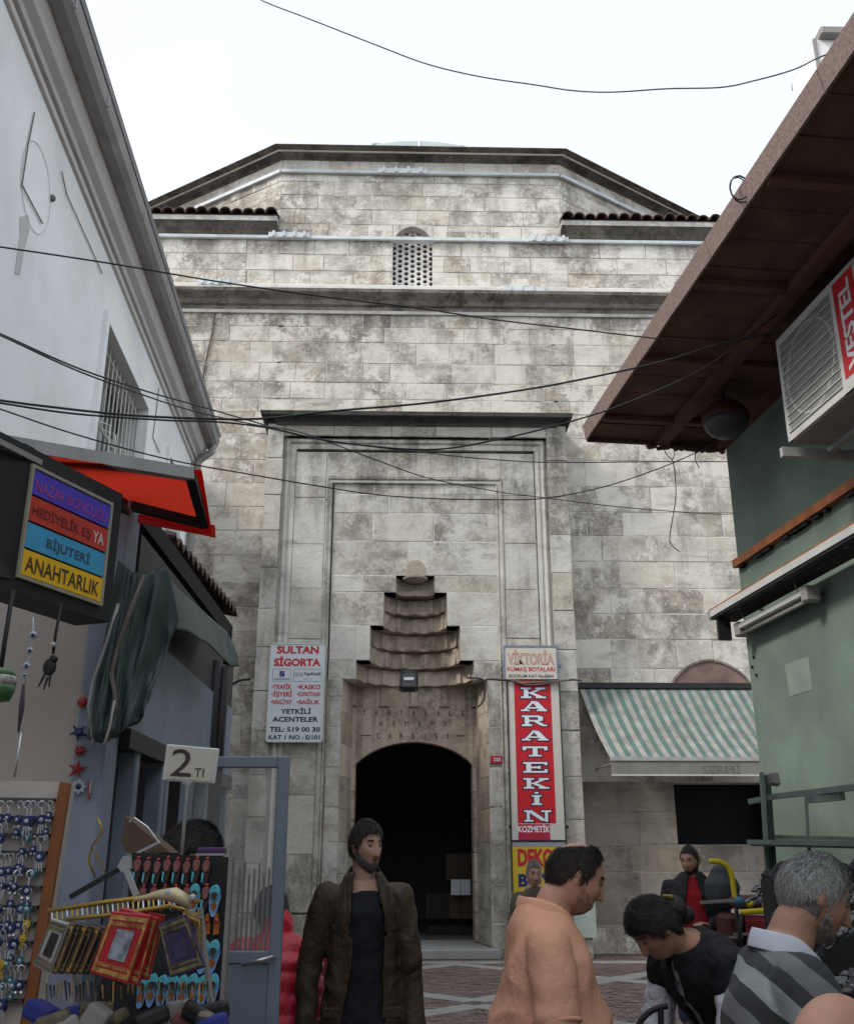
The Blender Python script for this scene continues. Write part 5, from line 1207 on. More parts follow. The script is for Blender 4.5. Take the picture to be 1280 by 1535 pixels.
# ---- green metal display frame on the wall
m_gm = mat('green grey painted metal', (.15, .20, .17), .5, .15, 6, .05, dirt=.3, dcol=(.07, .09, .08))
YF = 6.0
df = thing('display_stand', 'green painted metal shelf frame standing against the green wall', 'display frame', tuple(at(1150, 1535, YF)))
MB().beam(at(1141, 1158, YF), at(1152, 1340, YF), .03, .02).build('upright', m_gm, df); MB().beam(at(1147, 1160, YF+.12), at(1170, 1500, YF+.12), .05, .04).build('upright', mat('dark green metal', (.05, .065, .055), .5, .2), df)
MB().beam(at(1207, 1190, YF-.5), at(1226, 1500, YF-.5), .014, .014).build('upright', m_gm, df)
MB().beam(at(1122, 1202, YF+.1), at(1160, 1194, YF), .03, .03).beam(at(1160, 1194, YF), at(1300, 1178, YF-1.1), .03, .03).build('top_shelf_rail', m_gm, df)
MB().beam(at(1123, 1262, YF), at(1300, 1265, YF-1.1), .035, .025).beam(at(1150, 1254, YF+.25), at(1300, 1258, YF-.7), .02, .02).build('shelf_rail', m_gm, df)
MB().beam(at(1210, 1197, YF-.45), at(1262, 1192, YF-.8), .03, .05).build('bracket', m_gm, df)
MB().prism([at(1125, 1266, YF), at(1300, 1270, YF-1.1), at(1300, 1262, YF-.7), at(1150, 1257, YF+.25)], (0, 0, -.008)).build('shelf', m_gm, df)
sp_ = thing('spot_lamp', 'small dark lamp on a short arm at the head of the metal frame', 'lamp', tuple(at(1165, 1165, YF)))
MB().prism([at(1152, 1158, YF-.1), at(1166, 1157, YF-.1), at(1171, 1176, YF-.1), at(1158, 1174, YF-.1)], (0, .06, -.01)).build('lamp_head', m_gut, sp_, bevel=.006); MB().tube([at(1143, 1162, YF), at(1154, 1162, YF-.08)], .010, 6).build('arm', m_gm, sp_)
# racks of dark goods beneath
m_gl = mat('glossy black leather', (.02, .02, .024), .22, .3, 12, .2, 30, spec=.7); m_gl2 = mat('grey black leather', (.055, .06, .068), .25, .3, 12, .2, spec=.7); m_buck = mat('bright buckles', (.5, .52, .55), .25, .2, metal=.8)
r9 = random.Random(9)
gs = thing('goods_table', 'dark covered stall table under the black belts', 'table', tuple(at(1230, 1535, 4.2)))
MB().box((1.75, 3.55, 1.02), (3.1, 4.9, 1.08)).build('table_top', m_blk, gs); MB().box((1.78, 3.6, .0), (3.05, 4.85, 1.02)).build('cloth_front', m_blk, gs)
def belt(i, px, py, Y, L__, ang, lab):
    t = thing('black_belt', lab, 'belt', tuple(at(px, py, Y)), 'black belts and straps on the stall')
    c = at(px, py, Y); d = Vector((-.75, -.25+.2*math.sin(ang*9), -.45+.25*math.cos(ang*7))).normalized(); L__ *= .62
    P = [c+d*(L__*k/6)+Vector((0, 0, .012*math.sin(k*1.4+i))) for k in range(7)]
    q = MB()
    for k in range(6): q.beam(P[k], P[k+1]+(P[k+1]-P[k])*.05, .034, .012)
    q.build('strap', m_gl if i % 3 else m_gl2, t, bevel=.003)
    for k in (2, 4): MB().ball(P[k]+Vector((0, -.01, .010)), .006, 6).build('stud', m_buck, t)
    return t
def hat(px, py, Y, n, L__, lab, lab2):
    for i in range(n):
        belt(i, px+i*9+r9.uniform(-2, 2), py-i*5+r9.uniform(-3, 3), Y-.02*i, L__, 2.5+r9.uniform(-.25, .25), NTH[i]+' '+lab.replace(' behind the grey haired man', '').replace('beside the bearded face ', '')+' from the left')
hat(1152, 1320, 5.3, 7, .28, 'glossy black studded belt in the bundle under the metal frame', '')
hat(1262, 1345, 4.2, 6, .30, 'glossy black belt at the right edge behind the grey haired man', '')
hat(1250, 1385, 3.7, 7, .30, 'black belt hanging beside the bearded face at the right edge', '')
hat(1262, 1470, 3.3, 6, .26, 'black buckled strap low at the right edge', '')
bg2 = thing('black_bags', 'heap of black bags on the shelf behind the grey haired head', 'bags', tuple(at(1230, 1310, 5.0)))
q = MB()
for k in range(46): q.cbox(at(1150+k*3.2+r9.uniform(-4, 4), 1325-r9.uniform(0, 22), 4.9+r9.uniform(-.2, .2)), (.04+.06*r9.random(), .06, .03+.04*r9.random()), Matrix.Rotation(r9.uniform(-1, 1), 3, 'Y') @ Matrix.Rotation(r9.uniform(-1, 1), 3, 'X'))
q.build('bag_heap', mat('matt black bags', (.018, .018, .02), .6, .4, 8, .4, 20), bg2, bevel=.012)['kind'] = 'stuff'
MB().box((at(1165, 1400, 4.6).x, 4.6, 0), (4.2, 4.75, at(1230, 1318, 4.6).z)).build('backing', m_blk, bg2)
# ---- striped awning on the bath house wall
m_stg = mat('awning green stripe', (.085, .135, .122), .8, .2, 4, .1, dirt=.7, dcol=(.12, .125, .112), dscale=3); m_stw = mat('awning pale stripe', (.25, .25, .225), .8, .2, 4, .1, dirt=.8, dcol=(.14, .135, .12), dscale=3)
m_val = mat('grimy valance', (.20, .19, .17), .8, .15, 3, .1, dirt=.6, dcol=(.10, .095, .09), dscale=2.5)
sa_ = thing('striped_awning', 'green and off white striped awning with grimy valance on the bath house wall', 'awning', (5, YW, 4))
t0 = at(868, 1031, YW-.05); f0 = at(915, 1137, 18.35)
N_ = 40; W_ = 7.6-t0.x; pt = W_/N_
for k in range(N_):
    m = MB(); vs = []
    for j in range(7):
        v = j/6; sag = -.10*math.sin(v*math.pi)
        for e in (k, k+1):
            x = (t0.x+pt*e)*(1-v)+(f0.x+(7.75-f0.x)*e/N_)*v; vs.append((x, t0.y+(f0.y-t0.y)*v, t0.z+(f0.z-t0.z)*v+sag))
    vs += [(a, b, c-.012) for a, b, c in vs]
    m.add(vs, [(2*j, 2*j+1, 2*j+3, 2*j+2) for j in range(6)]+[(14+2*j, 14+2*j+1, 14+2*j+3, 14+2*j+2) for j in range(6)]); m.build('stripe', m_stw if k % 2 == 0 else m_stg, sa_, fixn=False)
fv = at(917, 1163, 18.35)
MB().box((f0.x, f0.y-.02, fv.z+.02), (7.75, f0.y, f0.z-.02)).build('valance', m_val, sa_); MB().box((f0.x-.01, f0.y-.04, f0.z-.04), (7.76, f0.y+.03, f0.z+.03)).build('front_bar', m_zinc, sa_); MB().box((f0.x, f0.y-.03, fv.z), (7.75, f0.y+.005, fv.z+.025)).build('valance_hem', m_whm, sa_)
xt0, xt1 = xx(1052, 1160, f0.y), xx(1110, 1160, f0.y)
text('SERMİ', (xt0, f0.y-.02, fv.z+.04), (1, 0, 0), (0, 0, 1), xt1-xt0, (f0.z-fv.z)*.62, mat('faded letters', (.13, .125, .115), .8, .1, bump=0), sa_, 'lettering', 0, x=(xt1-xt0)/2, off=.004)
for x in (t0.x+.25, 7.0): MB().tube([(x, YW-.05, t0.z-1.6), (x+.1, f0.y+.05, f0.z-.03)], .018, 6).build('arm', m_gut, sa_)
MB().box((t0.x-.05, YW-.12, t0.z-.02), (7.7, YW-.02, t0.z+.10)).build('head_box', m_blk, sa_, bevel=.01)
# ================================================================ SIGNS ON THE PORTAL
m_sw = mat('sign white', (.52, .55, .58), .35, .03, 2, 0, spec=.4); m_sr = mat('sign red', (.42, .02, .035), .4, .04, bump=0); m_sn = mat('sign navy', (.02, .025, .05), .4, 0, bump=0); m_sg = mat('sign grey', (.25, .27, .30), .4, 0, bump=0)
YSG = YP-.07
s1 = thing('insurance_sign', 'white insurance agency sign with red and black lettering on the left pier', 'sign', tuple(at(445, 1113, YSG)))
ax0, ax1 = at(402, 1040, YSG).x, at(486, 1040, YSG).x; az0, az1 = zz(1113, YSG), zz(965, YSG)
pn = MB().box((ax0, YSG, az0), (ax1, YSG+.06, az1)).build('panel', m_sw, s1, bevel=.006)
e = MB()
for q in ((ax0, ax1, az0, az0+.02), (ax0, ax1, az1-.02, az1), (ax0, ax0+.02, az0, az1), (ax1-.02, ax1, az0, az1)): e.box((q[0]-.003, YSG-.012, q[2]-.003), (q[1]+.003, YSG, q[3]+.003))
e.build('rim', m_whm, s1)
W1, H1 = ax1-ax0, az1-az0
def stx(t_, u0, u1, v0, v1, mt, bold=.03):
    z1_, z0_ = az1-H1*v0, az1-H1*v1
    text(t_, (ax0, YSG, z0_), (1, 0, 0), (0, 0, 1), W1*(u1-u0), z1_-z0_, mt, pn, 'lettering', bold, x=W1*(u0+u1)/2, off=.004)
stx('SULTAN', .12, .88, .03, .11, m_sr, .045); stx('SİGORTA', .08, .92, .135, .24, m_sr, .045)
stx('•TRAFİK', .06, .42, .41, .475, m_sr); stx('•KASKO', .52, .93, .425, .475, m_sr)
stx('•İŞYERİ', .06, .43, .485, .56, m_sr); stx('•KONUTDASK', .52, .94, .50, .545, m_sr)
stx('•NAKLİYAT', .06, .43, .565, .625, m_sr); stx('•SAĞLIK', .52, .93, .565, .625, m_sr)
stx('YETKİLİ', .24, .78, .655, .72, m_sn); stx('ACENTELER', .10, .91, .75, .80, m_sn); stx('TEL: 519 00 30', .06, .95, .85, .90, m_sn); stx('KAT 1 NO : E/101', .05, .95, .93, .975, m_sn)
for (u0, u1) in ((.07, .39), (.44, .94)):
    e = MB(); z0_, z1_ = az1-H1*.395, az1-H1*.265
    for q in ((u0, u1, z0_, z0_+.008), (u0, u1, z1_-.008, z1_)): e.box((ax0+W1*q[0], YSG-.005, q[2]), (ax0+W1*q[1], YSG-.001, q[3]))
    for u in (u0, u1): e.box((ax0+W1*u-.004, YSG-.005, z0_), (ax0+W1*u+.004, YSG-.001, z1_))
    e.build('logo_frame', m_sg, pn)
stx('AXA SİGORTA', .09, .37, .355, .38, m_sn, .01); stx('YapıKredi', .62, .92, .295, .345, m_sn, .02); stx('Sigorta', .62, .78, .355, .378, m_sg, .0); stx('೦', .0, .0001, .3, .3001, m_sg) if False else None
lg = MB().box((ax0+W1*.19, YSG-.005, az1-H1*.345), (ax0+W1*.28, YSG-.001, az1-H1*.29)).build('square_logo', mat('logo navy', (.02, .03, .16), .4, 0, bump=0), pn)
MB().beam((ax0+W1*.20, YSG-.008, az1-H1*.34), (ax0+W1*.27, YSG-.008, az1-H1*.295), .004, .012, (0, 1, 0)).build('logo_stroke', m_sw, lg)
for k in range(3):
    c = (ax0+W1*(.48+.05*k), YSG-.004, az1-H1*.322); MB().tube([(c[0]+.03*math.cos(a), c[1], c[2]+.03*math.sin(a)) for a in [2*math.pi*i/14 for i in range(15)]], .007, 4).build('ring_logo', m_sg, pn)
# fabric dye sign
YS2 = YP-.10
s2 = thing('dye_shop_sign', 'small cream sign with outlined red title above the tall red banner', 'sign', tuple(at(796, 1018, YS2)))
bx0, bx1 = at(757, 995, YS2).x, at(834, 995, YS2).x; bz0, bz1 = zz(1017, YS2), zz(969, YS2); W2, H2 = bx1-bx0, bz1-bz0
p2 = MB().box((bx0, YS2, bz0), (bx1, YS2+.03, bz1)).build('panel', mat('cream panel', (.50, .47, .41), .5, .06), s2)
e = MB()
for q in ((bx0-.03, bx1+.03, bz1-.005, bz1+.03), (bx0-.03, bx0, bz0, bz1), (bx1, bx1+.03, bz0, bz1)): e.box((q[0], YS2-.01, q[2]), (q[1], YS2+.04, q[3]))
e.box((bx0-.08, YS2, bz0+.25), (bx0-.03, YS2+.06, bz0+.30)).box((bx1+.03, YS2, bz0+.25), (bx1+.09, YS2+.06, bz0+.30)); e.build('rim', mat('blue grey rim', (.16, .18, .27), .5, .1), s2)
def st2(t_, u0, u1, v0, v1, mt, bold=.02, off=.004):
    z1_, z0_ = bz1-H2*v0, bz1-H2*v1; text(t_, (bx0, YS2, z0_), (1, 0, 0), (0, 0, 1), W2*(u1-u0), z1_-z0_, mt, p2, 'lettering', bold, x=W2*(u0+u1)/2, off=off)
m_or2 = mat('brick lettering', (.38, .10, .06), .5, 0, bump=0)
st2('VİKTORİA', .05, .95, .08, .56, m_or2, .03); st2('VİKTORİA', .065, .935, .115, .53, mat('cream panel 2', (.50, .42, .36), .5, .06, bump=0), -.012, .007)
st2('KUMAŞ BOYALARI', .04, .96, .62, .80, m_sr, .02); st2('BODRUM KAT No:EB04', .07, .93, .86, .96, m_sn, .01)
# tall banner
YS3 = YP-.09
s3 = thing('cosmetics_banner', 'tall narrow red banner sign with white slab letters on the right pier', 'sign', tuple(at(806, 1260, YS3)))
ex0, ex1 = at(764, 1140, YS3).x, at(842, 1140, YS3).x; ez0, ez1 = zz(1259, YS3), zz(1020, YS3)
p3 = MB().box((ex0, YS3, ez0), (ex1, YS3+.05, ez1)).build('panel', mat('banner cream', (.48, .46, .41), .5, .05), s3)
W3, H3 = ex1-ex0, ez1-ez0
rd_ = MB().box((ex0+W3*.12, YS3-.003, ez0+H3*.10), (ex1-W3*.16, YS3, ez1)).build('red_field', mat('banner red', (.44, .012, .02), .45, .05, bump=0), p3)
MB().box((ex0+W3*.12, YS3-.003, ez0), (ex0+W3*.72, YS3, ez0+H3*.095)).build('red_foot', mat('banner crimson', (.36, .02, .05), .45, .05, bump=0), p3)
for x in (ex0-.02, ex1): MB().box((x, YS3-.015, ez0-.9), (x+.02, YS3+.05, ez1)).build('side_frame', m_blk, s3)
MB().box((ex0, YS3-.012, ez0-.03), (ex1, YS3+.05, ez0)).build('cross_frame', m_blk, s3)
for x, z in ((ex0-.05, ez0+.2), (ex1+.02, ez0+.2)): MB().box((x, YS3-.01, z), (x+.05, YS3+.03, z+.06)).build('clamp', m_blk, s3)
SLAB = {   # strokes (x0,y0,x1,y1,thickness) in a 1 x 1 box
 'K': [(.2, .5, .2, .5, 0)], }
def glyph(ch, grow=0):
    g = grow; P = []
    def r(x0, y0, x1, y1): P.append([(x0-g, y0-g*1.9), (x1+g, y0-g*1.9), (x1+g, y1+g*1.9), (x0-g, y1+g*1.9)])
    def d(x0, y0, x1, y1, w_):
        w_ = w_+g; L__ = math.hypot(x1-x0, y1-y0); ex, ey = (x1-x0)/L__*g, (y1-y0)/L__*g
        P.append([(x0-w_-ex, y0-ey), (x0+w_-ex, y0-ey), (x1+w_+ex, y1+ey), (x1-w_+ex, y1+ey)])
    if ch == 'K': r(.0, 0, .42, .16); r(0, .84, .42, 1); r(.12, 0, .30, 1); d(.36, .45, .80, .86, .10); d(.36, .55, .80, .12, .12); r(.60, .84, 1, 1); r(.60, 0, 1.02, .15)
    if ch == 'A': d(.14, .1, .48, .95, .06); d(.88, .1, .55, .95, .13); r(.28, .26, .74, .40); r(-.02, 0, .34, .15); r(.62, 0, 1.05, .15); r(.40, .88, .62, 1)
    if ch == 'R': r(0, 0, .42, .16); r(0, .84, .75, 1); r(.12, 0, .30, 1); r(.3, .44, .75, .58); r(.66, .50, .86, .92); d(.58, .46, .86, .06, .11); r(.80, 0, 1.02, .14)
    if ch == 'T': r(0, .82, 1, 1); r(-.0, .62, .14, .9); r(.86, .62, 1, .9); r(.40, 0, .60, 1); r(.24, 0, .76, .15)
    if ch == 'E': r(0, 0, .95, .16); r(0, .84, .95, 1); r(.12, 0, .32, 1); r(.3, .42, .66, .58); r(.60, .36, .70, .64); r(.85, 0, .97, .32); r(.85, .70, .97, 1)
    if ch == 'İ': r(.3, 0, .70, .13); r(.3, .66, .70, .78); r(.40, 0, .60, .78); r(.42, .90, .58, 1.02)
    if ch == 'N': r(-.02, 0, .34, .15); r(-.02, .85, .32, 1); r(.08, 0, .20, 1); d(.22, .92, .78, .08, .12); r(.80, .0, .92, 1); r(.66, .85, 1.06, 1)
    return P
m_lw = mat('banner white', (.62, .65, .70), .4, 0, bump=0)
for i, ch in enumerate('KARATEKİN'):
    yc = [1038, 1058, 1080, 1102, 1126, 1150, 1174, 1197, 1223][i]; hh_ = [16, 15, 16, 15, 15, 16, 16, 19, 17][i]
    z0_, z1_ = zz(yc+hh_/2, YS3), zz(yc-hh_/2, YS3); w0 = ex0+W3*.25; ww = W3*.48
    for gr_, dd_, mt_ in ((.05, .006, m_sn), (.0, .011, m_lw)):
        m = MB()
        for k, P in enumerate(glyph(ch, gr_)): m.prism([(w0+ww*a, YS3-dd_-k*.0002, z0_+(z1_-z0_)*b) for a, b in P], (0, .002, 0))
        m.build('slab_letter' if mt_ is m_lw else 'letter_outline', mt_, rd_)
text('KOZMETİK', (ex0+W3*.42, YS3, ez0+H3*.045), (1, 0, 0), (0, 0, 1), W3*.60, H3*.052, m_lw, p3, 'lettering', .03, off=.006)
# yellow poster
s4 = thing('yellow_poster', 'yellow poster board with red and navy title below the tall banner', 'sign', tuple(at(806, 1420, YS3)))
fz1, fz0 = ez0-.04, zz(1405, YS3)
p4 = MB().box((ex0, YS3, fz0), (ex1, YS3+.04, fz1)).build('panel', mat('poster yellow', (.50, .36, .03), .5, .08), s4)
MB().box((ex0, YS3-.004, fz1-.07), (ex1, YS3, fz1)).build('top_strip', m_sg, s4)
HH = fz1-fz0
for t_, v0, v1, mt_ in (('DEKOR', .07, .26, m_sr), ('BOYA', .34, .48, mat('poster navy', (.02, .02, .14), .4, 0, bump=0)), ('CİLA', .56, .70, m_sn)):
    text(t_, (ex0, YS3, fz1-HH*v1), (1, 0, 0), (0, 0, 1), W3*.84, HH*(v1-v0), mt_, p4, 'lettering', .04, x=W3*.52, off=.006)
# house number
s5 = thing('house_number', 'small red plate with the house number 225 beside the doorway', 'sign', tuple(at(745, 1138, YI)))
hx0, hx1 = at(735, 1138, YI-.03).x, at(755, 1138, YI-.03).x; hz0, hz1 = zz(1144, YI-.03), zz(1133, YI-.03)
p5 = MB().box((hx0, YI-.04, hz0), (hx1, YI-.02, hz1)).build('plate', mat('number red', (.33, .012, .03), .4, 0, bump=0), s5); text('225', (hx0, YI-.04, hz0+.04), (1, 0, 0), (0, 0, 1), (hx1-hx0)*.55, (hz1-hz0)*.45, m_lw, p5, 'lettering', .02, x=(hx1-hx0)/2, off=.004)
# pale board low on the right pier
s6 = thing('pale_board', 'plain pale greenish board leaning on the foot of the right pier', 'board', tuple(at(878, 1420, YP-.1))); MB().box((at(860, 1380, YP-.1).x, YP-.12, .35), (at(893, 1380, YP-.1).x, YP-.09, zz(1335, YP-.1))).build('board_panel', mat('pale board', (.36, .41, .36), .6, .12, 5), s6)
# floodlight over the doorway
fl = thing('floodlight', 'black floodlight mounted in the stalactite niche over the doorway', 'lamp', tuple(at(613, 1022, 19.3)))
c = at(613, 1021, YI+.1); 
MB().cbox(c, (.36, .20, .40), Matrix.Rotation(R(-14), 3, 'X')).build('lamp_housing', m_blk, fl, bevel=.03)
MB().cbox(c+Vector((0, -.105, -.0)), (.26, .02, .27), Matrix.Rotation(R(-14), 3, 'X')).build('reflector', mat('lamp reflector', (.035, .035, .035), .25, .2), fl)
MB().cbox(c+Vector((0, -.125, .02)), (.20, .03, .07), Matrix.Rotation(R(-14), 3, 'X')).build('lamp_tube', m_wht, fl, bevel=.01)
for k in range(4): MB().cbox(c+Vector((-.13+.26*(k % 2), -.11, -.2+.40*(k//2))), (.04, .04, .04)).build('bolt', m_blk, fl)
MB().tube([c+Vector((0, .1, 0)), c+Vector((0, .5, .1))], .03, 6).build('stem', m_blk, fl)
# cartons and a white notice inside the dark passage
for i, (px, py, w_, h_, col, lab) in enumerate(((686, 1300, .55, .55, (.05, .032, .022), 'brown carton stacked inside the dark passage, upper one'), (690, 1356, .5, .55, (.065, .042, .025), 'brown carton on the passage floor below the notices'), (655, 1358, .5, .5, (.025, .02, .018), 'dark carton left of the brown one on the passage floor'))):
    Yb = 23.0; t = thing('carton', lab, 'carton', tuple(at(px, py, Yb))); MB().cbox(at(px, py, Yb), (w_, .5, h_)).build('carton_body', mat('carton%d' % i, col, .8, .2), t, bevel=.01); MB().cbox(at(px, py, Yb)+Vector((0, -.26, 0)), (.05, .01, h_*.98)).build('tape', m_blk, t)
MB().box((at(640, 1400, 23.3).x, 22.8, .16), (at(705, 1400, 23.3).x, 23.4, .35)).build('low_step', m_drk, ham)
for i, px in enumerate((683, 698)):
    t = thing('white_notice', ('left' if i == 0 else 'right')+' white sheet of the pair hung inside the doorway', 'notice', tuple(at(px, 1330, 22.5))); MB().cbox(at(px, 1330, 22.6), (.20, .01, .31)).build('sheet', mat('notice paper', (.55, .57, .60), .6, .04, bump=0), t)
# ================================================================ CABLES
m_cab = mat('black cable', (.025, .025, .028), .5, .2, bump=0); m_cab2 = mat('grey brown cable', (.09, .075, .07), .6, .2, bump=0)
def smooth_px(P, n=6):
    out_ = []
    for i in range(len(P)-1):
        p0, p1, p2, p3 = P[max(i-1, 0)], P[i], P[i+1], P[min(i+2, len(P)-1)]
        for k in range(n):
            t = k/n; out_.append(tuple(.5*((2*p1[a])+(-p0[a]+p2[a])*t+(2*p0[a]-5*p1[a]+4*p2[a]-p3[a])*t*t+(-p0[a]+3*p1[a]-3*p2[a]+p3[a])*t**3) for a in range(len(p1))))
    return out_+[tuple(P[-1])]
def cable(label, P, Y0, Y1, r_=.011, mt=m_cab, name='cable'):
    n = len(P)-1; Q = smooth_px([(px, py, Y0+(Y1-Y0)*i/n) for i, (px, py) in enumerate(P)])
    W = [at(*q) for q in Q]; t = thing(name, label, 'cable', tuple(W[0])); MB().tube(W, r_*(.62 if r_ < .0125 else .9), 6).build('cable_line', mt, t, smooth=True)
cable('grey cable sagging across the open sky at the top', [(-260, -330), (60, -170), (250, -70), (370, -12), (400, 4), (460, 27), (560, 66), (640, 96), (720, 115), (800, 127), (860, 136), (920, 138), (1000, 133), (1080, 131), (1130, 121), (1190, 104), (1232, 84), (1300, 62), (1400, 30)], 8, 6, .011, m_cab2)
cable('thin black cable crossing the string course from left to the air conditioner', [(-30, 366), (0, 370), (160, 394), (320, 421), (480, 444), (620, 461), (740, 479), (860, 493), (1000, 509), (1080, 513), (1165, 500)], 4.5, 7.0, .009)
cable('upper of the twin cables falling from the left over the barred window', [(-30, 490), (0, 500), (110, 549), (215, 585), (300, 609), (380, 632), (475, 658), (640, 679), (730, 688), (824, 693), (1004, 692), (1100, 692)], 4.5, 12, .011)
cable('lower of the twin cables, running on down across the portal field', [(-30, 491), (0, 502), (110, 553), (215, 592), (290, 616), (380, 636), (450, 648), (560, 688), (640, 716), (740, 736), (815, 746), (930, 760), (1060, 770), (1100, 770)], 4.5, 13, .010)
cable('thick black cable dipping at left then rising across the portal cornice to the eaves', [(-30, 597), (0, 600), (60, 608), (190, 622), (320, 628), (400, 627), (500, 616), (640, 604), (800, 582), (932, 556), (1000, 540), (1060, 521), (1130, 503), (1165, 500)], 4.5, 7.0, .012)
cable('long black cable from the left wall under the portal cornice up to the brown soffit', [(-30, 600), (0, 604), (110, 620), (250, 630), (320, 632), (400, 641), (500, 662), (640, 674), (740, 660), (840, 636), (932, 607), (1040, 560), (1100, 520), (1165, 470)], 4.5, 7.0, .010)
cable('thin cable crossing the portal field below all the others', [(-30, 605), (0, 613), (110, 650), (250, 688), (380, 712), (480, 729), (560, 741), (640, 747), (740, 749), (815, 747), (900, 731), (980, 705), (1040, 680), (1068, 666)], 4.5, 9.3, .008)
cable('thin loose cable hanging down the right wall', [(990, 658), (998, 680), (1008, 692), (1012, 720), (1012, 750), (1004, 800), (1005, 815), (1018, 827)], 9.6, 9.6, .008)
cable('second loose wire hanging from the end of the eaves', [(1002, 658), (1010, 672), (1010, 684), (1006, 690)], 9.6, 9.6, .007)
cable('looped wire end below the corner of the brown eaves', [(1020, 662), (1024, 668), (1034, 668), (1042, 662)], 9.6, 9.6, .007); cable('short curled wire with a plug below the eaves', [(1052, 668), (1043, 678), (1042, 690), (1048, 702)], 9.6, 9.6, .008)
cable('grey cable strung over the top of the tall red banner', [(728, 1018), (760, 1020), (790, 1024), (830, 1021), (858, 1019), (872, 1020)], YP-.13, YP-.13, .022, m_cab2)
cable('second strand of cable above the tall red banner', [(728, 1018), (762, 1019), (792, 1027), (830, 1023), (858, 1018)], YP-.15, YP-.15, .018, m_cab2)
cable('black lead coming down the right corner of the stalactite niche', [(700, 1016), (722, 1018), (727, 1030), (724, 1050), (716, 1060)], YP+.1, YP+.1, .02, m_cab)
cable('stray wire on the left bath house wall beside the tarpaulin', [(345, 1028), (360, 1020), (376, 1018)], 19, 19, .03, m_cab)
cable('vertical wire crack line down the upper left wall', [(322, 470), (318, 500), (308, 545), (302, 585)], YW-.03, YW-.03, .018, m_cab2)
# ================================================================ PEOPLE
V = Vector
def m_flat(Rr): return .07 < min(Rr[-1]) < .13
def loft(mb, P, Rr, side=(1, 0, 0), n=16, cap=3):
    """closed limb: centres P, half widths (a along side, b across) with rounded ends"""
    P = [V(p) for p in P]; Rr = [(r_, r_) if isinstance(r_, (int, float)) else r_ for r_ in Rr]
    d0 = (P[0]-P[1]).normalized(); d1 = (P[-1]-P[-2]).normalized(); Q, T = [], []
    for k in range(cap, 0, -1):
        a = math.pi/2*k/cap*.96; m = min(Rr[0]); Q.append(P[0]+d0*m*math.sin(a)); T.append((Rr[0][0]*math.cos(a), Rr[0][1]*math.cos(a)))
    Q += P; T += Rr
    for k in range(1, cap+1):
        a = math.pi/2*k/cap*.96; m = min(Rr[-1])*(.2 if n >= 20 and len(P) >= 4 and m_flat(Rr) else 1); Q.append(P[-1]+d1*m*math.sin(a)); T.append((Rr[-1][0]*math.cos(a), Rr[-1][1]*math.cos(a)))
    vs = []; S = V(side)
    for i, p in enumerate(Q):
        d = (Q[min(i+1, len(Q)-1)]-Q[max(i-1, 0)]).normalized(); s_ = (S-d*S.dot(d))
        s_ = s_.normalized() if s_.length > 1e-4 else d.orthogonal().normalized(); f = d.cross(s_)
        for k in range(n):
            a = 2*math.pi*k/n; vs.append(p+s_*(T[i][0]*math.cos(a))+f*(T[i][1]*math.sin(a)))
    m = len(Q)
    mb.add(vs, [(i*n+k, i*n+(k+1) % n, (i+1)*n+(k+1) % n, (i+1)*n+k) for i in range(m-1) for k in range(n)]+[tuple(range(n))[::-1], tuple((m-1)*n+k for k in range(n))])
def fuse(mb, vox, smooth=2):
    """one continuous surface from overlapping closed shapes"""
    me = bpy.data.meshes.new('f'); me.from_pydata(mb.v, [], mb.f); bm = bmesh.new(); bm.from_mesh(me); bmesh.ops.recalc_face_normals(bm, faces=bm.faces); bm.to_mesh(me); bm.free()
    o = bpy.data.objects.new('f', me); C.objects.link(o); md = o.modifiers.new('r', 'REMESH'); md.mode = 'VOXEL'; md.voxel_size = vox
    if smooth: s_ = o.modifiers.new('s', 'SMOOTH'); s_.iterations = smooth; s_.factor = .5
    dg = bpy.context.evaluated_depsgraph_get(); dg.update(); r_ = bpy.data.meshes.new_from_object(o.evaluated_get(dg)); bpy.data.objects.remove(o); bpy.data.meshes.remove(me); return r_
def wrinkle(me, amp, sc=9, stretch=(1, 1, 1), seed=0, amp2=None):
    n = len(me.vertices); co = np.empty(n*3); me.vertices.foreach_get('co', co); co = co.reshape(-1, 3); no = np.empty(n*3); me.vertex_normals.foreach_get('vector', no); no = no.reshape(-1, 3)
    d = np.empty(n)
    for i in range(n):
        p = V((co[i, 0]*sc*stretch[0]+seed, co[i, 1]*sc*stretch[1], co[i, 2]*sc*stretch[2]))
        w_ = mnoise.noise_vector(p*.5)*.9; v = 1-abs(mnoise.noise(p+w_))*2.4; d[i] = max(v, -.3)+.35*mnoise.noise(p*2.3)
    co += no*(d*amp)[:, None]; me.vertices.foreach_set('co', co.ravel()); me.update()
def cloth(name, mb, mt, par, vox=.012, amp=.006, sc=9, stretch=(1, 1, 1), seed=0, cutf=None, smooth=3):
    me = fuse(mb, vox, smooth); wrinkle(me, amp, sc, stretch, seed)
    if cutf:
        bm = bmesh.new(); bm.from_mesh(me); bmesh.ops.delete(bm, geom=[f for f in bm.faces if cutf(f.calc_center_median())], context='FACES'); bm.to_mesh(me); bm.free()
    me.polygons.foreach_set('use_smooth', [True]*len(me.polygons)); o = link(name, me, mt, par)
    if cutf: s_ = o.modifiers.new('s', 'SOLIDIFY'); s_.thickness = .008; s_.offset = -1
    return o
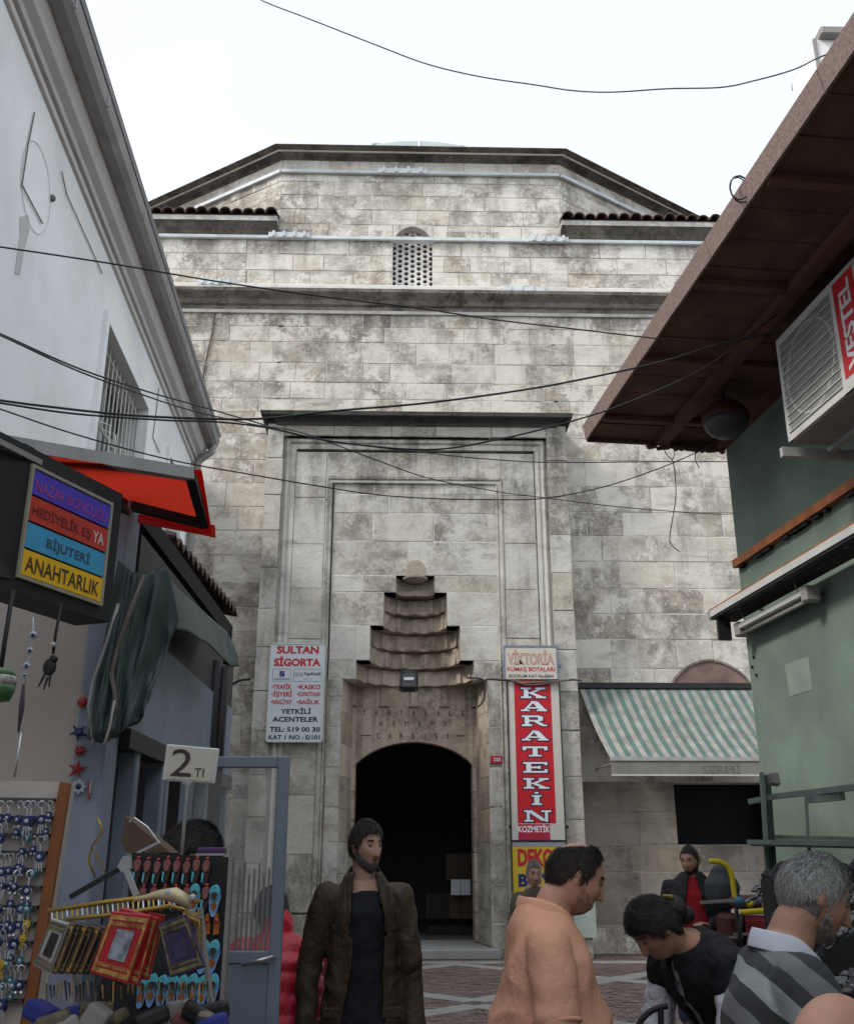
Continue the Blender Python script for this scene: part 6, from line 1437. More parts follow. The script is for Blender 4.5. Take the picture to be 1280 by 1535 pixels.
# ---- head
def sph(nu=72, nv=56):
    D, Fc = [], []
    for j in range(nv+1):
        t = math.pi*j/nv
        for i in range(nu): a = 2*math.pi*i/nu; D.append((math.sin(t)*math.cos(a), math.sin(t)*math.sin(a), math.cos(t)))
    for j in range(nv):
        for i in range(nu): Fc.append((j*nu+i, j*nu+(i+1) % nu, (j+1)*nu+(i+1) % nu, (j+1)*nu+i))
    return np.array(D), Fc
HD, HF = sph()
def G(x, c, s_): return np.exp(-((x-c)/s_)**2)
def head_pos(D, jaw=1.0, nose=1.0, fat=0.0):
    x, y, z = D[:, 0], D[:, 1], D[:, 2]
    low = np.clip(-z, 0, 1)
    wx = .076*(1-.30*jaw*low**1.6)*(1+fat*.14*low)
    px = x*wx; py = np.where(y > 0, y*.094, y*.104*(1-.52*low**1.2)); pz = z*np.where(z > 0, .118, .122)
    fr_ = np.clip(y*1.6, 0, 1)
    py = py+fr_*(.010*G(z, -.80, .26)*G(x, 0, .5)+.004*G(pz, .036, .012)*G(px, 0, .06))
    py -= fr_*.012*(G(px, .031, .015)+G(px, -.031, .015))*G(pz, .014, .014)
    nz = np.clip((.028-pz)/.062, 0, 1)*(pz > -.040)
    py += fr_*nose*(.006+.024*nz)*G(px, 0, .009+.007*0+.006*nz)*np.clip((pz+.046)/.010, 0, 1)*(pz < .04)
    py += fr_*.0085*G(pz, -.066, .011)*G(px, 0, .026)-fr_*.005*G(pz, -.0665, .0028)*G(px, 0, .022)+fr_*.006*(G(px, .046, .02)+G(px, -.046, .02))*G(pz, -.015, .025)
    return np.stack([px, py, pz], 1)
def head_verts(M, **k): P = head_pos(HD, **k); return [M @ V(p) for p in P]
def hair_shell(name, M, mask, off, mt, par, seed=0, rough=.004, hp=None, grain=60, strands=0, slen=.022):
    P = head_pos(HD, **(hp or {})); N_ = P/np.linalg.norm(P, axis=1)[:, None]; m = np.clip(mask(HD[:, 0], HD[:, 1], HD[:, 2])/.10, -1, 1)
    vs = []
    for i in range(len(P)):
        nzv = mnoise.noise(V(HD[i]*grain*.12)+V((seed, 0, 0)))*.6+mnoise.noise(V((HD[i][0]*grain*.5, HD[i][1]*9, HD[i][2]*9)))
        mm = m[i]+.55*nzv*(1-abs(m[i])); o_ = off*min(1, max(0, mm))**.6-.006*(mm <= .02)
        vs.append(M @ V(P[i]+N_[i]*(o_+(rough*nzv if mm > .1 else 0))))
    o = MB().add(vs, HF).build(name, mt, par, smooth=True, fixn=True)
    if strands:
        r_ = random.Random(seed+11); q = MB(); idx = [i for i in range(len(P)) if m[i] > .05]; cen = M @ V((0, 0, 0)); R3 = M.to_3x3()
        for k in range(strands if idx else 0):
            i = r_.choice(idx); p = V(vs[i])+V((r_.uniform(-.003, .003), r_.uniform(-.003, .003), r_.uniform(-.003, .003))); nn = (p-cen).normalized()
            fl = R3 @ V((.35*math.copysign(1, HD[i][0]), .25 if HD[i][1] > .2 else -.5, -1.0)); fl = fl+V((r_.uniform(-.5, .5), r_.uniform(-.5, .5), r_.uniform(-.3, .3))); fl = (fl-nn*fl.dot(nn)).normalized()
            L_ = slen*r_.uniform(.5, 1.2); sd_ = fl.cross(nn)*.0008; p0 = p-nn*.003; p1 = p+fl*L_*.5+nn*.0035; p2 = p+fl*L_+nn*r_.uniform(-.002, .005)
            q.add([p0-sd_, p0+sd_, p1+sd_, p1-sd_, p2], [(0, 1, 2, 3), (3, 2, 4)])
        s_ = q.build(name+'_strands', mt, par, fixn=False); s_['kind'] = 'stuff'
    return o
def az(x, y): return np.abs(np.degrees(np.arctan2(x, y)))      # 0 at the face, 180 at the nape
def m_short(x, y, z, front=.60, nape=-.50):
    a = az(x, y); return z-np.interp(a, [0, 30, 50, 68, 80, 92, 120, 180], [front, front-.02, front-.12, .12, -.12, .05, nape*.5, nape])
def m_bald(x, y, z):
    a = az(x, y); base = z-np.interp(a, [0, 60, 72, 85, 95, 120, 180], [1.2, 1.0, .0, -.15, .05, -.3, -.52]); top = np.interp(a, [0, 60, 90, 130, 180], [.2, .3, .55, .62, .72])-z
    return np.minimum(base, top*1.5)
def m_thin(x, y, z):
    a = az(x, y); base = z-np.interp(a, [0, 35, 60, 72, 85, 95, 120, 180], [.78, .74, .45, .0, -.15, .05, -.3, -.52]); hole = np.sqrt(x**2+(y+.30)**2)-.48
    return np.where(z > .45, np.minimum(base, hole*.9), base)
def m_beard(x, y, z, top=-.32):
    a = az(x, y); lo = np.interp(a, [0, 25, 45, 70, 85], [-.46, -.50, -.40, -.20, -.05])-z; mou = G(x, 0, .22)*.0
    return np.minimum(np.minimum(lo, z+1.2), (88-a)/60)
def m_moust(x, y, z): return np.minimum(.055-np.abs(z+.42), (.30-np.abs(x))*1.0)*np.where(y > 0, 1, -9)*1.4-.0
def m_brow(x, y, z): return np.where(y > 0, np.minimum(.035-np.abs(z-.31+.25*(np.abs(x)-.4)**2), .22-np.abs(np.abs(x)-.42)), -1)*2.2
m_eyew = mat('eye white', (.14, .12, .11), .3, 0, bump=0, spec=.5); m_eyed = mat('eye dark', (.02, .014, .01), .2, 0, bump=0, spec=.6)
def face(M, par, brow, hp=None, eyes=True):
    if eyes:
        for s_ in (-1, 1):
            e = MB().ball(M @ V((s_*.031, .0745, .0135)), .0108, 10, (1.15, 1, .62)).build('eye', m_eyew, par, smooth=True); MB().ball(M @ V((s_*.031, .0835, .013)), .0052, 8, (1, .6, .9)).build('iris', m_eyed, e, smooth=True)
    hair_shell('eyebrows', M, m_brow, .004, brow, par, 3, .001, hp)
def ears(mb, M):
    for s_ in (-1, 1):
        R_ = M.to_3x3() @ Matrix.Rotation(s_*.35, 3, 'Z')
        mb.ball(M @ V((s_*.076, -.006, .0)), .027, 12, (.36, .62, 1.08), R_)
def HM(c, yaw=0, pitch=0, roll=0, s_=1.0): return Matrix.Translation(V(c)) @ Matrix.Rotation(R(yaw), 4, 'Z') @ Matrix.Rotation(R(-pitch), 4, 'X') @ Matrix.Rotation(R(roll), 4, 'Y') @ Matrix.Diagonal((s_, s_, s_, 1))
def hand(mb, w0, d, palm_n, curl=.5, sz=1.0, thumb=1):
    d = V(d).normalized(); pn = V(palm_n); pn = (pn-d*pn.dot(d)).normalized(); s_ = d.cross(pn)*thumb
    loft(mb, [w0, w0+d*.035*sz, w0+d*.085*sz], [(.024*sz, .019*sz), (.036*sz, .016*sz), (.040*sz, .014*sz)], side=s_, n=12)
    for k, (o_, L_, r_) in enumerate(((.030, .072, .0092), (.010, .080, .0095), (-.011, .074, .0092), (-.031, .058, .0082))):
        p = w0+d*.08*sz+s_*o_*sz; dd = (d+s_*o_*1.5).normalized(); P = [p]; c = curl*(.8+.12*k); ang = 0
        for seg in (.45, .32, .23):
            ang += c*.75; P.append(P[-1]+(dd*math.cos(ang)+pn*math.sin(ang))*L_*seg*sz)
        loft(mb, P, [r_*sz, r_*sz, r_*.92*sz, r_*.78*sz], side=s_, n=8, cap=2)
    p = w0+d*.02*sz+s_*.022*sz; t1 = (d*.65+s_*.7+pn*.25).normalized(); t2 = (d*.92+s_*.25+pn*.35).normalized()
    P = [p, p+t1*.036*sz, p+t1*.036*sz+t2*.030*sz, p+t1*.036*sz+t2*.055*sz]; loft(mb, P, [.014*sz, .0115*sz, .0105*sz, .009*sz], side=s_, n=8, cap=2)
m_skin = mat('skin', (.46, .27, .20), .55, .10, 14, .12, 120, sss=.08); m_skin2 = mat('tanned skin', (.40, .22, .155), .5, .12, 14, .12, 120, sss=.08); m_skin3 = mat('ruddy skin', (.54, .29, .21), .48, .10, 14, .10, 120, sss=.08)
def hairmat(name, c, v=.5): return mat(name, c, .5, v, 60, .9, 60, spec=.5, fs=(3, 3, .5))
m_hbr = hairmat('dark brown hair', (.035, .022, .016)); m_hgr = hairmat('grey hair', (.36, .36, .35), .25); m_hbk = hairmat('black hair', (.012, .010, .010)); m_hsp = hairmat('greying beard', (.16, .145, .135), .5)
m_shoe = mat('dark shoes', (.02, .018, .017), .4, .1)
def skeleton(H, lean=0, ld=(0, 1), hipz=.52, hip=(0, 0), sh=.108):
    L_ = V((ld[0], ld[1], 0)).normalized()*math.sin(R(lean)); tv = V((L_.x, L_.y, math.cos(R(lean))))
    h = V((hip[0], hip[1], hipz*H)); J = dict(hip=h, tv=tv, waist=h+tv*.10*H, chest=h+tv*.215*H, neck=h+tv*.305*H)
    J['sh'] = {s_: h+tv*.247*H+V((s_*sh*H, 0, 0)) for s_ in (-1, 1)}
    return J
def arm(J, s_, H, up, fo):
    a = J['sh'][s_]; e = a+V(up).normalized()*.175*H; w0 = e+V(fo).normalized()*.150*H; return a, e, w0
def legs_pts(J, H, s_, foot=None, knee=None):
    h = J['hip']+V((s_*.052*H, 0, -.01*H)); f = V(foot) if foot else V((s_*.055*H, 0, .045*H)); k = V(knee) if knee else h.lerp(f, .5)+V((0, .012*H, 0)); return h, k, f
def body(J, H, headM, arms, skinm, par, vox=.006, hp=None, legs=None, hands=True, fat=1.0, ear=True, curl=.45):
    mb = MB(); tv = J['tv']
    loft(mb, [J['hip']-tv*.02*H, J['waist'], J['chest'], J['neck']-tv*.02*H], [(.088*H*fat, .062*H*fat), (.076*H*fat, .056*H*fat), (.090*H, .064*H), (.05*H, .040*H)], n=20)
    hc = headM @ V((0, -.012, -.045)); loft(mb, [J['neck']-tv*.04*H, J['neck'].lerp(hc, .5), hc], [.037*H*fat**.5, .033*H*fat**.5, .034*H*fat**.5], n=16)
    mb.add(head_verts(headM, **(hp or {})), HF)
    if ear: ears(mb, headM)
    for (s_, a, e, w0, hd, pn) in arms:
        loft(mb, [J['neck']-tv*.07*H, a], [.026*H, .028*H], n=12)
        loft(mb, [a, a.lerp(e, .5), e, e.lerp(w0, .35), w0], [.030*H, .027*H, .0215*H, .0225*H, .0145*H], n=12)
        if hands: hand(mb, w0, hd, pn, curl, H/1.78, s_)
    for s_ in (-1, 1):
        h, k, f = legs[s_] if legs else legs_pts(J, H, s_)
        loft(mb, [h, h.lerp(k, .5), k, k.lerp(f, .35), f], [.052*H, .042*H, .031*H, .033*H, .020*H], n=12); loft(mb, [f+V((0, -.02*H, -.02*H)), f+V((0, .09*H, -.03*H))], [(.024*H, .022*H), (.026*H, .014*H)], n=10)
    me = fuse(mb, vox, 1); me.polygons.foreach_set('use_smooth', [True]*len(me.polygons)); return link('body', me, skinm, par)
def trousers(J, H, mt, par, legs=None, fat=1.0, name='trousers'):
    mb = MB(); tv = J['tv']; loft(mb, [J['hip']-V((0, 0, .03*H)), J['hip']+tv*.05*H], [(.098*H*fat, .074*H*fat), (.09*H*fat, .068*H*fat)], n=18)
    for s_ in (-1, 1):
        h, k, f = legs[s_] if legs else legs_pts(J, H, s_); loft(mb, [h, h.lerp(k, .5), k, k.lerp(f, .5), f+V((0, 0, .0))], [(.060*H, .060*H), (.054*H, .054*H), (.045*H, .046*H), (.042*H, .044*H), (.040*H, .042*H)], n=14)
    return cloth(name, mb, mt, par, .014, .006, 7, (1, 1, .6), 4)
def shoes(J, H, par, legs=None):
    for s_ in (-1, 1):
        h, k, f = legs[s_] if legs else legs_pts(J, H, s_); f = V((f.x, f.y, 0))
        mb = MB(); loft(mb, [f+V((0, -.035*H, .028*H)), f+V((0, .03*H, .026*H)), f+V((0, .10*H, .020*H))], [(.027*H, .024*H), (.029*H, .024*H), (.028*H, .018*H)], n=12); cloth('shoe', mb, m_shoe, par, .01, .0005)
def sleeves(mb, arms, H, r0, r1, r2, full=1.0, J=None):
    for (s_, a, e, w0, hd, pn) in arms:
        nb = J['neck']-J['tv']*.070*H; r0 = r0*.92; loft(mb, [nb, nb.lerp(a, .5)+J['tv']*.004*H, a], [(r0*.72, r0*.66), (r0*.82, r0*.80), (r0, r0)], side=(0, 1, 0), n=16, cap=2)
        P = [a, a.lerp(e, .5)]; Rr = [(r0, r0), ((r0+r1)/2, (r0+r1)/2)]
        if full > .5: P += [e, e.lerp(w0, .45), e.lerp(w0, full)]; Rr += [(r1, r1), ((r1+r2)/2, (r1+r2)/2), (r2, r2)]
        else: P += [a.lerp(e, full*2)]; Rr += [(r1*1.12, r1*1.12)]
        loft(mb, P, Rr, n=16, cap=2)
def place(t, x, y, rz): t.location = (x, y, 0); t.rotation_euler = (0, 0, R(rz))
# ---------------------------------------------------------------- man in the open brown jacket
def man_jacket():
    H = 1.86; t = thing('person', 'bearded man in open dark brown jacket over black shirt, head turned right', 'person')
    J = skeleton(H, 2); HMx = HM(J['neck']+V((-.005, .03, .122)), 36, 5, 2, 1.0)
    A = []
    a, e, w0 = arm(J, 1, H, (.26, -.12, -1), (.02, .20, -1)); A.append((1, a, e, w0, (-.02, .1, -1), (-1, .1, 0)))
    a, e, w0 = arm(J, -1, H, (-.18, -.04, -1), (-.10, .14, -1)); A.append((-1, a, e, w0, (.0, .08, -1), (1, -.1, 0)))
    L_ = {1: legs_pts(J, H, 1, (.13, -.16, .08), (.115, .05, .27*H)), -1: legs_pts(J, H, -1, (-.11, .22, .085), (-.10, .16, .28*H))}
    body(J, H, HMx, A, m_skin, t, .0055, dict(jaw=1.0, nose=1.1), L_, curl=.5)
    m_bt = mat('black t-shirt', (.012, .014, .018), .85, .2, 10, .2, 40, fold=.35); m_jk = mat('waxed brown jacket', (.055, .038, .024), .62, .35, 7, .4, 22, dirt=.3, dcol=(.10, .075, .05), dscale=5, fold=.5)
    mb = MB(); tv = J['tv']; loft(mb, [J['hip']-V((0, 0, .07)), J['waist'], J['chest'], J['neck']-tv*.085], [(.175, .135), (.155, .13), (.175, .14), (.115, .100)], n=24); cloth('t_shirt', mb, m_bt, t, .012, .005, 8, (1, 1, .7), 2)
    trousers(J, H, mat('black trousers', (.014, .015, .02), .85, .2, 10, .2), t, L_); shoes(J, H, t, L_)
    mb = MB(); loft(mb, [J['hip']-V((0, -.0, .17)), J['hip']+V((0, 0, .02)), J['waist'], J['chest'], J['neck']-tv*.065, J['neck']-tv*.0], [(.222, .168), (.205, .160), (.185, .158), (.192, .156), (.142, .114), (.092, .094)], n=28); sleeves(mb, A, H, .082, .062, .052, .97, J)
    nk = J['neck']
    def cutf(c):
        z = c.z; f = (nk.z-z)/.9
        wdt = .040+.062*min(1, max(0, f*3.2)) if f < .3 else .10-.02*math.sin(f*3)
        if f > .55: wdt += .05*(f-.55)
        inside = (c.y > .03 and -wdt-.025 < c.x < wdt+.02*math.sin(z*9) and abs(c.x) < .2)
        neck = z > nk.z-.03 and math.hypot(c.x, (c.y-nk.y)) < .088 and z > nk.z-.01
        bottom = z < J['hip'].z-.30+.02*math.sin(c.x*20) and abs(c.x) < .30 and math.hypot(c.x, c.y) < .26 and False
        return inside or neck
    jk = cloth('jacket', mb, m_jk, t, .011, .010, 8, (1, 1, .75), 9, cutf)
    # collar standing round the neck, two front plackets, pocket flap
    cl = MB(); 
    for s_ in (-1, 1):
        P0 = [V((s_*.012, -.088, 0)), V((s_*.06, -.072, .004)), V((s_*.085, -.02, .0)), V((s_*.088, .035, -.03)), V((s_*.078, .085, -.075)), V((s_*.070, .115, -.12))]
        P1 = [V((s_*.012, -.088, .052)), V((s_*.055, -.075, .056)), V((s_*.085, -.02, .05)), V((s_*.098, .04, .012)), V((s_*.115, .085, -.055)), V((s_*.118, .115, -.14))]
        b = [nk+q+V((0, .0, -.012)) for q in P0]+[nk+q+V((0, 0, -.012)) for q in P1]; n = 6; cl.add(b, [(i, i+1, n+i+1, n+i) for i in range(n-1)])
    o = cl.build('collar', m_jk, t, smooth=True); sm = o.modifiers.new('s', 'SOLIDIFY'); sm.thickness = .009; sb_ = o.modifiers.new('b', 'SUBSURF'); sb_.levels = 1; sb_.render_levels = 2
    for s_ in (-1, 1):
        fl_ = MB(); fl_.cbox(J['chest']+V((s_*.135, .112, -.07)), (.075, .008, .028), Matrix.Rotation(R(-s_*30), 3, 'Z')); fl_.build('pocket_flap', m_jk, t, bevel=.004)
        fl_ = MB(); fl_.cbox(J['hip']+V((s_*.15, .118, -.03)), (.11, .012, .045), Matrix.Rotation(R(-s_*30), 3, 'Z')); fl_.build('pocket_flap', m_jk, t, bevel=.004)
    hair_shell('hair', HMx, lambda x, y, z: m_short(x, y, z, .56, -.6), .009, m_hbr, t, 1, .003, dict(jaw=1.0), strands=5000, slen=.028)
    hair_shell('beard', HMx, m_beard, .003, m_hsp, t, 5, .0015, dict(jaw=1.0), strands=2500, slen=.009); hair_shell('moustache', HMx, m_moust, .003, hairmat('moustache', (.06, .045, .038)), t, 6, .001, dict(jaw=1.0, nose=1.1)); face(HMx, t, m_hbk, dict(jaw=1.0))
    p = at(546, 1275, 5.3); place(t, p.x, 5.35, 180); t.rotation_euler.z = R(184); t.scale = (.92, .95, 1.035); return t
man_jacket()
# ---------------------------------------------------------------- balding man in the peach polo shirt
def man_polo():
    H = 1.75; t = thing('person', 'balding heavy man in peach polo shirt seen from the side, looking down to the right', 'person')
    J = skeleton(H, 9, hipz=.525, hip=(0, -.06)); hc = J['neck']+V((.0, .105, .098)); HMx = HM(hc, 4, 24, 0, .98)
    A = []
    a, e, w0 = arm(J, 1, H, (.22, .04, -1), (-.05, .55, -.8)); A.append((1, a, e, w0, (-.1, .8, -.5), (-1, 0, -.2)))
    a, e, w0 = arm(J, -1, H, (-.16, .12, -1), (.25, .8, -.5)); A.append((-1, a, e, w0, (.1, .9, -.3), (1, 0, -.2)))
    body(J, H, HMx, A, m_skin3, t, .0055, dict(jaw=.6, nose=.95, fat=.9), fat=1.15)
    m_pl = mat('peach pique cotton', (.74, .385, .25), .8, .07, 6, .25, 300, fold=.28)
    mb = MB(); tv = J['tv']; f = V((0, 1, 0))
    loft(mb, [J['hip']-V((0, -.02, .16)), J['hip']+f*.065, J['waist']+f*.06, J['chest']+f*.02, J['neck']-tv*.050-f*.005, J['neck']+tv*.006], [(.185, .185), (.20, .205), (.20, .195), (.20, .138), (.140, .100), (.080, .082)], n=30)
    sleeves(mb, A, H, .073, .064, .066, .34, J)
    cloth('polo_shirt', mb, m_pl, t, .010, .014, 6.0, (1, .9, .8), 14)
    for (s_, a, e, w0, hd, pn) in A:      # ribbed sleeve hem
        c = a.lerp(e, .69); d = (e-a).normalized(); ring_ = []; sx = d.orthogonal().normalized(); sy = d.cross(sx)
        MB().tube([c+(sx*math.cos(q)+sy*math.sin(q))*.070 for q in [2*math.pi*i/24 for i in range(25)]], .008, 6).build('sleeve_hem', m_pl, t, smooth=True)
    cl = MB(); nk = J['neck']-tv*.012; n = 20; vs = []
    for i in range(n+1):
        a_ = -math.pi*.5+R(22)+(2*math.pi-R(44))*i/n; c_, s_ = -math.sin(a_)*0+math.cos(a_+math.pi), math.sin(a_+math.pi)
        rad = .088; y_ = s_; x_ = c_
        frn = max(0, y_); base = nk+V((x_*rad*1.0, y_*(rad+.012)+.008, -.055*frn-.0*abs(x_)))
        vs += [base, base+V((x_*.006, y_*.004, .030)), base+V((x_*.012, y_*.010, .026)), base+V((x_*.020, y_*(.014+.018*frn), -.012-.022*frn))]
    RT = Matrix.Rotation(R(-12), 3, 'X'); vs = [nk+RT @ (q-nk)*.97+V((0, 0, .010)) for q in vs]
    cl.add(vs, [(4*i+k, 4*i+k+1, 4*i+5+k, 4*i+4+k) for i in range(n) for k in range(3)]); o = cl.build('collar', m_pl, t, smooth=True); sm = o.modifiers.new('s', 'SOLIDIFY'); sm.thickness = .006; sb_ = o.modifiers.new('b', 'SUBSURF'); sb_.levels = 1; sb_.render_levels = 2
    trousers(J, H, mat('dark blue trousers', (.02, .022, .035), .85, .2), t, fat=1.25); shoes(J, H, t)
    hair_shell('hair', HMx, m_thin, .006, hairmat('dark cropped hair', (.04, .028, .022)), t, 2, .002, dict(jaw=.6, fat=.9), strands=6000, slen=.018); face(HMx, t, m_hbr, dict(jaw=.6, fat=.9))
    hair_shell('stubble', HMx, m_beard, .0012, mat('stubble', (.36, .19, .14), .8, .3, 60), t, 7, .0006, dict(jaw=.6, fat=.9))
    q = at(862, 1316, 3.6); place(t, 0, 0, -90); M = Matrix.Rotation(R(-90), 3, 'Z'); hw_ = M @ hc; t.location = (q.x-hw_.x, 3.6-hw_.y, q.z-hc.z); return t
man_polo()
# ---------------------------------------------------------------- grey haired man in striped jumper
def man_grey():
    H = 1.75; t = thing('person', 'grey haired bearded man in striped grey jumper with white collar, head bowed to the right', 'person')
    J = skeleton(H, 12, hipz=.52, hip=(0, -.08)); hc = J['neck']+V((.0, .095, .105)); HMx = HM(hc, 4, 26, 0, .95)
    A = []
    a, e, w0 = arm(J, 1, H, (.20, .25, -1), (-.1, 1, -.2)); A.append((1, a, e, w0, (-.1, 1, -.1), (-1, 0, -.2)))
    a, e, w0 = arm(J, -1, H, (-.16, .25, -1), (.15, 1, -.1)); A.append((-1, a, e, w0, (.1, 1, -.1), (1, 0, -.2)))
    body(J, H, HMx, A, m_skin2, t, .0055, dict(jaw=.9, nose=1.25), fat=1.1)
    m, tr, b = principled('striped wool'); N = tr.nodes; K = tr.links.new; g = N.new('ShaderNodeTexCoord'); s_ = N.new('ShaderNodeSeparateXYZ'); K(g.outputs['Object'], s_.inputs[0])
    dt = N.new('ShaderNodeVectorMath'); dt.operation = 'DOT_PRODUCT'; K(g.outputs['Object'], dt.inputs[0]); dt.inputs[1].default_value = (.15, .85, 1.0)
    ns = N.new('ShaderNodeTexNoise'); ns.inputs['Scale'].default_value = 9; K(g.outputs['Object'], ns.inputs['Vector'])
    ad = N.new('ShaderNodeMath'); ad.operation = 'MULTIPLY_ADD'; K(ns.outputs['Fac'], ad.inputs[0]); ad.inputs[1].default_value = .03; K(dt.outputs['Value'], ad.inputs[2])
    ml = N.new('ShaderNodeMath'); ml.operation = 'MULTIPLY'; K(ad.outputs[0], ml.inputs[0]); ml.inputs[1].default_value = 1/.24
    fc = N.new('ShaderNodeMath'); fc.operation = 'FRACT'; K(ml.outputs[0], fc.inputs[0]); rp_ = N.new('ShaderNodeValToRGB'); K(fc.outputs[0], rp_.inputs[0]); cr = rp_.color_ramp; cr.interpolation = 'CONSTANT'
    for i, (p_, c_) in enumerate(((0, (.045, .048, .05)), (.24, (.30, .34, .33)), (.50, (.05, .053, .055)), (.72, (.17, .175, .18)))):
        el_ = cr.elements[i] if i < 2 else cr.elements.new(p_); el_.position = p_; el_.color = (*c_, 1)
    K(rp_.outputs[0], b.inputs['Base Color']); b.inputs['Roughness'].default_value = .95
    n2 = N.new('ShaderNodeTexNoise'); n2.inputs['Scale'].default_value = 150; K(g.outputs['Object'], n2.inputs['Vector']); bp = N.new('ShaderNodeBump'); bp.inputs['Strength'].default_value = .3; bp.inputs['Distance'].default_value = .006; K(n2.outputs['Fac'], bp.inputs['Height']); K(bp.outputs[0], b.inputs['Normal'])
    mb = MB(); tv = J['tv']; f = V((0, 1, 0))
    loft(mb, [J['hip']-V((0, -.0, .12)), J['hip']+f*.03, J['waist']+f*.03, J['chest']+f*.005, J['neck']-tv*.07, J['neck']-tv*.038], [(.195, .15), (.195, .155), (.19, .152), (.20, .14), (.15, .105), (.084, .084)], n=30); sleeves(mb, A, H, .082, .068, .05, .96, J)
    cloth('jumper', mb, m, t, .011, .012, 6, (1, 1, .8), 21)
    m_sh = mat('white shirt', (.60, .62, .70), .8, .04, 8, .1); cl = MB(); nk = J['neck']-tv*.03; n = 20; vs = []
    for i in range(n+1):
        a_ = R(112)+R(316)*i/n; x_, y_ = math.cos(a_), math.sin(a_); frn = max(0, y_)
        base = nk+V((x_*.080, y_*.092+.012, -.060*frn+.0)); vs += [base+V((0, 0, -.02)), base+V((x_*.004, y_*.004, .038)), base+V((x_*.012, y_*.012, .030)), base+V((x_*.024, y_*(.018+.016*frn), -.022-.03*frn))]
    RT = Matrix.Rotation(R(-12), 3, 'X'); vs = [nk+RT @ (q-nk)*.97+V((0, 0, .010)) for q in vs]
    cl.add(vs, [(4*i+k, 4*i+k+1, 4*i+5+k, 4*i+4+k) for i in range(n) for k in range(3)]); o = cl.build('shirt_collar', m_sh, t, smooth=True); sm = o.modifiers.new('s', 'SOLIDIFY'); sm.thickness = .005; sb_ = o.modifiers.new('b', 'SUBSURF'); sb_.levels = 1; sb_.render_levels = 2
    trousers(J, H, mat('charcoal trousers', (.03, .03, .033), .85, .2), t); shoes(J, H, t)
    hair_shell('hair', HMx, lambda x, y, z: m_short(x, y, z, .56, -.55), .008, m_hgr, t, 4, .003, dict(jaw=.9), strands=7000, slen=.020); hair_shell('beard', HMx, lambda x, y, z: m_beard(x, y, z)-.08, .0025, hairmat('white stubble', (.30, .25, .22), .4), t, 5, .0015, dict(jaw=.9), strands=3000, slen=.008); hair_shell('moustache', HMx, m_moust, .004, hairmat('grey moustache', (.16, .14, .13)), t, 6, .001, dict(jaw=.9, nose=1.25)); face(HMx, t, m_hsp, dict(jaw=.9))
    q = at(1220, 1345, 2.95); M = Matrix.Rotation(R(-92), 3, 'Z'); hw_ = M @ hc; place(t, 0, 0, -92); t.location = (q.x-hw_.x, 2.95-hw_.y, q.z-hc.z); return t
man_grey()
# ---------------------------------------------------------------- bald man at the lower right corner
def man_bald():
    H = 1.55; t = thing('person', 'bald head of a short man cut off by the lower right corner', 'person')
    J = skeleton(H, 10); hc = J['neck']+V((0, .05, .115)); HMx = HM(hc, 0, 20, 0, 1.08); A = []
    for s_ in (-1, 1):
        a, e, w0 = arm(J, s_, H, (s_*.2, .1, -1), (0, .3, -1)); A.append((s_, a, e, w0, (0, .2, -1), (-s_, 0, 0)))
    body(J, H, HMx, A, m_skin3, t, .007, dict(jaw=.8)); mb = MB(); tv = J['tv']
    loft(mb, [J['hip']-V((0, 0, .1)), J['waist'], J['chest'], J['neck']-tv*.08, J['neck']-tv*.05], [(.2, .15), (.19, .15), (.20, .14), (.15, .11), (.09, .09)], n=22); sleeves(mb, A, H, .075, .06, .05, .95, J); cloth('shirt', mb, mat('grey shirt', (.12, .12, .13), .85, .1), t, .014, .006)
    trousers(J, H, mat('grey trousers', (.05, .05, .055), .85, .2), t); shoes(J, H, t); hair_shell('hair', HMx, lambda x, y, z: np.minimum(m_bald(x, y, z), -.15-z), .004, m_hgr, t, 4, .002, dict(jaw=.8)); face(HMx, t, m_hsp, dict(jaw=.8))
    q = at(1256, 1592, 2.25); M = Matrix.Rotation(R(-60), 3, 'Z'); hw_ = M @ hc; place(t, 0, 0, -60); t.location = (q.x-hw_.x, 2.25-hw_.y, q.z-hc.z); return t
man_bald()
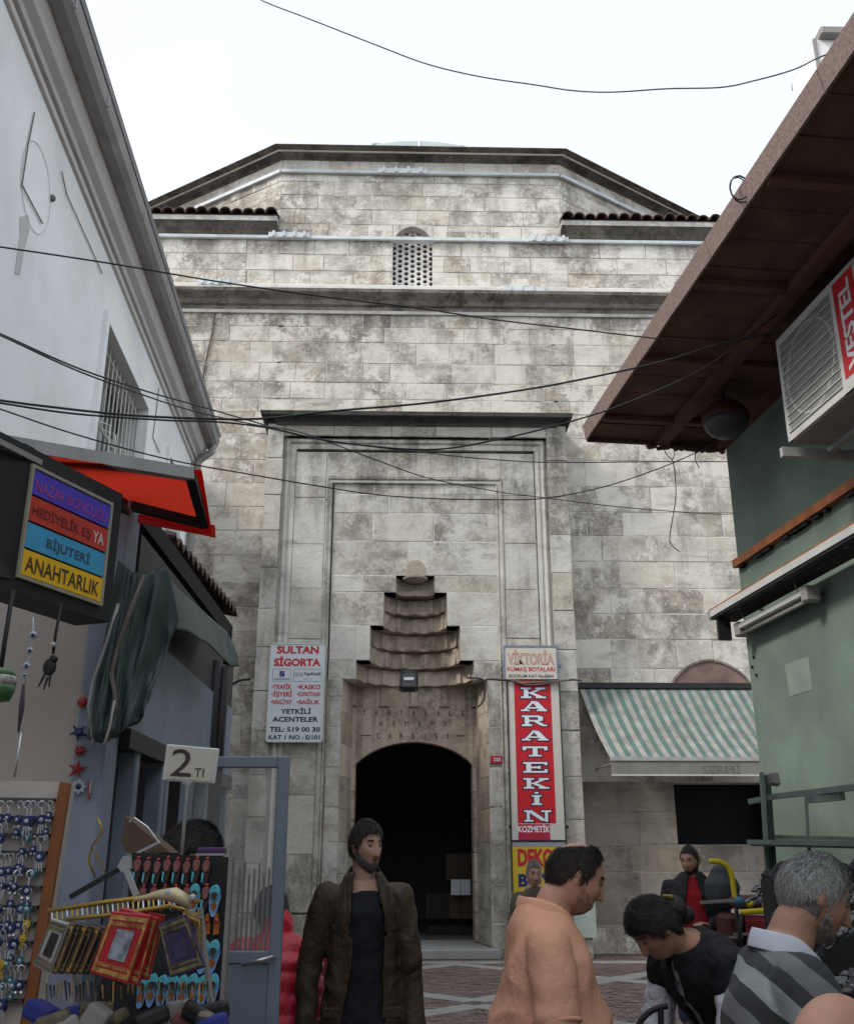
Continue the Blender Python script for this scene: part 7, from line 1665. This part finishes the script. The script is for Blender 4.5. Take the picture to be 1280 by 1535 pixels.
# ---------------------------------------------------------------- woman bending forward
def woman_bending():
    H = 1.66; t = thing('person', 'dark haired woman in black waistcoat over white sleeves bending forward to the left', 'person')
    J = skeleton(H, 40, hipz=.53, hip=(0, -.22), sh=.098); hc = J['neck']+V((.02, .115, .035)); HMx = HM(hc, -14, 46, 0, .90); A = []
    a, e, w0 = arm(J, 1, H, (.12, .25, -1), (-.1, .5, -1)); A.append((1, a, e, w0, (0, .4, -1), (-1, 0, 0)))
    a, e, w0 = arm(J, -1, H, (-.16, .20, -1), (.1, .35, -1)); A.append((-1, a, e, w0, (0, .3, -1), (1, 0, 0)))
    body(J, H, HMx, A, m_skin2, t, .006, dict(jaw=1.2, nose=.9), fat=.92); tv = J['tv']
    m_ws = mat('white ribbed sleeves', (.58, .58, .64), .8, .05, 8, .15, fold=.8); m_vs = mat('black waistcoat', (.012, .013, .017), .8, .3, 10, .25, fold=.8)
    mb = MB(); loft(mb, [J['hip'], J['waist'], J['chest'], J['neck']-tv*.05], [(.17, .13), (.155, .12), (.165, .12), (.08, .08)], n=22); sleeves(mb, A, H, .062, .056, .046, .93, J); cloth('white_top', mb, m_ws, t, .010, .008, 12, (.4, .6, 1.6), 3)
    mb = MB(); loft(mb, [J['hip']-tv*.10, J['hip']+tv*.02, J['waist'], J['chest'], J['chest']+tv*.075, J['neck']-tv*.02], [(.20, .155), (.19, .148), (.172, .138), (.195, .142), (.190, .115), (.088, .088)], n=26)
    for (s_, a, e, w0, hd, pn) in A: loft(mb, [a-V((s_*.04, 0, 0)), a, a.lerp(e, .22)], [.078, .076, .070], n=14)
    def cutw(c):
        q = c-J['neck']; al = q.dot(tv); fw = (q-tv*al); return fw.y+0*al > .03 and abs(c.x-.03-.02*math.sin(al*8)) < .022 and al < -.02 and fw.z < 0
    cloth('waistcoat', mb, m_vs, t, .011, .007, 8, (1, 1, 1), 5, cutw)
    trousers(J, H, mat('black skirt trousers', (.014, .014, .017), .85, .2), t); shoes(J, H, t)
    hair_shell('hair', HMx, lambda x, y, z: m_short(x, y, z, .50, -.9)+.05, .022, m_hbk, t, 8, .006, dict(jaw=1.2), 40, strands=4000, slen=.020); face(HMx, t, m_hbk, dict(jaw=1.2))
    bk = HMx @ V((0, -.115, -.01)); MB().ball(bk, .05, 14, (1.1, 1, .9)).ball(bk+V((.02, -.03, .01)), .04, 12).ball(bk+V((-.02, -.045, -.02)), .032, 12).build('hair_bun', m_hbk, t, smooth=True); MB().cbox(bk+V((.0, .02, .045)), (.05, .018, .014)).build('hair_clip', m_gold, t, bevel=.003)
    q = at(982, 1393, 4.0); rz = 118; M = Matrix.Rotation(R(rz), 3, 'Z'); hw_ = M @ hc; place(t, 0, 0, rz); t.location = (q.x-hw_.x, 4.0-hw_.y, q.z-hc.z); return t
woman_bending()
# ---------------------------------------------------------------- person in red puffer jacket
def red_puffer():
    H = 1.58; t = thing('person', 'person in bright red quilted jacket with dark hair, back turned, behind the glass door', 'person')
    J = skeleton(H, 14); hc = J['neck']+V((-.03, .06, .095)); HMx = HM(hc, 0, 18, 0, .97); A = []
    for s_ in (-1, 1):
        a, e, w0 = arm(J, s_, H, (s_*.25, .15, -1), (-s_*.2, .8, -.6)); A.append((s_, a, e, w0, (0, .9, -.3), (-s_, 0, 0)))
    body(J, H, HMx, A, m_skin, t, .008, dict(jaw=1)); tv = J['tv']
    m_rp = mat('red quilted nylon', (.50, .012, .035), .5, .10, 6, .3, 20, spec=.5, fold=.35); mb = MB(); P, Rr = [], []
    for k in range(25):
        v = k/24; p = (J['hip']-tv*.12).lerp(J['neck']-tv*.02, v); b = .016*abs(math.sin(v*math.pi*6)); w_ = .235 if v < .75 else .235-(v-.75)*4*.12; P.append(p); Rr.append((w_+b, w_*.76+b))
    loft(mb, P, Rr, n=28)
    for (s_, a, e, w0, hd, pn) in A:
        P, Rr = [], []
        for k in range(19):
            v = k/18; p = a.lerp(e, min(1, v*2)) if v < .5 else e.lerp(w0, (v-.5)*2*.95); P.append(p); Rr.append(.082-.02*v+.012*abs(math.sin(v*math.pi*6)))
        loft(mb, P, Rr, n=18)
    loft(mb, [J['neck']-tv*.03, J['neck']+V((0, 0, .05))], [(.085, .085), (.08, .08)], n=18); cloth('puffer_jacket', mb, m_rp, t, .010, .005, 9, (1, 1, 1), 8)
    trousers(J, H, mat('blue jeans', (.05, .07, .12), .85, .25), t); shoes(J, H, t); hair_shell('hair', HMx, lambda x, y, z: m_short(x, y, z, .5, -1.1), .018, m_hbk, t, 3, .005, None, 40, strands=3000, slen=.04); face(HMx, t, m_hbk)
    p = at(418, 1460, 5.6); place(t, p.x, 5.55, 12); return t
red_puffer()
# ---------------------------------------------------------------- shopkeeper behind the rack
def keeper():
    H = 1.70; t = thing('person', 'black haired shopkeeper in dark clothes, only the head showing above the slipper rack', 'person')
    J = skeleton(H, 12); hc = J['neck']+V((0, .07, .10)); HMx = HM(hc, 0, 38, 0, 1.0); A = []
    for s_ in (-1, 1):
        a, e, w0 = arm(J, s_, H, (s_*.12, .1, -1), (0, .2, -1)); A.append((s_, a, e, w0, (0, .2, -1), (-s_, 0, 0)))
    body(J, H, HMx, A, m_skin2, t, .008, dict(jaw=1)); mb = MB(); tv = J['tv']; loft(mb, [J['hip']-tv*.1, J['waist'], J['chest'], J['neck']-tv*.06, J['neck']-tv*.03], [(.2, .14), (.18, .135), (.2, .135), (.15, .11), (.088, .088)], n=22); sleeves(mb, A, H, .07, .06, .05, .95, J); cloth('dark_top', mb, mat('dark top', (.018, .016, .02), .85, .2), t, .014, .006)
    trousers(J, H, mat('dark trousers', (.02, .02, .024), .85, .2), t); shoes(J, H, t); hair_shell('hair', HMx, lambda x, y, z: m_short(x, y, z, .42, -.6), .022, m_hbk, t, 3, .006, None, 30, strands=3000, slen=.04); face(HMx, t, m_hbk)
    q = at(284, 1284, 4.1); rz = -60; M = Matrix.Rotation(R(rz), 3, 'Z'); hw_ = M @ hc; place(t, 0, 0, rz); t.location = (q.x-hw_.x, 4.1-hw_.y, q.z-hc.z); return t
keeper()
# ---------------------------------------------------------------- man eating by the yellow poster
def man_tan():
    H = 1.72; t = thing('person', 'man in olive jacket with hand at his mouth, far off before the yellow poster', 'person')
    J = skeleton(H, 3); hc = J['neck']+V((.0, .03, .115)); HMx = HM(hc, 22, 12, 0, 1.0); A = []
    a, e, w0 = arm(J, 1, H, (.2, .1, -1), (0, .2, -1)); A.append((1, a, e, w0, (0, .1, -1), (-1, 0, 0)))
    a, e, w0 = arm(J, -1, H, (-.25, .25, -1), (.5, .35, .95)); A.append((-1, a, e, w0, (.4, .1, .6), (0, -1, 0)))
    body(J, H, HMx, A, m_skin, t, .009, dict(jaw=1.0)); mb = MB(); tv = J['tv']; loft(mb, [J['hip']-V((0, 0, .12)), J['waist'], J['chest'], J['neck']-tv*.06, J['neck']-tv*.01], [(.22, .16), (.20, .15), (.215, .15), (.16, .12), (.09, .09)], n=22); sleeves(mb, A, H, .072, .062, .05, .95, J); cloth('olive_jacket', mb, mat('olive jacket', (.085, .075, .045), .8, .25), t, .014, .008)
    loftm = MB(); loft(loftm, [J['chest']+V((.02, .13, -.15)), J['neck']+V((.01, .06, -.06))], [(.06, .05), (.05, .04)], n=12); cloth('violet_shirt', loftm, mat('violet shirt', (.07, .05, .11), .85, .1), t, .012, .002)
    trousers(J, H, mat('brown trousers', (.06, .05, .04), .85, .2), t); shoes(J, H, t); hair_shell('hair', HMx, lambda x, y, z: m_short(x, y, z, .60, -.5), .006, m_hsp, t, 3, .002, strands=1500, slen=.02); face(HMx, t, m_hbr)
    q = at(801, 1298, 9.8); place(t, q.x, 9.8, 165); t.scale = (.88, .9, 1); return t
man_tan()
# ---------------------------------------------------------------- seated man and the yellow handled cart
def man_seated():
    H = 1.76; t = thing('person', 'seated man in dark jacket over red jumper and jeans beside the yellow handled cart', 'person')
    J = skeleton(H, -2, hipz=.50, sh=.108); dz = .93-J['hip'].z
    for k in ('hip', 'waist', 'chest', 'neck'): J[k] = J[k]+V((0, 0, dz))
    J['sh'] = {s_: p+V((0, 0, dz)) for s_, p in J['sh'].items()}
    hc = J['neck']+V((.0, .04, .115)); HMx = HM(hc, -28, 14, 0, 1.0); A = []
    a, e, w0 = arm(J, 1, H, (.22, .15, -1), (-.55, .75, -.1)); A.append((1, a, e, w0, (-.7, .6, .1), (0, 0, -1)))
    a, e, w0 = arm(J, -1, H, (-.22, .15, -1), (.55, .75, .05)); A.append((-1, a, e, w0, (.7, .5, .2), (0, 0, -1)))
    L_ = {s_: (J['hip']+V((s_*.09, 0, -.02)), J['hip']+V((s_*.14, .44, -.03)), J['hip']+V((s_*.14, .50, -.48))) for s_ in (-1, 1)}
    body(J, H, HMx, A, m_skin2, t, .008, dict(jaw=1.0), L_); tv = J['tv']
    mb = MB(); loft(mb, [J['hip'], J['waist'], J['chest'], J['neck']-tv*.03], [(.18, .14), (.17, .135), (.18, .13), (.085, .085)], n=20); cloth('red_jumper', mb, mat('dark red jumper', (.28, .012, .02), .85, .15), t, .013, .005)
    mb = MB(); loft(mb, [J['hip']-V((0, 0, .05)), J['waist'], J['chest'], J['neck']-tv*.06, J['neck']+tv*.01], [(.22, .165), (.21, .16), (.22, .155), (.16, .12), (.10, .10)], n=24); sleeves(mb, A, H, .074, .064, .054, .93, J)
    cloth('dark_jacket', mb, mat('dark jacket', (.016, .016, .018), .75, .3), t, .013, .007, 8, (1, 1, .8), 6, lambda c: c.y > .04 and abs(c.x) < .035+.08*max(0, min(1, (J['neck'].z-c.z)*2.2)) and c.z > J['hip'].z+.02)
    trousers(J, H, mat('jeans', (.035, .05, .085), .85, .25), t, L_)
    for s_ in (-1, 1):
        f = L_[s_][2]; mb = MB(); loft(mb, [f+V((0, -.05, -.03)), f+V((0, .05, -.04)), f+V((0, .16, -.05))], [(.045, .04), (.05, .04), (.048, .03)], n=12); cloth('shoe', mb, m_shoe, t, .01, .0005)
    hair_shell('hair', HMx, lambda x, y, z: m_short(x, y, z, .64, -.5), .006, m_hbk, t, 3, .002, strands=1500, slen=.02); hair_shell('beard', HMx, m_beard, .004, m_hbr, t, 5, .001); face(HMx, t, m_hbk)
    q = at(1034, 1290, 9.0); place(t, q.x, 9.0, 168); t.location.z = q.z-hc.z; return t
ms = man_seated()
sx, sy = ms.location.x, ms.location.y; seat_z = .93+ms.location.z-.10
st_ = thing('tall_bench', 'dark tall bench under the seated man', 'bench', (sx, sy, 0)); MB().box((sx-.35, sy-.25, seat_z-.04), (sx+.35, sy+.25, seat_z)).build('seat', m_blk, st_, bevel=.01)
for a in (-.3, .3):
    for b in (-.2, .2): MB().box((sx+a-.02, sy+b-.02, 0), (sx+a+.02, sy+b+.02, seat_z-.04)).build('leg', m_gut, st_)
MB().box((sx-.33, sy-.36, .38), (sx+.33, sy-.30, .41)).build('foot_rail', m_gut, st_)
m_yl = mat('yellow handle sleeve', (.58, .44, .02), .45, .12, 8, .05, dirt=.2, dcol=(.2, .15, .03))
YT = 8.0; ct = thing('hand_cart', 'metal hand cart with yellow sleeved handles and parcels', 'hand cart', tuple(at(1110, 1450, YT)))
MB().tube([at(*q, YT) for q in smooth_px([(1063, 1291), (1078, 1292), (1090, 1299), (1096, 1312), (1099, 1332), (1101, 1346)], 4)], .020, 10).build('yellow_handle', m_yl, ct, smooth=True)
MB().tube([at(*q, YT-.4) for q in smooth_px([(1110, 1368), (1135, 1366), (1152, 1364), (1158, 1361), (1152, 1358), (1143, 1357)], 4)], .020, 10).build('yellow_handle', m_yl, ct, smooth=True)
MB().tube(pts_px([(1101, 1346), (1108, 1400), (1122, 1480), (1130, 1560)], YT), .016, 8).tube(pts_px([(1112, 1368), (1106, 1420)], YT-.4), .014, 8).build('frame_tube', m_blk, ct, smooth=True)
MB().beam(at(1050, 1353, YT), at(1108, 1349, YT), .04, .02).build('cross_bar', m_gut, ct); MB().tube(pts_px([(1122, 1480), (1060, 1500)], YT), .014, 8).build('frame_tube', m_blk, ct)
gc_ = at(1130, 1560, YT); MB().lathe([(.02, -.02), (.13, -.02), (.14, 0), (.13, .02), (.02, .02)], (gc_.x, gc_.y, .15), 20, Matrix.Rotation(R(90), 3, 'Y')).build('wheel', m_blk, ct); MB().lathe([(.02, -.02), (.13, -.02), (.14, 0), (.13, .02), (.02, .02)], (gc_.x-.5, gc_.y, .15), 20, Matrix.Rotation(R(90), 3, 'Y')).build('wheel', m_blk, ct)
MB().tube([(gc_.x, gc_.y, .15), (gc_.x-.5, gc_.y, .15)], .012, 6).tube([gc_, (gc_.x, gc_.y, .15)], .016, 6).build('axle', m_blk, ct)
for (px, py, w_, h_, c_, lab) in ((1098, 1405, .17, .34, (.07, .02, .02), 'dark red parcel on the cart behind the bending woman'), (1125, 1400, .30, .26, (.22, .02, .03), 'bright red bag on the cart by the green frame'), (1132, 1352, .36, .10, (.11, .05, .045), 'flat reddish box under the yellow handles')):
    t = thing('parcel', lab, 'parcel', tuple(at(px, py, YT+.3))); MB().cbox(at(px, py, YT+.3), (w_, .3, h_)).build('parcel_body', mat('parcel%d' % px, c_, .6, .3, 8), t, bevel=.03); MB().cbox(at(px, py, YT+.145), (w_*.9, .008, .02)).build('tape', m_gut, t)
for (px, py, r_, c_, lab) in ((1108, 1351, .045, (.06, .14, .22), 'small blue ball shaped item on the cart'), (1123, 1355, .032, (.5, .42, .03), 'small yellow knob on the cart'), (1140, 1351, .042, (.10, .09, .12), 'small grey violet item on the cart')):
    t = thing('small_item', lab, 'item', tuple(at(px, py, YT))); MB().ball(at(px, py, YT-.1), r_, 12, (1, 1, .8)).build('item_body', mat('item%d' % px, c_, .5, .1), t, smooth=True); MB().lathe([(r_*.3, 0), (r_*.25, .012)], tuple(at(px, py, YT-.1)+V((0, 0, r_*.75))), 8).build('item_top', m_blk, t)
gsack = thing('grey_sack', 'grey round backed sack behind the upright yellow handle', 'sack', tuple(at(1082, 1325, YT+.5))); mb = MB(); loft(mb, [at(1082, 1345, YT+.5), at(1082, 1325, YT+.5), at(1080, 1308, YT+.5)], [(.13, .10), (.14, .11), (.08, .06)], n=16); cloth('sack_body', mb, mat('grey sack', (.045, .055, .065), .7, .2), gsack, .012, .006); MB().tube([at(1080, 1306, YT+.5), at(1080, 1300, YT+.5)], .012, 6).build('tie', m_gut, gsack)
ar = thing('black_hoop', 'black metal hoop of a stand at the bottom edge beside the bending woman', 'stand', tuple(at(975, 1535, 3.6))); MB().tube([at(*q, 3.6) for q in smooth_px([(952, 1600), (955, 1550), (962, 1528), (980, 1513), (1000, 1508)], 4)], .010, 8).build('hoop_tube', m_blk, ar, smooth=True); MB().tube(pts_px([(990, 1510), (992, 1700)], 3.6), .010, 8).build('stand_post', m_blk, ar)
